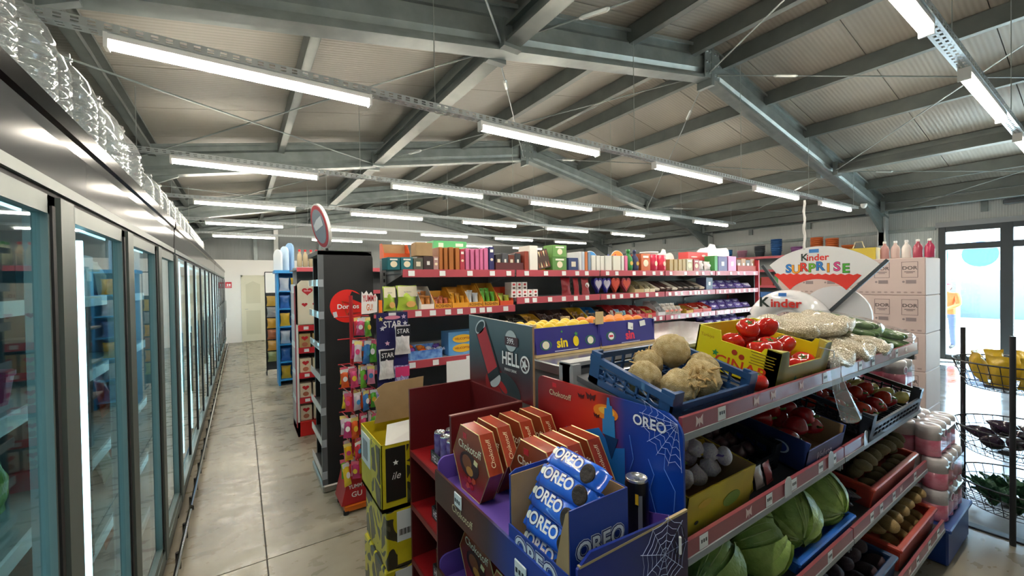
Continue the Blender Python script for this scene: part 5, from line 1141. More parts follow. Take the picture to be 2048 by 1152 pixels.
hd = [(.755, 1.46), (.81, 1.46), (.87, 1.47), (.875, 1.58), (.86, 1.61), (.845, 1.595), (.83, 1.625), (.81, 1.605), (.795, 1.635), (.775, 1.61), (.76, 1.63)]
MB().prism(hd, 'Y', 3.2, 3.212).build('header_card', mat('header_pale', '#f3eeec', .5), ys, yo); txt('YUMMY', ys, '#cf2430', .05, (.815 + yo[0], 3.199 + yo[1], 1.575), sx=.42, off=.02); txt('GU!', ys, '#e0701f', .05, (.815 + yo[0], 3.199 + yo[1], 1.507), sx=.42, off=.02)
MB().box(.885, .91, 3.2, 3.21, 1.38, 1.56).build('orange_card', flat('#ee7a1e'), ys, yo)
GC = ['#d8487a', '#e8b21e', '#6fb53a', '#d83a4a', '#e890b0', '#d9c9d0', '#f0d23a', '#3f7fc8', '#c93a78', '#58a83a', '#e6602a', '#d7b7c4']
rg = random.Random(14)
for lv, z in enumerate((1.44, 1.27, 1.08, .9, .72, .54, .4)):
    xs_ = {0: (.72, .78), 1: (.69, .75, .80)}.get(lv, (.62, .68, .74, .80))
    if lv % 2: xs_ = tuple(x + .012 for x in xs_)
    for j, x in enumerate(xs_):
        MB().tube([(x, 3.3, z), (x, 3.08, z + .012)], .0035, 5).build('peg', mat('peg_red', '#b01c26', .4), ys, yo)
        for q in range(2):
            c_ = GC[(lv * 5 + j * 2 + q * 3) % 12]; h_ = rg.uniform(.12, .17)
            o = put('gummy_bag', pillow_mesh(bagmat(c_, c_)), None, (x + rg.uniform(-.006, .006), 3.125 + .075 * q, z - h_ - .004), (R(rg.uniform(-5, 5)), R(rg.uniform(-6, 6)), rg.uniform(-.5, .5)), (.056, .04, h_))
            tag(o, f'{cname(c_)} gummy sweet bag hanging on {("the top", "the second", "the third", "the fourth", "the fifth", "the sixth", "the lowest")[lv]} pegs of the red stand', 'bag', 'gummy bags on the peg stand')
            patch(o, ('#f1e9ea', '#f3e08a', '#f0f0f0', '#e86a8a')[(lv + j + q) % 4], .95, .2, (0, -.2, .92), name='header_card'); patch(o, ('#f6f2f2', '#e8c23a', '#d9447a', '#3f8fc8')[(lv * 2 + j) % 4], .55, .28, (0, -.56, .5), name='printed_spot', shape='oval')
    MB().tube([(.6, 3.3, z), (.83, 3.3, z)], .005, 5).build('cross_bar', mat('peg_red', '#b01c26', .4), ys, yo)
# ---- navy star panel with marshmallow bags
sp, so = base('star_panel', 'tall narrow navy panel printed with pastel stars and hung with sweet bags', 'display stand', .92, 2.99)
NAVY = mat('star_navy', '#23235c', .4)
MB().box(.81, 1.04, 3.0, 3.008, 0, 1.475).build('panel', NAVY, sp, so); MB().box(.81, 1.04, 2.9, 3.1, 0, .02).build('foot', NAVY, sp, so)
for c_, of, d in (('#f6f4f2', .02, .0008),): txt('STAR', sp, c_, .05, (.925 + so[0], 3.0 - d + so[1], 1.385), off=of, sx=.85)
patch(sp, '#e58aa8', .12, .028, (.925 + so[0], 2.999 + so[1], 1.437), name='pink_band', shape='oval'); patch(sp, '#eceaf0', .055, .02, (.925 + so[0], 2.999 + so[1], 1.462), name='white_tab')
for x, z, c_ in ((.84, 1.43, '#e8d86a'), (.85, 1.36, '#e8e6f0'), (1.01, 1.44, '#d9c0e0'), (1.02, 1.39, '#e8e6f0'), (.885, 1.25, '#e9b8cc'), (.90, 1.0, '#e8e6f0'), (.85, .93, '#e8d86a'), (.9, .86, '#e9b8cc'), (1.0, .92, '#e8e6f0'), (.98, .8, '#e8d86a'), (.87, .78, '#e8e6f0')): patch(sp, c_, .04, .04, (x + so[0], 2.999 + so[1], z), name='printed_star', shape='star')
MAR = mat('marshmallow_film', '#dcd6da', .25, noise_=(9, .6), col2='#f2eef0', coat=.4); PURB = mat('purple_film', '#5a3f9a', .25, noise_=(9, .6), col2='#c9bfe0', coat=.4)
for i, (x, z, m_, c_, s) in enumerate(((.985, 1.165, MAR, '#1b1b2a', 'STAR'), (.865, 1.0, MAR, '#1b1b2a', 'STAR'), (.975, .87, PURB, '#d83a78', None), (.84, .74, PURB, None, None), (.835, .56, PURB, None, None), (.84, .38, PURB, None, None), (.94, .6, PURB, None, None))):
    o = put('marshmallow_bag', pillow_mesh(m_), None, (x, 2.96, z), (0, 0, rg.uniform(-.1, .1)), (.115, .05, .18 if i > 2 else .215))
    tag(o, ('upper black topped marshmallow bag lettered with white, on the navy panel', 'lower black topped marshmallow bag on the navy panel', 'purple sweet bag with a pink title on the navy panel', 'plain purple sweet bag hanging low on the navy panel')[min(i, 3)], 'bag', 'bags on the navy panel')
    if c_: patch(o, c_, .9, .34, (0, -.43, .8), name='title_band')
    if s: txt(s, o, '#f4f2f4', .16, (0, -.46, .8), sx=1.5, off=.02)
# ================================================================ VEGETABLE STAND
vs, vo = base('vegetable_stand', 'stepped grey vegetable stand with dull red price strips', 'shelving', 2.15, .95)
MB().box(1.02, 3.3, 1.16, 1.2, 0, 1.36).build('back_panel', DGREY, vs, vo); MB().box(1.02, 3.3, 1.155, 1.215, 1.36, 1.375).build('top_cap', GREY, vs, vo)
for x in (1.02, 2.14, 3.26): MB().box(x, x + .04, 1.14, 1.22, 0, 1.37).build('upright', GREY, vs, vo)
LV = {'A': (.69, 1.25, 1.12, 1.336), 'B': (.68, .905, 1.14, .985), 'C': (.65, .565, 1.14, .62), 'D': (.58, .25, 1.14, .295)}
STRIP2 = mat('price_strip_dull', '#95464f', .35, coat=.3)
def sh_z(k, y): a = LV[k]; return a[1] + (y - a[0]) / (a[2] - a[0]) * (a[3] - a[1])
BUTT = [(0, -.5), (.1, -.1), (.5, -.4), (.45, .1), (.5, .5), (.08, .15), (0, .3), (-.08, .15), (-.5, .5), (-.45, .1), (-.5, -.4), (-.1, -.1)]
rv = random.Random(31)
for k, (yf, zf, yb, zb) in LV.items():
    for i, (a, b_) in enumerate(((1.02, 2.15), (2.16, 3.3))):
        s = MB().prism([(yf + .012, zf - .02), (yb, zb - .02), (yb, zb), (yf + .012, zf)], 'X', a, b_).build('shelf', DGREY, vs, vo)
        MB().prism([(yf + .01, zf - .06), (yf + .03, zf - .06), (yb, zb - .1), (yb, zb - .02), (yf + .01, zf - .02)], 'X', a + .004, a + .01).build('bracket', GREY, s); MB().prism([(yf + .01, zf - .06), (yf + .03, zf - .06), (yb, zb - .1), (yb, zb - .02), (yf + .01, zf - .02)], 'X', b_ - .01, b_ - .004).build('bracket', GREY, s)
        st = MB().box(a, b_, yf, yf + .012, zf - .002, zf + .044).build('price_strip', STRIP2, vs, vo)
        MB().box(a, b_, yf - .004, yf + .012, zf - .022, zf - .002).build('strip_lip', GREY, vs, vo)
        x = a + (.06 if i == 0 else .2)
        while x < b_ - .1:
            if rv.random() < .25: patch(st, '#e3c9c6', .035, .035, (x + .02, yf - .001, zf + .021), name='butterfly_sticker', shape=BUTT)
            else:
                tg = patch(st, TAG, .042, .04, (x + .02, yf - .001, zf + .021), name='price_tag')
                for q in range(3): patch(tg, '#3a3d42', .006, .01, (-.011 + .011 * q, .002, .0009), '+Z', 'digit')
            x += rv.uniform(.1, .26)
for x, lab in ((1.62, ''), (2.0, ''), (2.4, '')): MB().prism([(-.025, 0), (.025, 0)] + arcpts(0, .045, .025, 0, 180), 'Y', .674, .676).build('clip_tag', mat('clear_tag', '#cfd3d6', .2), vs, (x + vo[0], vo[1], .9))
# ---- vegetables
def blob(name, fn, m, nu=16, nv=10): return MB().ball(fn, nu, nv).mesh(name, m, True)
def nz(v, s, seed=0): return noise.noise(Vector((v[0] * s + seed, v[1] * s + seed * .7, v[2] * s - seed)))
TOM = mat('tomato_skin', '#cf2a1c', .16, noise_=(9, .3), col2='#b31d15', coat=.5); LEAF = mat('calyx_green', '#4f7a30', .6)
def tomato_mesh(seed):
    def fn(a, t):
        p = PI * t; r = math.sin(p); lob = 1 + .05 * math.cos(5 * a + seed) * math.sin(p); z = math.cos(p) * .8
        if t < .18: z -= (.18 - t) * 1.1
        return (r * math.cos(a) * lob * 1.08, r * math.sin(a) * lob, z)
    return blob('tomato', fn, TOM, 20, 12)
TMS = [tomato_mesh(s) for s in (0, 1.3)]
st_b = MB()
for i in range(5): a = 2 * PI * i / 5; st_b.tube([(0, 0, .60), (.25 * math.cos(a), .25 * math.sin(a), .66), (.5 * math.cos(a), .5 * math.sin(a), .64)], [.07, .07, .01], 5)
st_b.tube([(0, 0, .55), (0, 0, .78)], .05, 5); CALYX = st_b.mesh('calyx', LEAF)
def tomato(loc, r, label, grp, rot=None):
    o = put('tomato', TMS[rv.randrange(2)], None, loc, rot or (rv.uniform(-.7, .7), rv.uniform(-.7, .7), rv.uniform(0, 6)), (r, r, r)); put('calyx', CALYX, o); return tag(o, label, 'tomato', grp)
CEL = mat('celeriac_skin', '#c0a264', .75, noise_=(3, .5), col2='#e6d6a8', bump=(22, .9))
def celeriac_mesh(seed):
    def fn(a, t):
        p = PI * t; v = Vector((math.sin(p) * math.cos(a), math.sin(p) * math.sin(a), math.cos(p)))
        k = 1 + .12 * nz(v, 1.6, seed) + .09 * nz(v, 4, seed) + .05 * nz(v, 9, seed) + .02 * nz(v, 20, seed)
        return v * k
    b = MB().ball(fn, 36, 24); return b.mesh('celeriac', CEL, True)
CMS = [celeriac_mesh(s) for s in (1.1, 5.2, 9.7)]
def roots(seed):
    r = random.Random(seed); b = MB()
    for i in range(16):
        a = r.uniform(0, 2 * PI); p = r.uniform(.0, .75); d = Vector((math.sin(p) * math.cos(a), math.sin(p) * math.sin(a), math.cos(p))); t = Vector((r.uniform(-1, 1), r.uniform(-1, 1), r.uniform(-.4, .6))) * .35
        b.tube([d * .93, d * 1.06 + t * .3, d * 1.05 + t * .8, d * 1.0 + t * 1.3], [.09, .08, .055, .02], 6)
    return b.mesh('roots', mat('celeriac_root', '#b8935a', .8, noise_=(20, .6), col2='#d2b883'), True)
RTS = [roots(2), roots(3)]
def celeriac(loc, r, rot, label, rooted=True):
    o = put('celeriac', CMS[rv.randrange(3)], None, loc, rot, (r, r, r * .9)); tag(o, label, 'celeriac', 'celeriac roots')
    if rooted: q = put('roots', RTS[rv.randrange(2)], o); q['kind'] = 'stuff'
# ---- plastic crates
def crate(name, label, x, y, z, w_, d, h, m, tilt=0, rz=0, low_front=True, grid=.03):
    t = thing(name, label, 'crate', (x, y, z), rot=(tilt, 0, rz)); X, Y = w_ / 2, d / 2
    b = MB(); u = -X + .01
    while u < X: b.box(u, u + .006, -Y + .004, Y - .004, 0, .006); u += grid
    u = -Y + .01
    while u < Y: b.box(-X + .004, X - .004, u, u + .006, .002, .008); u += grid
    g_ = b.build('base_grid', m, t); g_['kind'] = 'stuff'
    MB().box(-X, X, -Y, -Y + .012, 0, .022).box(-X, X, Y - .012, Y, 0, .022).box(-X, -X + .012, -Y, Y, 0, .022).box(X - .012, X, -Y, Y, 0, .022).build('bottom_frame', m, t)
    for sy in (-1, 1):
        hh = h * (.55 if sy < 0 and low_front else 1); y0 = sy * Y - (0 if sy < 0 else .01); b = MB(); b.box(-X, X, y0, y0 + .01, hh - .02, hh); u = -X + .05
        while u < X - .03: b.box(u, u + .01, y0 + .001, y0 + .009, .02, hh - .02); u += .055
        b.box(-X + .01, X - .01, y0 + .001, y0 + .009, hh * .5 - .004, hh * .5 + .004)
        o = b.build('end_wall', m, t); o['kind'] = 'stuff'
    for sx in (-1, 1):
        x0 = sx * X - (0 if sx < 0 else .01); b = MB(); lo = h * (.8 if low_front else 1)
        b.prism([(-Y, lo - .022), (Y, h - .022), (Y, h), (-Y, lo)], 'X', x0 - .004, x0 + .014); u = -Y + .04
        while u < Y - .03: b.box(x0 + .001, x0 + .009, u, u + .008, .02, lo - .015); u += .045
        for f_ in (.3, .6): b.box(x0 + .001, x0 + .009, -Y + .02, Y - .02, h * f_, h * f_ + .007)
        for u in (-Y + .05, -Y + .14, Y - .14): b.add([(x0 + .002, u, .03), (x0 + .002, u + .01, .03), (x0 + .002, u + .08, lo - .02), (x0 + .002, u + .07, lo - .02), (x0 + .007, u, .03), (x0 + .007, u + .01, .03), (x0 + .007, u + .08, lo - .02), (x0 + .007, u + .07, lo - .02)], [(0, 1, 2, 3), (7, 6, 5, 4), (0, 4, 5, 1), (1, 5, 6, 2), (2, 6, 7, 3), (3, 7, 4, 0)])
        o = b.build('side_wall', m, t); o['kind'] = 'stuff'
    for sx in (-1, 1):
        for sy in (-1, 1):
            hh = h * (1.0 if sy > 0 else (.82 if low_front else 1)) + .012
            MB().prism([(sx * X, sy * Y), (sx * (X - .045), sy * Y), (sx * (X - .045), sy * (Y - .012)), (sx * (X - .014), sy * (Y - .014)), (sx * (X - .012), sy * (Y - .045)), (sx * X, sy * (Y - .045))], 'Z', 0, hh).build('corner_post', m, t)
    return t
BLUEP = mat('crate_blue', '#274c7e', .35, coat=.2); NAVP = mat('crate_dark', '#1d242e', .4, coat=.2); REDP = mat('crate_red', '#b5402f', .4, coat=.2); BRB = mat('crate_bright_blue', '#2a6fd6', .35)
tl = math.atan(.2)
crate('plastic_crate', 'blue lattice plastic crate of celeriac on the stand', 1.26, .90, sh_z('A', .90) + .003, .47, .34, .1, BLUEP, tl)
zc = lambda y, r: sh_z('A', y) + .014 + r * .95
for i, (x, y, r, rot, l_, rt_) in enumerate(((1.345, .955, .066, (.3, .2, 1), 'smooth round celeriac lying on top of the others in the blue crate', False), (1.11, .89, .056, (1.2, .3, 2), 'rooty celeriac closest to the crate wall above the promotion stand', True), (1.235, .975, .055, (.5, -.8, 4), 'celeriac at the rear middle of the blue crate', True), (1.155, .79, .058, (1.3, -.3, 0), 'rooty celeriac at the front left of the blue crate', True), (1.285, .80, .064, (1.1, .4, 5), 'large celeriac at the front middle of the blue crate', True), (1.405, .87, .058, (2.3, .2, 1), 'celeriac leaning on the crate wall by the tomatoes', False))):
    celeriac((x, y, zc(y, r) + (.035 if i == 0 else 0)), r, rot, l_, rt_)
# ---- yellow tomato box
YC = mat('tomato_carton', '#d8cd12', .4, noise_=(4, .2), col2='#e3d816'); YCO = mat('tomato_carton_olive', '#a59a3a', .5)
tb = thing('tomato_box', 'bright yellow printed cardboard box of tomatoes on the stand', 'box', (1.85, .885, sh_z('A', .885) + .003), rot=(tl, 0, 0)); X, Y, h = .225, .165, .15
MB().prism([(-Y, 0), (Y, 0), (Y, h + .02), (.07, h + .02), (.06, h - .02), (-Y + .07, h - .02), (-Y + .06, h), (-Y, h)], 'X', -X, -X + .006).build('side_wall', YC, tb); MB().prism([(-Y, 0), (Y, 0), (Y, h + .02), (.07, h + .02), (.06, h - .02), (-Y + .07, h - .02), (-Y + .06, h), (-Y, h)], 'X', X - .006, X).build('side_wall', YC, tb)
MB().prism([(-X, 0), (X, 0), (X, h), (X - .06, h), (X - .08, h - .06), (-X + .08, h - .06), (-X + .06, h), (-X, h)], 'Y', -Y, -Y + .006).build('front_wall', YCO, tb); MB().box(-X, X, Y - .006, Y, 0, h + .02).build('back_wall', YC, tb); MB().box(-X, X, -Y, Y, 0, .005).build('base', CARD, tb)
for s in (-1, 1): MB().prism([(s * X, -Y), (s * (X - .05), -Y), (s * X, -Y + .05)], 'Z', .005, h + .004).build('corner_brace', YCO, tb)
txt('CINAR', tb, '#c8401c', .042, (-X - .001, -.03, .05), '-X', off=.02, sx=1.2); patch(tb, '#2f8a4a', .03, .03, (-X - .001, .075, .075), '-X', 'leaf_mark', shape='star')
for y, z in ((.0, .085), (-.03, .075)): patch(tb, '#a8341c', .022, .022, (-X - .001, y, z + .015), '-X', 'tomato_mark', shape='oval')
txt('Türkiye', tb, '#b98a1a', .014, (-X - .001, .12, .135), '-X')
for k in range(5): patch(tb, '#8f7f1c', .09 - .01 * (k % 2), .0035, (-X - .001, -.105, .125 - .011 * k), '-X', 'print_line')
txt('CINAR', tb, '#8a5a1c', .022, (.03, -Y - .001, .03), off=.01, sx=1.3); patch(tb, '#2f8a6a', .022, .022, (-.07, -Y - .001, .035), shape='star', name='leaf_mark')
tl_ = [(1.68, .97, 0), (1.68, .87, 0), (1.69, .78, 0), (1.78, .98, 0), (1.79, .88, 0), (1.79, .78, 0), (1.89, .98, 0), (1.9, .88, 0), (1.9, .78, 0), (2.0, .97, 0), (2.01, .87, 0), (2.01, .78, 0), (1.73, .93, 1), (1.74, .83, 1), (1.84, .94, 1), (1.85, .84, 1), (1.95, .93, 1), (1.955, .83, 1), (1.8, .9, 2), (1.9, .875, 2)]
for i, (x, y, u) in enumerate(tl_): tomato((x, y, sh_z('A', y) + .052 + .064 * u), .045 + .002 * (i % 2), ('lower', 'upper', 'topmost')[u] + ' ripe red tomato in the yellow box', 'tomatoes in the yellow box')
tomato((1.555, .755, sh_z('A', .765) + .043), .044, 'ribbed orange red tomato resting between blue crate and yellow box', None, (.3, 0, 0))
# ---- bags of white beans
def bean_mat():
    m = bpy.data.materials.new('white_beans'); m.use_nodes = True; n = m.node_tree.nodes; l = m.node_tree.links; b = n['Principled BSDF']; b.inputs['Roughness'].default_value = .4; b.inputs['Coat Weight'].default_value = .35
    tc = n.new('ShaderNodeTexCoord'); mp = n.new('ShaderNodeMapping'); mp.inputs['Scale'].default_value = (75, 120, 110); v = n.new('ShaderNodeTexVoronoi'); v.feature = 'F1'; v.inputs['Scale'].default_value = 1.0; v2 = n.new('ShaderNodeTexVoronoi'); v2.feature = 'DISTANCE_TO_EDGE'; v2.inputs['Scale'].default_value = 1.0
    l.new(tc.outputs['Object'], mp.inputs[0]); l.new(mp.outputs[0], v.inputs['Vector']); l.new(mp.outputs[0], v2.inputs['Vector'])
    r = n.new('ShaderNodeValToRGB'); e = r.color_ramp.elements; e[0].color = lin('#b3a585'); e[0].position = .02; e[1].color = lin('#e8dec8'); e[1].position = .26
    l.new(v2.outputs['Distance'], r.inputs[0]); l.new(r.outputs[0], b.inputs['Base Color']); bp = n.new('ShaderNodeBump'); bp.inputs['Strength'].default_value = .6; bp.inputs['Distance'].default_value = .012
    mr = n.new('ShaderNodeMapRange'); mr.inputs['From Max'].default_value = .25; l.new(v2.outputs['Distance'], mr.inputs[0]); l.new(mr.outputs[0], bp.inputs['Height']); l.new(bp.outputs[0], b.inputs['Normal']); return m
BEAN = bean_mat()
def bean_bag(x, y, z, w_, d, h, rz, label, tx=0):
    """soft film bag of beans lying flat: closed top film over a bean-filled cushion"""
    t = thing('bean_bag', label, 'bag', (x, y, z), rot=(tl + tx, 0, rz), group='bags of white beans')
    def fn(a, q):
        p = PI * q; s = math.sin(p) ** .55; c = math.cos(p); ca, sa = math.cos(a), math.sin(a)
        return (w_ / 2 * s * math.copysign(abs(ca) ** .6, ca), d / 2 * s * math.copysign(abs(sa) ** .6, sa), h * .48 * (1 + c * (.9 if c > 0 else .95)) + (.012 * math.sin(4 * a + x * 30) + .02 * nz((ca * s, sa * s, c), 2.2, x * 9) + .008 * nz((ca * s, sa * s, c), 7, x)) * s * (1 if c > -.3 else 0))
    MB().ball(fn, 32, 20).build('beans', BEAN, t, smooth=True)
    MB().grid(lambda u, v: ((u - .5) * w_ * .5, d * .49 + v * .05, h * .45 + .012 * math.sin(u * 14) * v), 10, 2).build('film_tail', FILM, t)
for x, y, up, w_, d, h, rz, lab in ((2.2, 1.0, 0, .24, .26, .1, .1, 'plump bag of white beans behind the tomato box'), (2.24, .80, 0, .26, .22, .1, -.05, 'bag of white beans at the shelf front beside the tomato box'), (2.47, 1.0, 0, .26, .26, .1, .2, 'bag of white beans under the pile at the back of the stand'), (2.51, .79, 0, .25, .21, .1, .1, 'middle bag of white beans at the shelf front'), (2.74, 1.0, 0, .24, .26, .1, -.15, 'bag of white beans under the pile beside the cucumbers'), (2.78, .79, 0, .25, .21, .095, .1, 'bag of white beans at the shelf front closest to the cucumbers'), (2.27, .96, 1, .27, .27, .09, .5, 'bag of white beans on top of the pile closest to the tomato box'), (2.5, .93, 1, .28, .25, .09, -.3, 'bag of white beans on top in the middle of the pile'), (2.74, .95, 1, .26, .25, .09, .25, 'bag of white beans on top of the pile closest to the cucumbers')):
    bean_bag(x, y, sh_z('A', y) + .003 + .09 * up, w_, d, h, rz, lab)
# ---- cucumbers in film
CUC = mat('cucumber_skin', '#2f5a2a', .35, noise_=(14, .6), col2='#6f9448', bump=(40, .5), coat=.3)
def cuc(L, r):
    b = MB(); n = 12; st = [(-.5, .15), (-.48, .6), (-.42, .88), (-.2, 1), (.1, 1.02), (.35, .95), (.46, .7), (.5, .2)]
    return b.tube([(.006 * math.sin(3 * s[0]), s[0] * L, 0) for s in st], [q[1] * r for q in st], n).mesh('cucumber', CUC, True)
CU = cuc(.34, .024)
for i, (x, y, dz, rz) in enumerate(((2.97, .96, 0, .06), (3.025, .96, 0, .06), (3.08, .95, 0, .06), (2.985, .965, .046, .06), (3.04, .96, .046, .06), (2.99, .97, .092, .1), (3.045, .965, .092, .1), (3.15, .87, 0, -.12), (3.205, .87, 0, -.12), (3.26, .87, 0, -.12), (3.18, .875, .046, -.12), (3.235, .875, .046, -.12))):
    tag(put('cucumber', CU, None, (x, y, sh_z('A', y) + .027 + dz), (tl, 0, rz)), ('cucumber in the high film bundle beside the beans', 'cucumber in the low film bundle at the end of the stand')[i > 6], 'cucumber', 'wrapped cucumbers')
for x, y, w_, hh, rz, lab in ((3.02, .962, .19, .078, .07, 'clear film wrapped round the high bundle of cucumbers'), (3.206, .872, .185, .056, -.12, 'clear film wrapped round the low bundle of cucumbers')):
    def fn(a, q):
        p = PI * q; s = abs(math.sin(p)) ** .35; ca, sa = math.cos(a), math.sin(a)
        return (w_ / 2 * math.copysign(abs(ca) ** .6, ca) * s, -.19 * math.cos(p), hh * math.copysign(abs(sa) ** .7, sa) * s + .003 * math.sin(9 * a + 7 * q))
    tag(MB().ball(fn, 18, 12).build('film_wrap', FILM, None, (x, y, sh_z('A', y) + hh + .002), (tl, 0, rz), True), lab, 'film')
# ---- hanging bag roll at the shelf edge
o = thing('bag_dispenser', 'translucent plastic bag roll hanging at the shelf edge beside the tomato box', 'plastic bags', (1.975, .655, 1.25)); o.scale = (.8, .8, .85)
HZ = clear_mat('milky_film', '#f8fafb', 1.4, .15, haze=.16)
MB().tube([(0, 0, .13), (0, -.01, .05), (.01, -.02, -.02), (.09, -.04, -.16)], [.018, .022, .03, .045], 14).build('film_roll', HZ, o, smooth=True); MB().tube([(0, .0, .13), (0, .0, .16), (-.005, .06, .17)], .003, 5).build('hook', ALU, o)
# ---- shelf B: garlic box, net, pepper box, pepper crate
def carton_open(name, label, x, y, z, w_, d, h, mo, mi, tilt, front=1.0, rz=0):
    t = thing(name, label, 'box', (x, y, z), rot=(tilt, 0, rz)); X, Y = w_ / 2, d / 2
    for s in (-1, 1): MB().box(s * X - (0 if s < 0 else .005), s * X + (.005 if s < 0 else 0), -Y, Y, 0, h).build('side_wall', mo, t); MB().box(s * (X - .0075) - .0015, s * (X - .0075) + .0015, -Y + .006, Y - .006, .006, h - .001).build('side_lining', mi, t)
    MB().box(-X, X, -Y, -Y + .005, 0, h * front).build('front_wall', mo, t); MB().box(-X, X, Y - .005, Y, 0, h).build('back_wall', mo, t); MB().box(-X + .01, X - .01, Y - .009, Y - .006, .006, h - .001).build('back_lining', mi, t); MB().box(-X, X, -Y, Y, 0, .005).build('base', mi, t)
    return t
tb2 = math.atan((1.02 - .935) / .46)
g_ = carton_open('garlic_box', 'yellow printed cardboard box of garlic at the end of the stand', 1.25, .90, sh_z('B', .90) + .004, .38, .36, .14, mat('garlic_carton', '#d2bb25', .5, noise_=(7, .8), col2='#bfa52a'), CARD, tb2)
patch(g_, '#7a9a3a', .1, .05, (.06, -.181, .06), shape='oval', name='printed_leaf'); patch(g_, '#d2a92a', .07, .025, (-.1, -.181, .095), shape='oval', name='printed_oval'); patch(g_, '#2a2320', .02, .012, (-.13, -.181, .04), shape='oval', name='hand_hole'); txt('garlic', g_, '#6f6a20', .02, (.08, -.182, .085), shear=.3) if False else None
GAR = mat('garlic_skin', '#ece4e2', .45, noise_=(7, .7), col2='#d2bfcf')
def garlic_mesh():
    def fn(a, t):
        p = PI * t; s = math.sin(p); lob = 1 + .07 * math.cos(7 * a) * s; z = math.cos(p) * .8 + (.45 * (1 - t / .22) ** 1.5 if t < .22 else 0); k = s * (1 if t > .22 else .75 + t)
        return (k * math.cos(a) * lob, k * math.sin(a) * lob, z)
    return blob('garlic', fn, GAR, 21, 12)
GM = garlic_mesh()
for i in range(8): y = 1.03 - .037 * i; tag(put('garlic_bulb', GM, None, (1.18 + .028 * i, y, sh_z('B', y) + .165 - .002 * i), (R(95), 0, rv.uniform(0, 6)), (.031, .031, .031)), 'violet tinged garlic bulb in the plait across the yellow box', 'garlic', 'plaited garlic')
for i in range(12): x, y = 1.11 + .075 * (i % 4), .80 + .08 * (i // 4); tag(put('garlic_bulb', GM, None, (x, y, sh_z('B', y) + .095 + .012 * (i % 2)), (rv.uniform(-1, 1), rv.uniform(-1, 1), rv.uniform(0, 6)), (.034, .034, .034)), 'pale garlic bulb loose in the yellow box', 'garlic', 'loose garlic')
for i in range(14):
    c_ = ('#d8b428', '#e6e4dc', '#7a9a3a', '#d8b428', '#7d5fa8')[i % 5]; x, y = 1.1 + .3 * rv.random(), .78 + .22 * rv.random()
    tag(MB().add([(-.03, -.012, 0), (.03, -.014, .004), (.034, .012, .012), (-.028, .014, .01), (-.03, -.012, .002), (.03, -.014, .006), (.034, .012, .014), (-.028, .014, .012)], [(0, 1, 2, 3), (7, 6, 5, 4), (0, 4, 5, 1), (1, 5, 6, 2), (2, 6, 7, 3), (3, 7, 4, 0)]).build('paper_label', flat(c_, .4), None, (x, y, sh_z('B', y) + .135 + .02 * rv.random()), (rv.uniform(-.5, .5), rv.uniform(-.5, .5), rv.uniform(0, 6))), cname(c_) + ' paper label among the garlic bulbs', 'label', 'garlic labels')
# dark net bag and plum-coloured sweet onions beside the garlic box
t = crate('plastic_crate', 'black plastic crate of dark vegetables beside the garlic box', 1.62, .955, sh_z('B', .955) + .004, .30, .36, .12, NAVP, tb2)
ONM = mat('dark_onion', '#3a2630', .3, noise_=(8, .6), col2='#5c3a44', coat=.3)
def onion_fn(a, t): p = PI * t; s = math.sin(p); z = math.cos(p) * .85 + (.35 * (1 - t / .15) if t < .15 else 0); return (s * math.cos(a), s * math.sin(a), z)
ONI = blob('onion', onion_fn, ONM, 16, 10)
for i in range(12): x, y = 1.525 + .064 * (i % 4), .87 + .07 * (i // 4); tag(put('dark_onion', ONI, None, (x, y, sh_z('B', y) + .045), (rv.uniform(-.6, .6), rv.uniform(-.6, .6), 0), (.031, .031, .031)), 'dark red onion in the black crate beside the garlic box', 'onion', 'dark onions')
for i, (x, y, c_) in enumerate(((1.56, .745, '#d9c8c4'), (1.63, .745, '#d06a6a'), (1.49, .745, '#d8c23a'))): tag(put('sweet_bag', pillow_mesh(bagmat('clear' + c_, c_, .15)), None, (x, y - .005, sh_z('B', y) + .003), (R(-12), 0, .1 * i), (.062, .025, .075)), ('clear packet with pale print', 'clear packet with red print', 'yellow packet')[i] + ' dropped in front of the black crate', 'packet')
g2 = carton_open('pepper_box', 'dark blue printed box of red peppers on the middle shelf', 2.0, .90, sh_z('B', .90) + .004, .36, .4, .13, mat('pepper_carton', '#1f2c5c', .45, noise_=(5, .7), col2='#2a3f80'), CARD, tb2, .75)
txt('Veluco', g2, '#cfd6ea', .04, (-.02, -.201, .05), shear=.3); patch(g2, '#c9d4ea', .07, .05, (-.181, -.1, .07), '-X', 'round_print', shape='oval'); patch(g2, '#1f3a8a', .055, .04, (-.182, -.1, .07), '-X', 'round_print', shape='oval')
PEP = mat('pepper_red', '#b3121a', .14, noise_=(6, .4), col2='#8e0d16', coat=.5); PEO = mat('pepper_orange', '#cf3a1c', .14, coat=.5, noise_=(6, .4), col2='#b52a14'); PEY = mat('pepper_pale', '#b9ad4a', .2, coat=.4, noise_=(6, .5), col2='#c9c06a')
def pepper_mesh(m, long=1.0):
    def fn(a, t):
        p = PI * t; s = math.sin(p) ** .5; lob = 1 + .12 * math.cos(3 * a + .4) * s; tp = 1 - .35 * t ** 2 * (1 if long > 1.2 else .6)
        return (s * math.cos(a) * lob * tp, s * math.sin(a) * lob * tp, (.5 - t) * 2 * long - (.25 if t < .12 else 0) * (1 - t / .12 if t < .12 else 0))
    return blob('pepper', fn, m, 20, 14)
PM = {'r': pepper_mesh(PEP, 1.3), 'o': pepper_mesh(PEO, 1.2), 'y': pepper_mesh(PEY, 2.0)}; STEM = MB().tube([(0, 0, 1.0), (.03, 0, 1.25), (.1, .02, 1.5)], [.16, .1, .12], 7).mesh('stem', LEAF, True)
def pepper(k, loc, rot, r, label, grp): o = put('pepper', PM[k], None, loc, rot, (r, r, r)); put('stem', STEM, o); return tag(o, label, 'pepper', grp)
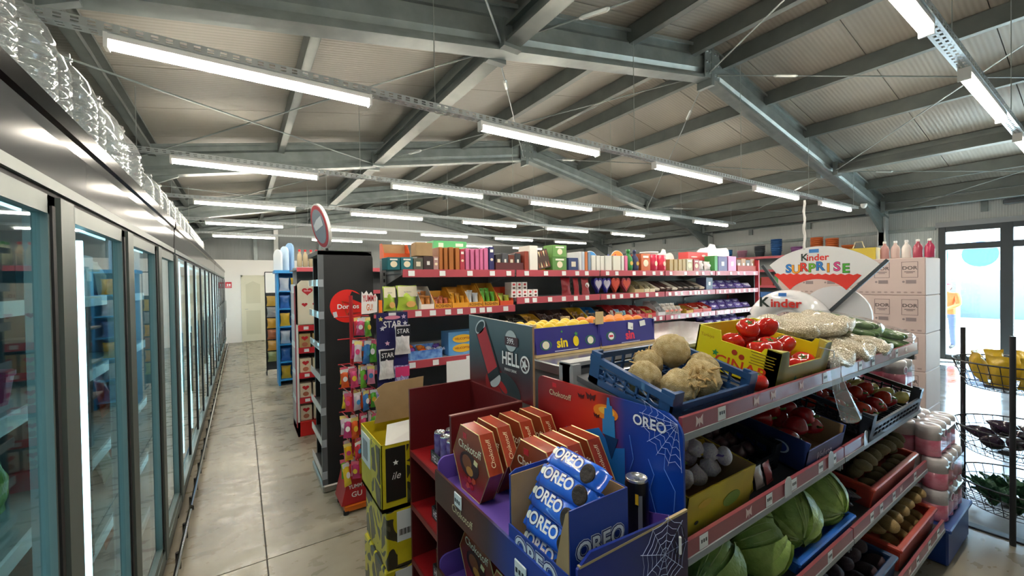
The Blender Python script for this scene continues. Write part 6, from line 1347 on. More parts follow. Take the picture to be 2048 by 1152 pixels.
for i in range(12): x, y = 1.88 + .08 * (i % 4), .79 + .1 * (i // 4); pepper('r', (x, y, sh_z('B', y) + .095 + .03 * (i % 3)), (R(80), rv.uniform(-.4, .4), rv.uniform(-1, 1)), .041, 'glossy red pepper in the dark blue box', 'red peppers in the blue box')
crate('plastic_crate', 'black lattice crate of orange red peppers at the end of the middle shelf', 2.83, .88, sh_z('B', .88) + .004, .82, .42, .15, NAVP, tb2, low_front=True, grid=.04)
for i in range(21):
    x, y = 2.49 + .082 * (i % 7), .74 + .1 * (i // 7); pepper('o' if i % 3 else 'r', (x, y, sh_z('B', y) + .08 + .03 * (i % 2)), (R(85), rv.uniform(-.5, .5), rv.uniform(-1.2, 1.2)), .036, ('orange red' if i % 3 else 'deep red') + ' pepper in the black end crate', 'peppers in the black crate')
for i in range(6): y = .73 + .065 * i; pepper('y', (3.13, y, sh_z('B', y) + .075), (R(90), 0, R(80) + rv.uniform(-.2, .2)), .036, 'pale yellow green pepper at the end of the black crate', 'pale peppers')
# ---- shelf C: cabbages, aubergines, brown kiwi potatoes in a red crate
CAB = mat('cabbage_leaf', '#7c9c45', .45, noise_=(2.2, .5), col2='#a5bf66', bump=(9, .4), coat=.2); VEIN = mat('cabbage_vein', '#b4c77e', .5)
def leaf_shell(seed, m=CAB):
    """one cabbage leaf wrapping a unit ball"""
    def fn(u, v):
        a = (u - .5) * 2.5 * (1 - .35 * abs(v - .45)); p = PI * (.98 - .83 * v); wav = 1.03 + .03 * math.sin(17 * u + seed) * v + .10 * max(0, v - .72) ** 1.2 * 3 + .02 * math.sin(7 * v + 9 * u) + .09 * (abs(u - .5) * 2) ** 4
        return (wav * math.sin(p) * math.cos(a), wav * math.sin(p) * math.sin(a), wav * math.cos(p))
    return MB().grid(fn, 14, 12).mesh('leaf', m, True)
LSH = [leaf_shell(0), leaf_shell(2), leaf_shell(4.5)]
CORE = blob('cabbage_heart', lambda a, t: (math.sin(PI * t) * math.cos(a), math.sin(PI * t) * math.sin(a), .95 * math.cos(PI * t)), mat('cabbage_heart', '#94b056', .4, noise_=(2.5, .5), col2='#b5cc7c', bump=(8, .3)), 20, 12)
vb_ = MB()
for s in (0, .3, -.3, .55, -.55):
    pts = []
    for i in range(9):
        v = i / 8; p = PI * (.96 - .78 * v); a = s * v; pts.append((1.05 * math.sin(p) * math.cos(a), 1.05 * math.sin(p) * math.sin(a), 1.05 * math.cos(p)))
    vb_.tube(pts, [.035 - .003 * i for i in range(9)] if s == 0 else [.018 - .0015 * i for i in range(9)], 5)
VM = vb_.mesh('vein', VEIN, True)
def cabbage(loc, r, rot, label):
    t = thing('cabbage', label, 'cabbage', loc, rot=rot, group='green cabbages'); t.scale = (r, r, r * .93); put('heart', CORE, t)
    for i in range(5): l_ = put('leaf', LSH[i % 3], t, (0, 0, 0), (0, 0, 2 * PI * i / 5 + .2 * i), (1 + .018 * i, 1 + .018 * i, 1)); v_ = put('vein', VM, l_); v_['kind'] = 'stuff'
zC = lambda y, r: sh_z('C', y) + r * 1.0 + .012
for x, y, r, rot, lab in ((1.59, .785, .112, (1.0, .3, .5), 'green cabbage beside the promotion stand on the low shelf'), (1.86, .785, .114, (1.15, -.2, 2.6), 'green cabbage with a long vein in front of the bright blue rim'), (2.135, .785, .116, (1.3, .1, 3.0), 'pale lit green cabbage closest to the aubergines'), (1.33, .81, .105, (.8, .5, 1), 'green cabbage at the very end of the low shelf'), (1.7, .995, .095, (.3, .9, 1.4), 'dark green cabbage in the rear row on the low shelf'), (1.94, .995, .1, (.2, -.5, 4.2), 'leafy dark cabbage between the two front cabbages'), (2.17, .995, .09, (.4, .2, 5.0), 'small dark cabbage behind the pale lit one')): cabbage((x, y, zC(y, r)), r, rot, lab)
AUB = mat('aubergine', '#241c2c', .2, coat=.5, noise_=(5, .5), col2='#33263a')
AU = blob('aubergine', lambda a, t: (math.sin(PI * t) ** .8 * (.8 + .5 * t) * math.cos(a), math.sin(PI * t) ** .8 * (.8 + .5 * t) * math.sin(a), 2.2 * (.5 - t) * 1.6), AUB, 16, 12)
for i in range(4): x, y = 2.32 + .1 * (i % 2), .77 + .19 * (i // 2); tag(put('aubergine', AU, None, (x, y, sh_z('C', y) + .05), (R(88), 0, rv.uniform(-.3, .3)), (.036, .036, .04)), 'dark glossy aubergine on the low shelf', 'aubergine', 'aubergines')
POTM = mat('potato_skin', '#a58a55', .7, noise_=(8, .6), col2='#8a6f42', bump=(30, .3)); KIWM = mat('brown_fruit_skin', '#6d5f42', .75, noise_=(10, .6), col2='#847552', bump=(40, .4))
def tuber(seed, m): return blob('tuber', lambda a, t: tuple(Vector((math.sin(PI * t) * math.cos(a), .82 * math.sin(PI * t) * math.sin(a), 1.28 * math.cos(PI * t))) * (1 + .13 * nz((math.cos(a) * math.sin(PI * t), math.sin(a) * math.sin(PI * t), math.cos(PI * t)), 1.4, seed))), m, 16, 10)
PT = [tuber(s, POTM) for s in (1, 4, 8)]; KW = [tuber(s, KIWM) for s in (2, 5, 9)]
def heap(x0, x1, y0, y1, zf, layers, meshes, r, name, label, cat, grp):
    for L in range(layers):
        nx = int((x1 - x0) / (2.25 * r)) - (L % 2); ny = int((y1 - y0) / (2.1 * r)) - (L % 2); ins = r * (1 + (L % 2))
        for i in range(nx):
            for j in range(ny):
                x = x0 + ins + (x1 - x0 - 2 * ins) * i / (nx - 1) + rv.uniform(-.25, .25) * r; y = y0 + ins + (y1 - y0 - 2 * ins) * j / (ny - 1) + rv.uniform(-.25, .25) * r
                q = r * rv.uniform(.82, .95)
                tag(put(name, meshes[rv.randrange(3)], None, (x, y, zf(y) + r * (1 + 1.6 * L) + .004), (rv.uniform(1.1, 2), rv.uniform(-.3, .3), rv.uniform(0, 6)), (q, q, q)), ('upper' if L == layers - 1 else 'lower') + ' ' + label, cat, grp)
def tray_crate(name, label, x0, x1, y0, y1, zf, h, m, tilt):
    cx, cy = (x0 + x1) / 2, (y0 + y1) / 2; t = thing(name, label, 'crate', (cx, cy, zf(cy) + .003), rot=(tilt, 0, 0)); X, Y = (x1 - x0) / 2, (y1 - y0) / 2
    MB().box(-X, X, -Y, Y, 0, .006).build('base', m, t)
    for s in (-1, 1):
        MB().box(s * X - .004, s * X + .004, -Y, Y, 0, h).build('side_wall', m, t); MB().box(-X, X, s * Y - .004, s * Y + .004, 0, h).build('end_wall', m, t)
        MB().cbox(s * X - .013, s * X + .013, -Y - .013, Y + .013, h - .005, h + .014, .005).build('rim', m, t); MB().cbox(-X, X, s * Y - .013, s * Y + .013, h - .004, h + .015, .005).build('rim', m, t)
    for sx in (-1, 1):
        for k in range(5): patch(t, '#1a0f0e', .025, .03, (sx * (X + .0048), -Y + .07 + .06 * k, h * .5), '+X' if sx > 0 else '-X', 'vent')
    return t
tc_ = math.atan((.67 - .60) / .49); td_ = math.atan(.045 / .56)
tray_crate('plastic_crate', 'red plastic crate of small brown tubers on the third shelf', 2.5, 3.2, .69, 1.05, lambda y: sh_z('C', y), .09, REDP, tc_)
heap(2.515, 3.185, .70, 1.04, lambda y: sh_z('C', y) + .01, 3, KW, .038, 'brown_tuber', 'small brown tuber in the upper red crate', 'potato', 'brown tubers')
tray_crate('plastic_crate', 'shallow bright blue crate under the cabbages on the low shelf', 1.72, 2.26, .69, 1.1, lambda y: sh_z('C', y), .04, BRB, tc_)
tray_crate('plastic_crate', 'red plastic crate of potatoes on the bottom shelf', 2.62, 3.25, .62, 1.0, lambda y: sh_z('D', y), .1, REDP, td_)
heap(2.635, 3.235, .635, .985, lambda y: sh_z('D', y) + .01, 3, PT, .042, 'potato', 'potato in the bottom red crate', 'potato', 'potatoes in the red crate')
tray_crate('plastic_crate', 'dark blue plastic crate of beetroot on the bottom shelf', 1.75, 2.55, .62, 1.0, lambda y: sh_z('D', y), .09, mat('crate_navy', '#1f3d63', .4), td_)
BEE = [tuber(s, mat('beetroot', '#2d1c22', .65, noise_=(8, .6), col2='#47303a', bump=(30, .3))) for s in (3, 6, 7)]
heap(1.765, 2.535, .635, .985, lambda y: sh_z('D', y) + .01, 2, BEE, .042, 'beetroot', 'beetroot in the dark blue crate', 'beetroot', 'beetroots')
# ================================================================ STEEL COUNTER with fruit boxes
kt, ko = base('steel_counter', 'steel topped refrigerated counter behind the vegetable stand', 'counter', 2.3, 1.85)
MB().box(1.21, 3.4, 1.42, 2.3, .1, 1.25).build('body', mat('counter_grey', '#7d8285', .4, .3), kt, ko); MB().cbox(1.2, 3.42, 1.4, 2.32, 1.25, 1.3, .006).build('top', mat('counter_steel', '#c9ccce', .22, .85), kt, ko); MB().box(1.25, 3.36, 1.47, 2.25, 0, .1).build('plinth', BLACK_M, kt, ko)
SB = mat('fruit_carton_blue', '#332f8c', .4, noise_=(3, .3), col2='#2b2778'); WOOD = mat('pale_wood', '#d3bb8b', .65, noise_=(12, .5), col2='#c0a574')
for k, (x0, x1, lab) in enumerate(((1.215, 1.66, 'violet blue fruit carton with yellow pineapple print on the steel counter'), (1.672, 2.14, 'violet blue fruit carton with red print and paper tags on the steel counter'))):
    w_ = x1 - x0; t = thing('fruit_carton', lab, 'carton', ((x0 + x1) / 2, 1.78, 1.3015), rot=(0, 0, 0)); X = w_ / 2
    MB().box(-X, X, -.15, .15, 0, .014).build('wood_base', WOOD, t)
    MB().prism([(-.15, .014), (-.145, .014), (-.125, .145), (-.13, .145)], 'X', -X + .006, X - .006).build('front_panel', SB, t); MB().box(-X + .006, X - .006, .14, .145, .014, .145).build('back_panel', SB, t)
    for s in (-1, 1): MB().box(s * X - .005, s * X + .005, -.14, .14, .014, .14).build('side_panel', SB, t); MB().prism([(s * X, -.128), (s * (X - .022), -.128), (s * X, -.1)], 'Z', .014, .165).build('corner_post', WOOD, t); MB().prism([(s * X, .15), (s * (X - .03), .15), (s * X, .11)], 'Z', .01, .165).build('corner_post', WOOD, t)
    ft = (PI / 2 - R(8.7), 0, 0)
    def on(z): return -.15 + (z - .014) * .1527 - .0012
    if k == 0:
        txt('sin', t, '#f0d51c', .05, (-.045, on(.06), .06), rot=ft, off=.045); patch(t, '#f0d51c', .04, .055, (.05, on(.062) - .0006, .062), rot=ft, shape='oval', name='pineapple_mark'); patch(t, '#3f9a4a', .03, .025, (.055, on(.1) - .0006, .1), rot=ft, shape='star', name='leaf_mark'); patch(t, '#3f9a4a', .016, .016, (-.042, on(.118), .118), rot=ft, shape='star', name='leaf_mark')
        for x in (-.155, .155): patch(t, '#2f7a4a', .075, .052, (x, on(.058), .058), rot=ft, shape='oval', name='wreath_mark'); patch(t, '#332f8c', .062, .043, (x, on(.058) - .0005, .058), rot=ft, shape='oval', name='wreath_mark'); patch(t, '#e8e6c8', .045, .04, (x, on(.058) - .001, .058), rot=ft, shape='oval', name='round_label')
        patch(t, '#c9cdea', .16, .004, (-.02, on(.022), .022), rot=ft, name='print_line')
    else:
        txt('sin', t, '#e0304a', .052, (.01, on(.058), .058), rot=ft, off=.045); patch(t, '#2f7a4a', .075, .052, (-.15, on(.065), .065), rot=ft, shape='oval', name='wreath_mark'); patch(t, '#332f8c', .062, .043, (-.15, on(.065) - .0005, .065), rot=ft, shape='oval', name='wreath_mark'); patch(t, '#f0ece8', .045, .04, (-.15, on(.065) - .001, .065), rot=ft, shape='oval', name='round_label'); patch(t, '#d0304a', .03, .012, (-.15, on(.065) - .0015, .065), rot=ft, name='red_word')
        patch(t, '#eef0ee', .045, .04, (.02, on(.105) - .002, .11), rot=(ft[0], .2, 0), name='paper_tag'); patch(t, '#e6e9e6', .05, .032, (.13, on(.12) - .002, .12), rot=(ft[0], -.1, 0), name='paper_tag'); txt('641', t, '#2a2a2a', .014, (.025, on(.1) - .0035, .1), rot=ft); patch(t, '#c9cdea', .16, .004, (.01, on(.02), .02), rot=ft, name='print_line')
    fc = ('#e8c51e', '#e8871e')[k]; FR = blob('fruit', lambda a, q: (math.sin(PI * q) * math.cos(a), math.sin(PI * q) * math.sin(a), .95 * math.cos(PI * q)), mat('citrus' + fc, fc, .4, bump=(60, .2)), 14, 9)
    for i in range(5):
        for j in range(3): tag(put('citrus_fruit', FR, None, (x0 + .06 + .082 * i, 1.70 + .077 * j, 1.3015 + .128), (0, 0, i), (.037, .037, .037)), ('yellow lemon in the fruit carton with pineapple print', 'orange in the fruit carton with red print')[k], ('lemon', 'orange')[k], ('lemons', 'oranges')[k])
        for j in range(3): tag(put('citrus_fruit', FR, None, (x0 + .06 + .082 * i, 1.70 + .077 * j, 1.3015 + .0525), (0, 0, i), (.037, .037, .037)), ('yellow lemon under the top layer in its carton', 'orange under the top layer in its carton')[k], ('lemon', 'orange')[k], ('lower lemons', 'lower oranges')[k])
    if k == 1:
        tag(MB().box(-.03, .03, -.004, 0, 0, .07).build('wood_tag', WOOD, None, (1.668, 1.642, 1.44)), 'small wooden slat standing between the two fruit cartons', 'slat')
# ================================================================ EGG PROMOTION DISPLAY
ks, kk = base('egg_display', 'white egg promotion display with a fan shaped header and a glossy arch', 'display stand', 4.0, 1.55)
GW = mat('gloss_white', '#ecedef', .15, coat=.5)
MB().cbox(3.88, 4.2, 1.2, 2.0, 0, 1.2, .03).build('body', GW, ks, kk)
top = [(1.434 + .56 * math.cos(R(a)), 1.372 + .57 * math.sin(R(a))) for a in [48.5 + (137 - 48.5) * i / 20 for i in range(21)]]
low = [(1.44 + .26 * math.cos(R(a)), 1.42 + .25 * math.sin(R(a))) for a in [140 - 100 * i / 14 for i in range(15)]]
MB().prism(top + low, 'X', 3.995, 4.005).build('fan_header', GW, ks, kk)
zig = []
for i in range(25):
    f = i / 24; zig.append((1.765 - .62 * f, 1.715 - .02 * f + (.012 if i % 2 else 0)))
MB().prism(zig + low, 'X', 3.989, 3.9945).build('red_band', mat('egg_red', '#e0382c', .4), ks, kk)
for c_, of, x in (('#20302c', .03, 3.9935),): txt('K', ks, c_, .062, (x + kk[0], 1.53 + kk[1], 1.852), '-X', off=of)
txt('inder', ks, '#d8281e', .055, (3.9935 + kk[0], 1.435 + kk[1], 1.848), '-X', off=.03); patch(ks, '#3f86d0', .07, .03, (3.9935 + kk[0], 1.46 + kk[1], 1.905), '-X', 'blue_mark')
for i, (ch, c_) in enumerate(zip('SURPRISE', ('#2f7fd0', '#f0a020', '#e03a2e', '#6fb52e', '#2f7fd0', '#f0a020', '#d8488a', '#4fae3a'))):
    yy = 1.65 - .058 * i; zz = 1.775 - .012 * (i % 2) - .004 * abs(i - 3.5) ; txt(ch, ks, '#26303a', .072, (3.9938 + kk[0], yy + kk[1], zz), '-X', off=.07); txt(ch, ks, c_, .072, (3.9925 + kk[0], yy + kk[1], zz), '-X', off=.035)
BAR = mat('dark_bar', '#3c454c', .4)
MB().box(-.012, .012, -.012, .012, 0, .62).build('side_bar', BAR, ks, (3.985 + kk[0], 1.52 + kk[1], 1.28), (R(-33), 0, 0)); MB().box(-.012, .012, -.012, .012, 0, .72).build('side_bar', BAR, ks, (3.985 + kk[0], 1.47 + kk[1], 1.27), (R(42), 0, 0))
ap = [(1.6 + .255 * math.cos(R(a)), 1.21 + .28 * math.sin(R(a))) for a in [-8 + 196 * i / 26 for i in range(27)]]
MB().tube([(3.86, y, z) for y, z in ap], .095, 16).build('glossy_arch', GW, ks, kk, smooth=True)
txt('K', ks, '#20302c', .082, (3.758 + kk[0], 1.745 + kk[1], 1.475), '-X', off=.04, sx=1.1); txt('inder', ks, '#c8281e', .07, (3.758 + kk[0], 1.578 + kk[1], 1.47), '-X', off=.035, sx=1.15); patch(ks, '#3f7fd0', .06, .028, (3.758 + kk[0], 1.6 + kk[1], 1.545), '-X', 'blue_mark')
disc_ = [(1.33 + .24 * math.cos(2 * PI * i / 30), 1.37 + .24 * math.sin(2 * PI * i / 30)) for i in range(30)]
MB().prism(disc_, 'X', 4.02, 4.05).build('rear_disc', mat('satin_white', '#d9dade', .35), ks, kk)
MB().tube([(4.0, 1.53 + .004 * math.sin(i * 1.3), 1.92 + .03 * i) for i in range(15)], [.008 + .002 * (i % 2) for i in range(15)], 6).build('twisted_pole', WHITE, ks, kk, smooth=True)
# ================================================================ STACK OF BIG BOXES
PK = mat('pink_kraft', '#cdbab4', .6, noise_=(3, .3), col2='#c4b0aa')
INK = '#453c3c'
for cidx, y0 in enumerate((1.09, 1.745)):
    for k in range(5):
        if cidx == 1 and k == 4: pass
        z0 = .372 * k + .001 * k
        lev = ('bottom', 'second', 'third', 'fourth', 'top')[k]
        t = thing('big_box', f'{lev} big pinkish box of the {("stack by the entrance", "stack behind the egg display")[cidx]}, printed DOR', 'box', (5.78, y0 + .325, z0), group='big pinkish boxes')
        MB().cbox(-.27, .27, -.324, .324, .0005, .372, .006).build('carton', PK, t); MB().box(-.272, -.2705, -.324, .324, .345, .36).build('tape', mat('tape', '#bda793', .3), t) if False else None
        for q in (-.21, 0, .21):
            txt('DOR', t, INK, .034, (-.2715, q, .27), '-X', off=.02, sx=1.1); f_ = MB(); a, b_ = .06, .058
            f_.box(-.2712, -.2704, q - a, q + a, .272 + b_, .275 + b_).box(-.2712, -.2704, q - a, q + a, .235 - b_, .238 - b_).box(-.2712, -.2704, q - a, q - a + .003, .235 - b_, .275 + b_).box(-.2712, -.2704, q + a - .003, q + a, .235 - b_, .275 + b_).build('printed_frame', flat(INK), t)
            patch(t, INK, .08, .005, (-.2715, q, .235), '-X', 'print_line'); patch(t, INK, .05, .004, (-.2715, q, .222), '-X', 'print_line'); patch(t, '#8d8080', .075, .035, (-.2715, q - .01, .135), '-X', 'barcode'); patch(t, '#8d8080', .02, .02, (-.2715, q + .045, .135), '-X', 'print_ring', shape='oval')
        for q in range(12): patch(t, '#a08d88', .03, .014, (-.2715, -.28 + .05 * q, .03), '-X', 'print_icon', shape='oval' if q % 3 else 'rect')
tag(put('shopping_bag', cbox_mesh(.14, .3, .13, flat('#c3ad3a', .5)), None, (5.7, 1.645, 1.8655)), 'mustard yellow paper bag on top of the big boxes', 'bag'); o = bpy.data.objects['shopping_bag']; MB().tube([(-.05, -.05, .13), (-.05, -.03, .2), (-.05, .03, .2), (-.05, .05, .13)], .006, 6).build('handle', flat('#d8cfa8', .5), o)
for i, c_ in enumerate(('#b98a86', '#c9b0a8', '#d8d2cc', '#a8485a', '#b03a5a')):
    o = tag(MB().lathe([(.035, 0), (.038, .01), (.038, .1), (.03, .125), (.013, .15), (.013, .175)], 12).build('drinks_bottle', flat(c_, .25), None, (5.7, 1.44 - .085 * i, 1.8655), (0, 0, 0), True), cname(c_) + ' drinks bottle in the row on the big boxes, ' + ('next to the paper bag', 'second from the paper bag', 'in the middle', 'second from the entrance', 'closest to the entrance')[i], 'bottle'); MB().lathe([(.015, .165), (.015, .185), (.01, .187)], 10).build('cap', WHITE, o)
# ================================================================ PAPER PACKS on a blue crate
t, to = base('plastic_tote', 'solid dark blue plastic tote under the toilet paper packs', 'crate', 3.63, .78); TB = mat('tote_blue', '#1f3f86', .4)
MB().cbox(3.36, 3.9, .575, .98, 0, .2, .01).build('body', TB, t, to); MB().cbox(3.345, 3.915, .56, .995, .2, .225, .006).build('rim', TB, t, to)
PINK = mat('paper_print', '#b8385a', .35, noise_=(9, .75), col2='#d98aa0', coat=.4); PWH = mat('paper_film', '#e3dfe0', .3, coat=.5, noise_=(8, .5), col2='#d3cdd0')
def paper_pack(loc, label, rz=0, n=4):
    """shrink-wrapped row of paper rolls"""
    t = thing('paper_pack', label, 'paper pack', loc, rz, 'toilet paper packs'); r = .058
    for i in range(n):
        for j in range(2): x, y = (i - (n - 1) / 2) * .114, (j - .5) * .114; MB().lathe([(r * .9, 0), (r, .008), (r, .1)], 16, x, y).build('roll_lower', PINK, t, smooth=True); MB().lathe([(r, .1), (r, .17), (r * .9, .182), (.02, .183), (.02, .175)], 16, x, y).build('roll_upper', PWH, t, smooth=True)
    MB().cbox(-.114 * n / 2 - .003, .114 * n / 2 + .003, -.118, .118, .02, .16, .02).build('wrap', FILM, t); patch(t, '#e9e6ea', .08, .05, (-.1, -.1195, .13), shape='oval', name='printed_oval'); patch(t, '#8a2a48', .06, .035, (-.1, -.1203, .13), shape='oval', name='printed_oval')
for i, (x, y, z, n, lab) in enumerate(((3.63, .69, .226, 4, 'lower front paper pack on the blue tote'), (3.63, .89, .226, 4, 'lower rear paper pack on the blue tote'), (3.63, .69, .412, 4, 'second layer front paper pack above the blue tote'), (3.63, .89, .412, 4, 'second layer rear paper pack above the blue tote'), (3.64, .72, .598, 4, 'third layer front paper pack above the blue tote'), (3.62, .93, .598, 3, 'third layer rear paper pack above the blue tote'), (3.52, .86, .784, 2, 'fourth layer paper pack on the pile'), (3.51, .87, .97, 2, 'topmost paper pack on the pile'))): paper_pack((x, y + .015, z), lab, 0, n)
# ================================================================ ROUND BASKET RACK
t, to = base('basket_rack', 'black wire rack with three round baskets in front of the entrance', 'rack', 4.28, .40); WB = mat('rack_wire', '#2c2f33', .4, .3); cx, cy = 4.28, .40
for a in (R(180), R(62), R(-62)): MB().tube([(cx + .318 * math.cos(a), cy + .318 * math.sin(a), 0), (cx + .318 * math.cos(a), cy + .318 * math.sin(a), 1.3)], .014, 10).build('post', WB, t, to)
for a in (R(100), R(220), R(340)): MB().tube([(cx, cy, .16), (cx + .2 * math.cos(a), cy + .2 * math.sin(a), .01)], .01, 6).build('leg', WB, t, to) if False else None
for k, (zr, r, d) in enumerate(((1.10, .31, .17), (.66, .31, .17), (.30, .31, .17))):
    bs = put('basket', None, t, (cx + to[0], cy + to[1], zr))
    for q, (rr, z) in enumerate(((r, 0), (r * .95, -d * .35), (r * .88, -d * .7), (r * .8, -d), (r * .5, -d - .01))): MB().tube([(rr * math.cos(2 * PI * i / 32), rr * math.sin(2 * PI * i / 32), z) for i in range(32)], .0055 if q == 0 else .003, 5, True).build('ring', WB, bs)
    w_ = MB()
    for i in range(36): a = 2 * PI * i / 36; w_.tube([(r * math.cos(a), r * math.sin(a), 0), (r * .8 * math.cos(a), r * .8 * math.sin(a), -d), (.02 * math.cos(a), .02 * math.sin(a), -d - .012)], .0024, 4)
    q = w_.build('wires', WB, bs); q['kind'] = 'stuff'
for i in range(9): a = 2 * PI * i / 9; rr = .17; tag(put('yellow_packet', pillow_mesh(bagmat('ypk', '#c9a92e')), None, (cx + rr * math.cos(a), cy + rr * math.sin(a), .948), (R(-12), 0, a - PI / 2), (.112, .085, .21)), 'yellow snack packet standing in the top round basket', 'packet', 'packets in the top basket')
for i in range(14): a = 2 * PI * i / (10 if i < 10 else 4); rr = .18 if i < 10 else .07; tag(put('aubergine', AU, None, (cx + rr * math.cos(a), cy + rr * math.sin(a), .572 + .03 * (i % 2) + .05 * (i > 9)), (R(75), 0, a + PI / 2), (.042, .042, .05)), 'dark aubergine in the middle round basket', 'aubergine', 'aubergines in the basket')
LG = mat('leafy_green', '#2f5a48', .5, noise_=(6, .7), col2='#4f7f5c', bump=(14, .5))
def green_mesh(seed):
    b = MB(); r = random.Random(seed)
    for i in range(16):
        a = r.uniform(0, 6.28); tl2 = r.uniform(.3, .9); h = r.uniform(.7, 1.0); d = Vector((math.cos(a), math.sin(a), 0)); s = Vector((-math.sin(a), math.cos(a), 0))
        b.grid(lambda u, v: tuple(d * (v * tl2 * .6) + s * ((u - .5) * .45 * math.sin(PI * min(1, v + .12)) ) + Vector((0, 0, h * v - .35 * v * v + .05 * math.sin(9 * v + 6 * u)))), 4, 6)
    return b.mesh('leaves', LG, True)
GN = [green_mesh(1), green_mesh(2)]
for i in range(8): a = 2 * PI * i / 8; rr = .15; o = put('leafy_bunch', GN[i % 2], None, (cx + rr * math.cos(a), cy + rr * math.sin(a), .146), (R(15) * math.sin(a), R(15) * math.cos(a), a), (.21, .21, .21)); tag(o, 'bunch of dark leafy greens in the lowest round basket', 'greens', 'leafy greens')
o = tag(put('plastic_bag', pillow_mesh(HZ), None, (3.82, .80, .785), (R(-50), 0, .6), (.2, .12, .22)), 'crumpled white plastic bag hanging over the paper packs', 'bag')
# ================================================================ RIGHT WALL SHELVING with pots
for k, (ya, yb, lab) in enumerate(((3.2, 6.8, 'tall wall shelving with flower pots and buckets on top'), (7.2, 13.8, 'tall wall shelving far along the right wall'))):
    t, to = base('wall_shelf', lab, 'shelving', 11.4, (ya + yb) / 2)
    MB().box(11.62, 11.66, ya, yb, 0, 2.26).build('back_panel', GREY, t, to)
    for z in (.15, .6, 1.05, 1.5, 1.9, 2.24): MB().box(11.15, 11.62, ya, yb, z - .03, z).build('shelf', GREY, t, to); MB().box(11.14, 11.15, ya, yb, z - .05, z + .01).build('price_strip', STRIP, t, to)
    n = int((yb - ya) / 1.2)
    for i in range(n + 1): y = ya + (yb - ya) * i / n; MB().box(11.6, 11.66, y - .02, y + .02, 0, 2.26).build('upright', RED, t, to)
pot = MB().lathe([(.085, 0), (.105, .13), (.122, .13), (.125, .16), (.115, .16), (.1, .03), (.0, .028)], 18, cap=False)
PO = {c_: pot.mesh('flower_pot', flat(c_, .5), True) for c_ in ('#c8642e', '#2f5f9a', '#454b52', '#c08aa0', '#8a5a8f', '#2f78b8')}
def pots(y, c_, n, lab, grp):
    for i in range(n): tag(put('flower_pot', PO[c_], None, (11.32, y, 2.2405 + .045 * i), (0, 0, i), (1, 1, 1)), lab, 'flower pot', grp)
pots(3.48, '#c8642e', 1, 'single terracotta flower pot on the wall shelving', None); pots(3.78, '#c8642e', 5, 'terracotta flower pot in the shorter pot stack on the wall shelving', 'shorter terracotta stack'); pots(4.08, '#c8642e', 6, 'terracotta flower pot in the taller pot stack on the wall shelving', 'taller terracotta stack')
pots(4.5, '#8a5a8f', 2, 'plum flower pot stacked on the wall shelving', 'plum pots'); pots(4.95, '#2f5f9a', 7, 'navy blue flower pot in the tall stack on the wall shelving', 'navy pots'); pots(5.35, '#454b52', 4, 'dark grey flower pot stacked on the wall shelving', 'grey pots'); pots(5.8, '#c08aa0', 2, 'pink flower pot stacked on the wall shelving', 'pink pots'); pots(6.2, '#2f78b8', 3, 'bright blue flower pot stacked on the wall shelving', 'blue pots'); pots(6.55, '#8a5a8f', 2, 'violet flower pot at the end of the wall shelving', 'violet pots')
rw = random.Random(40)
for z in (.151, .601, 1.051, 1.501):
    y = 3.3
    while y < 6.6:
        c_ = rw.choice(['#3f6fb0', '#c9a03a', '#a83a3a', '#dcdcd4', '#4f8f5a', '#c884b8']); w_ = rw.uniform(.18, .3); tag(put('household_box', cbox_mesh(.2, round(w_ - .02, 2), round(rw.uniform(.2, .32), 2), flat(c_, .45)), None, (11.3, y + w_ / 2, z)), cname(c_) + ' household carton on the tall wall shelving', 'box', 'household cartons'); y += w_ + .02
# bags of snacks on the red end post and white poster
o = tag(MB().box(7.05, 7.5, 3.7, 3.71, 1.15, 1.75).build('white_poster', WHITE), 'white poster board behind the end of the long sweet shelf', 'poster')
t, to = base('end_rack', 'dark hanging rack of snack bags at the end of the long shelf', 'display rack', 7.05, 3.62)
MB().box(7.0, 7.03, 3.4, 3.85, 0, 1.8).build('panel', BLACK_M, t, to)
for i in range(5):
    for j in range(3): tag(put('snack_bag', pillow_mesh(bagmat(('s1', 's2', 's3')[(i + j) % 3], ('#b08a3a', '#8a4a2c', '#c9b48a')[(i + j) % 3])), None, (7.062, 3.47 + .15 * j, .55 + .26 * i), (0, 0, PI / 2), (.13, .06, .23)), ('golden', 'rust', 'cream')[(i + j) % 3] + ' snack bag on the end rack of the long shelf', 'bag', 'snack bags on the end rack')
tag(put('green_bag', cbox_mesh(.12, .1, .16, flat('#2f9a4a', .5)), None, (7.3, 3.5, .0005)), 'small green box on the floor by the white poster', 'box')
# air vents / door closer bar over the entrance
tag(MB().cbox(11.7, 11.85, .2, 1.3, 2.98, 3.06, .01).build('air_curtain', mat('curtain_grey', '#4a4e52', .4)), 'dark slim air curtain above the shop entrance', 'air curtain')
tag(MB().cbox(11.66, 11.74, 2.95, 3.06, 2.35, 2.75, .01).build('column_box', WHITE), 'small white electrical box on the column by the entrance', 'box')
for (x, y, z) in ((10.6, 3.0, 3.02), (11.3, .9, 3.05)):
    o = tag(MB().lathe([(.055, 0), (.055, -.02), (.05, -.05), (.035, -.08), (.012, -.092)], 16).build('smoke_detector', WHITE, None, (x, y, 4.21 - SL * abs(x - RX) - .001 if y == 3.0 else roof_z(x) - .21), (0, 0, 0), True), ('white round sensor under the portal frame', 'white round sensor under the purlin near the entrance')[y != 3.0], 'sensor')
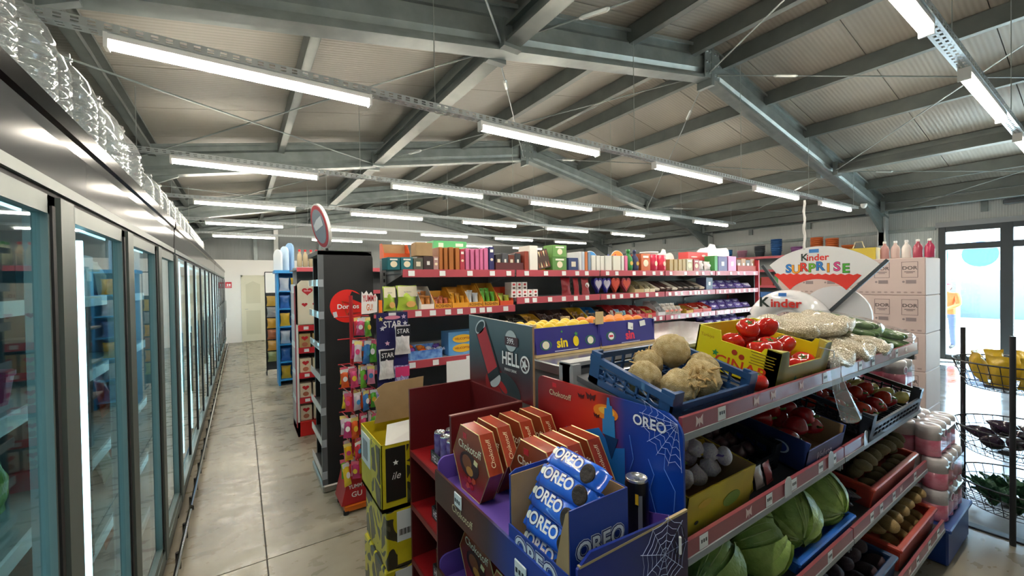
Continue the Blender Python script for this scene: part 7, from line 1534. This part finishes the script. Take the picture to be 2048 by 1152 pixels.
# ================================================================ PERSON OUTSIDE
def person(x, y, z, rz):
    t = thing('person', 'person in an orange jacket and red cap standing in the yard outside', 'person', (x, y, z), rz)
    J = [(0, 0, .93), (0, 0, 1.12), (0, 0, 1.32), (0, .01, 1.43), (0, .02, 1.5), (-.09, 0, .9), (-.1, .02, .5), (-.1, -.02, .08), (-.1, .12, .03), (.09, 0, .9), (.1, .02, .5), (.1, -.02, .08), (.1, .12, .03), (-.19, 0, 1.4), (-.25, .05, 1.14), (-.16, .26, 1.05), (.19, 0, 1.4), (.25, .05, 1.14), (.16, .27, 1.08), (-.13, .33, 1.04), (.13, .34, 1.07)]
    E_ = [(0, 1), (1, 2), (2, 3), (3, 4), (0, 5), (5, 6), (6, 7), (7, 8), (0, 9), (9, 10), (10, 11), (11, 12), (2, 13), (13, 14), (14, 15), (2, 16), (16, 17), (17, 18), (15, 19), (18, 20)]
    rad = [.15, .15, .17, .06, .055, .09, .065, .05, .04, .09, .065, .05, .04, .075, .055, .042, .075, .055, .042, .035, .035]
    fing = []
    for s, w_ in ((-1, 19), (1, 20)):
        for f in range(5):
            b0 = Vector(J[w_]); k = len(J); dx = (f - 2) * .016 * s
            if f == 0: pts = [b0 + Vector((-.03 * s, .01, 0)), b0 + Vector((-.04 * s, .035, .005))]
            else: pts = [b0 + Vector((dx, .03, 0)), b0 + Vector((dx, .055 + .006 * (f == 2), -.008)), b0 + Vector((dx, .07, -.025))]
            pv = w_
            for q in pts: J.append(tuple(q)); rad.append(.011); E_.append((pv, len(J) - 1)); pv = len(J) - 1
    me = bpy.data.meshes.new('body'); me.from_pydata(J, E_, []); o = put('body', me, t)
    sk = o.modifiers.new('skin', 'SKIN'); sk.use_smooth_shade = True
    for i, r in enumerate(rad): me.skin_vertices[0].data[i].radius = (r, r * (.72 if i in (0, 1, 2) else 1))
    me.skin_vertices[0].data[0].use_root = True; o.modifiers.new('sub', 'SUBSURF').levels = 1
    m = bpy.data.materials.new('clothes'); m.use_nodes = True; n = m.node_tree.nodes; l = m.node_tree.links; b = n['Principled BSDF']; b.inputs['Roughness'].default_value = .8
    tc = n.new('ShaderNodeTexCoord'); sx = n.new('ShaderNodeSeparateXYZ'); l.new(tc.outputs['Object'], sx.inputs[0]); r = n.new('ShaderNodeValToRGB'); r.color_ramp.interpolation = 'CONSTANT'; e = r.color_ramp.elements; e[0].color = lin('#2a2a2a'); e[1].position = .06; e[1].color = lin('#37405c'); q = e.new(.52); q.color = lin('#d9480f'); q = e.new(.86); q.color = lin('#c99a80')
    mp = n.new('ShaderNodeMapRange'); mp.inputs['From Max'].default_value = 1.7; l.new(sx.outputs[2], mp.inputs[0]); l.new(mp.outputs[0], r.inputs[0]); l.new(r.outputs[0], b.inputs['Base Color']); me.materials.append(m)
    SKN = mat('skin', '#c99a80', .5)
    h = MB().ball(lambda a, q: (.078 * math.sin(PI * q) * math.cos(a), .095 * math.sin(PI * q) * math.sin(a) + (.012 if q > .6 else 0), .115 * math.cos(PI * q)), 16, 12).build('head', SKN, t, (0, .03, 1.6), smooth=True)
    MB().add([(-.012, .09, .0), (.012, .09, .0), (0, .118, -.02), (0, .09, .03), (0, .09, -.03)], [(0, 2, 3), (1, 3, 2), (0, 4, 2), (1, 2, 4)]).build('nose', SKN, h)
    for s in (-1, 1): MB().ball(lambda a, q: (.012 * math.sin(PI * q) * math.cos(a), .008 * math.sin(PI * q) * math.sin(a), .009 * math.cos(PI * q)), 8, 6).build('eye', flat('#2a2320'), h, (s * .032, .086, .015)); MB().ball(lambda a, q: (.012 * math.sin(PI * q) * math.cos(a), .02 * math.sin(PI * q) * math.sin(a), .03 * math.cos(PI * q)), 8, 6).build('ear', SKN, h, (s * .08, 0, 0))
    MB().box(-.022, .022, .088, .097, -.055, -.047).build('mouth', flat('#8a4a44'), h)
    MB().ball(lambda a, q: (.088 * math.sin(PI * q * .5) * math.cos(a), .105 * math.sin(PI * q * .5) * math.sin(a), .1 * math.cos(PI * q * .5)), 16, 6).build('cap', flat('#c8283c', .7), t, (0, .03, 1.63), smooth=True); MB().prism([(-.08, .0), (.08, .0), (.06, .09), (0, .11), (-.06, .09)], 'Z', 0, .012).build('cap_peak', flat('#c8283c', .7), t, (0, .11, 1.635))
    MB().ball(lambda a, q: (.085 * math.sin(PI * q) * math.cos(a), .06 * math.sin(PI * q) * math.sin(a), .08 * math.cos(PI * q)), 12, 8).build('hair', flat('#3a2a22', .8), t, (0, -.015, 1.575), smooth=True)
person(15.3, 2.62, -.2, R(70))
tag(MB().ball(lambda a, q: (.6 * math.sin(PI * q) * math.cos(a) * (1 + .2 * math.sin(5 * a)), .9 * math.sin(PI * q) * math.sin(a), .5 * math.cos(PI * q) * (1 + .1 * math.sin(7 * a)) + .4), 18, 10).build('yard_bush', mat('bush', '#5f9a6a', .8, noise_=(4, .7), col2='#3f7a4a', bump=(6, 1)), None, (25.5, 5.2, -.2), (0, 0, 0), True), 'low green bush growing at the foot of the boundary wall', 'bush')
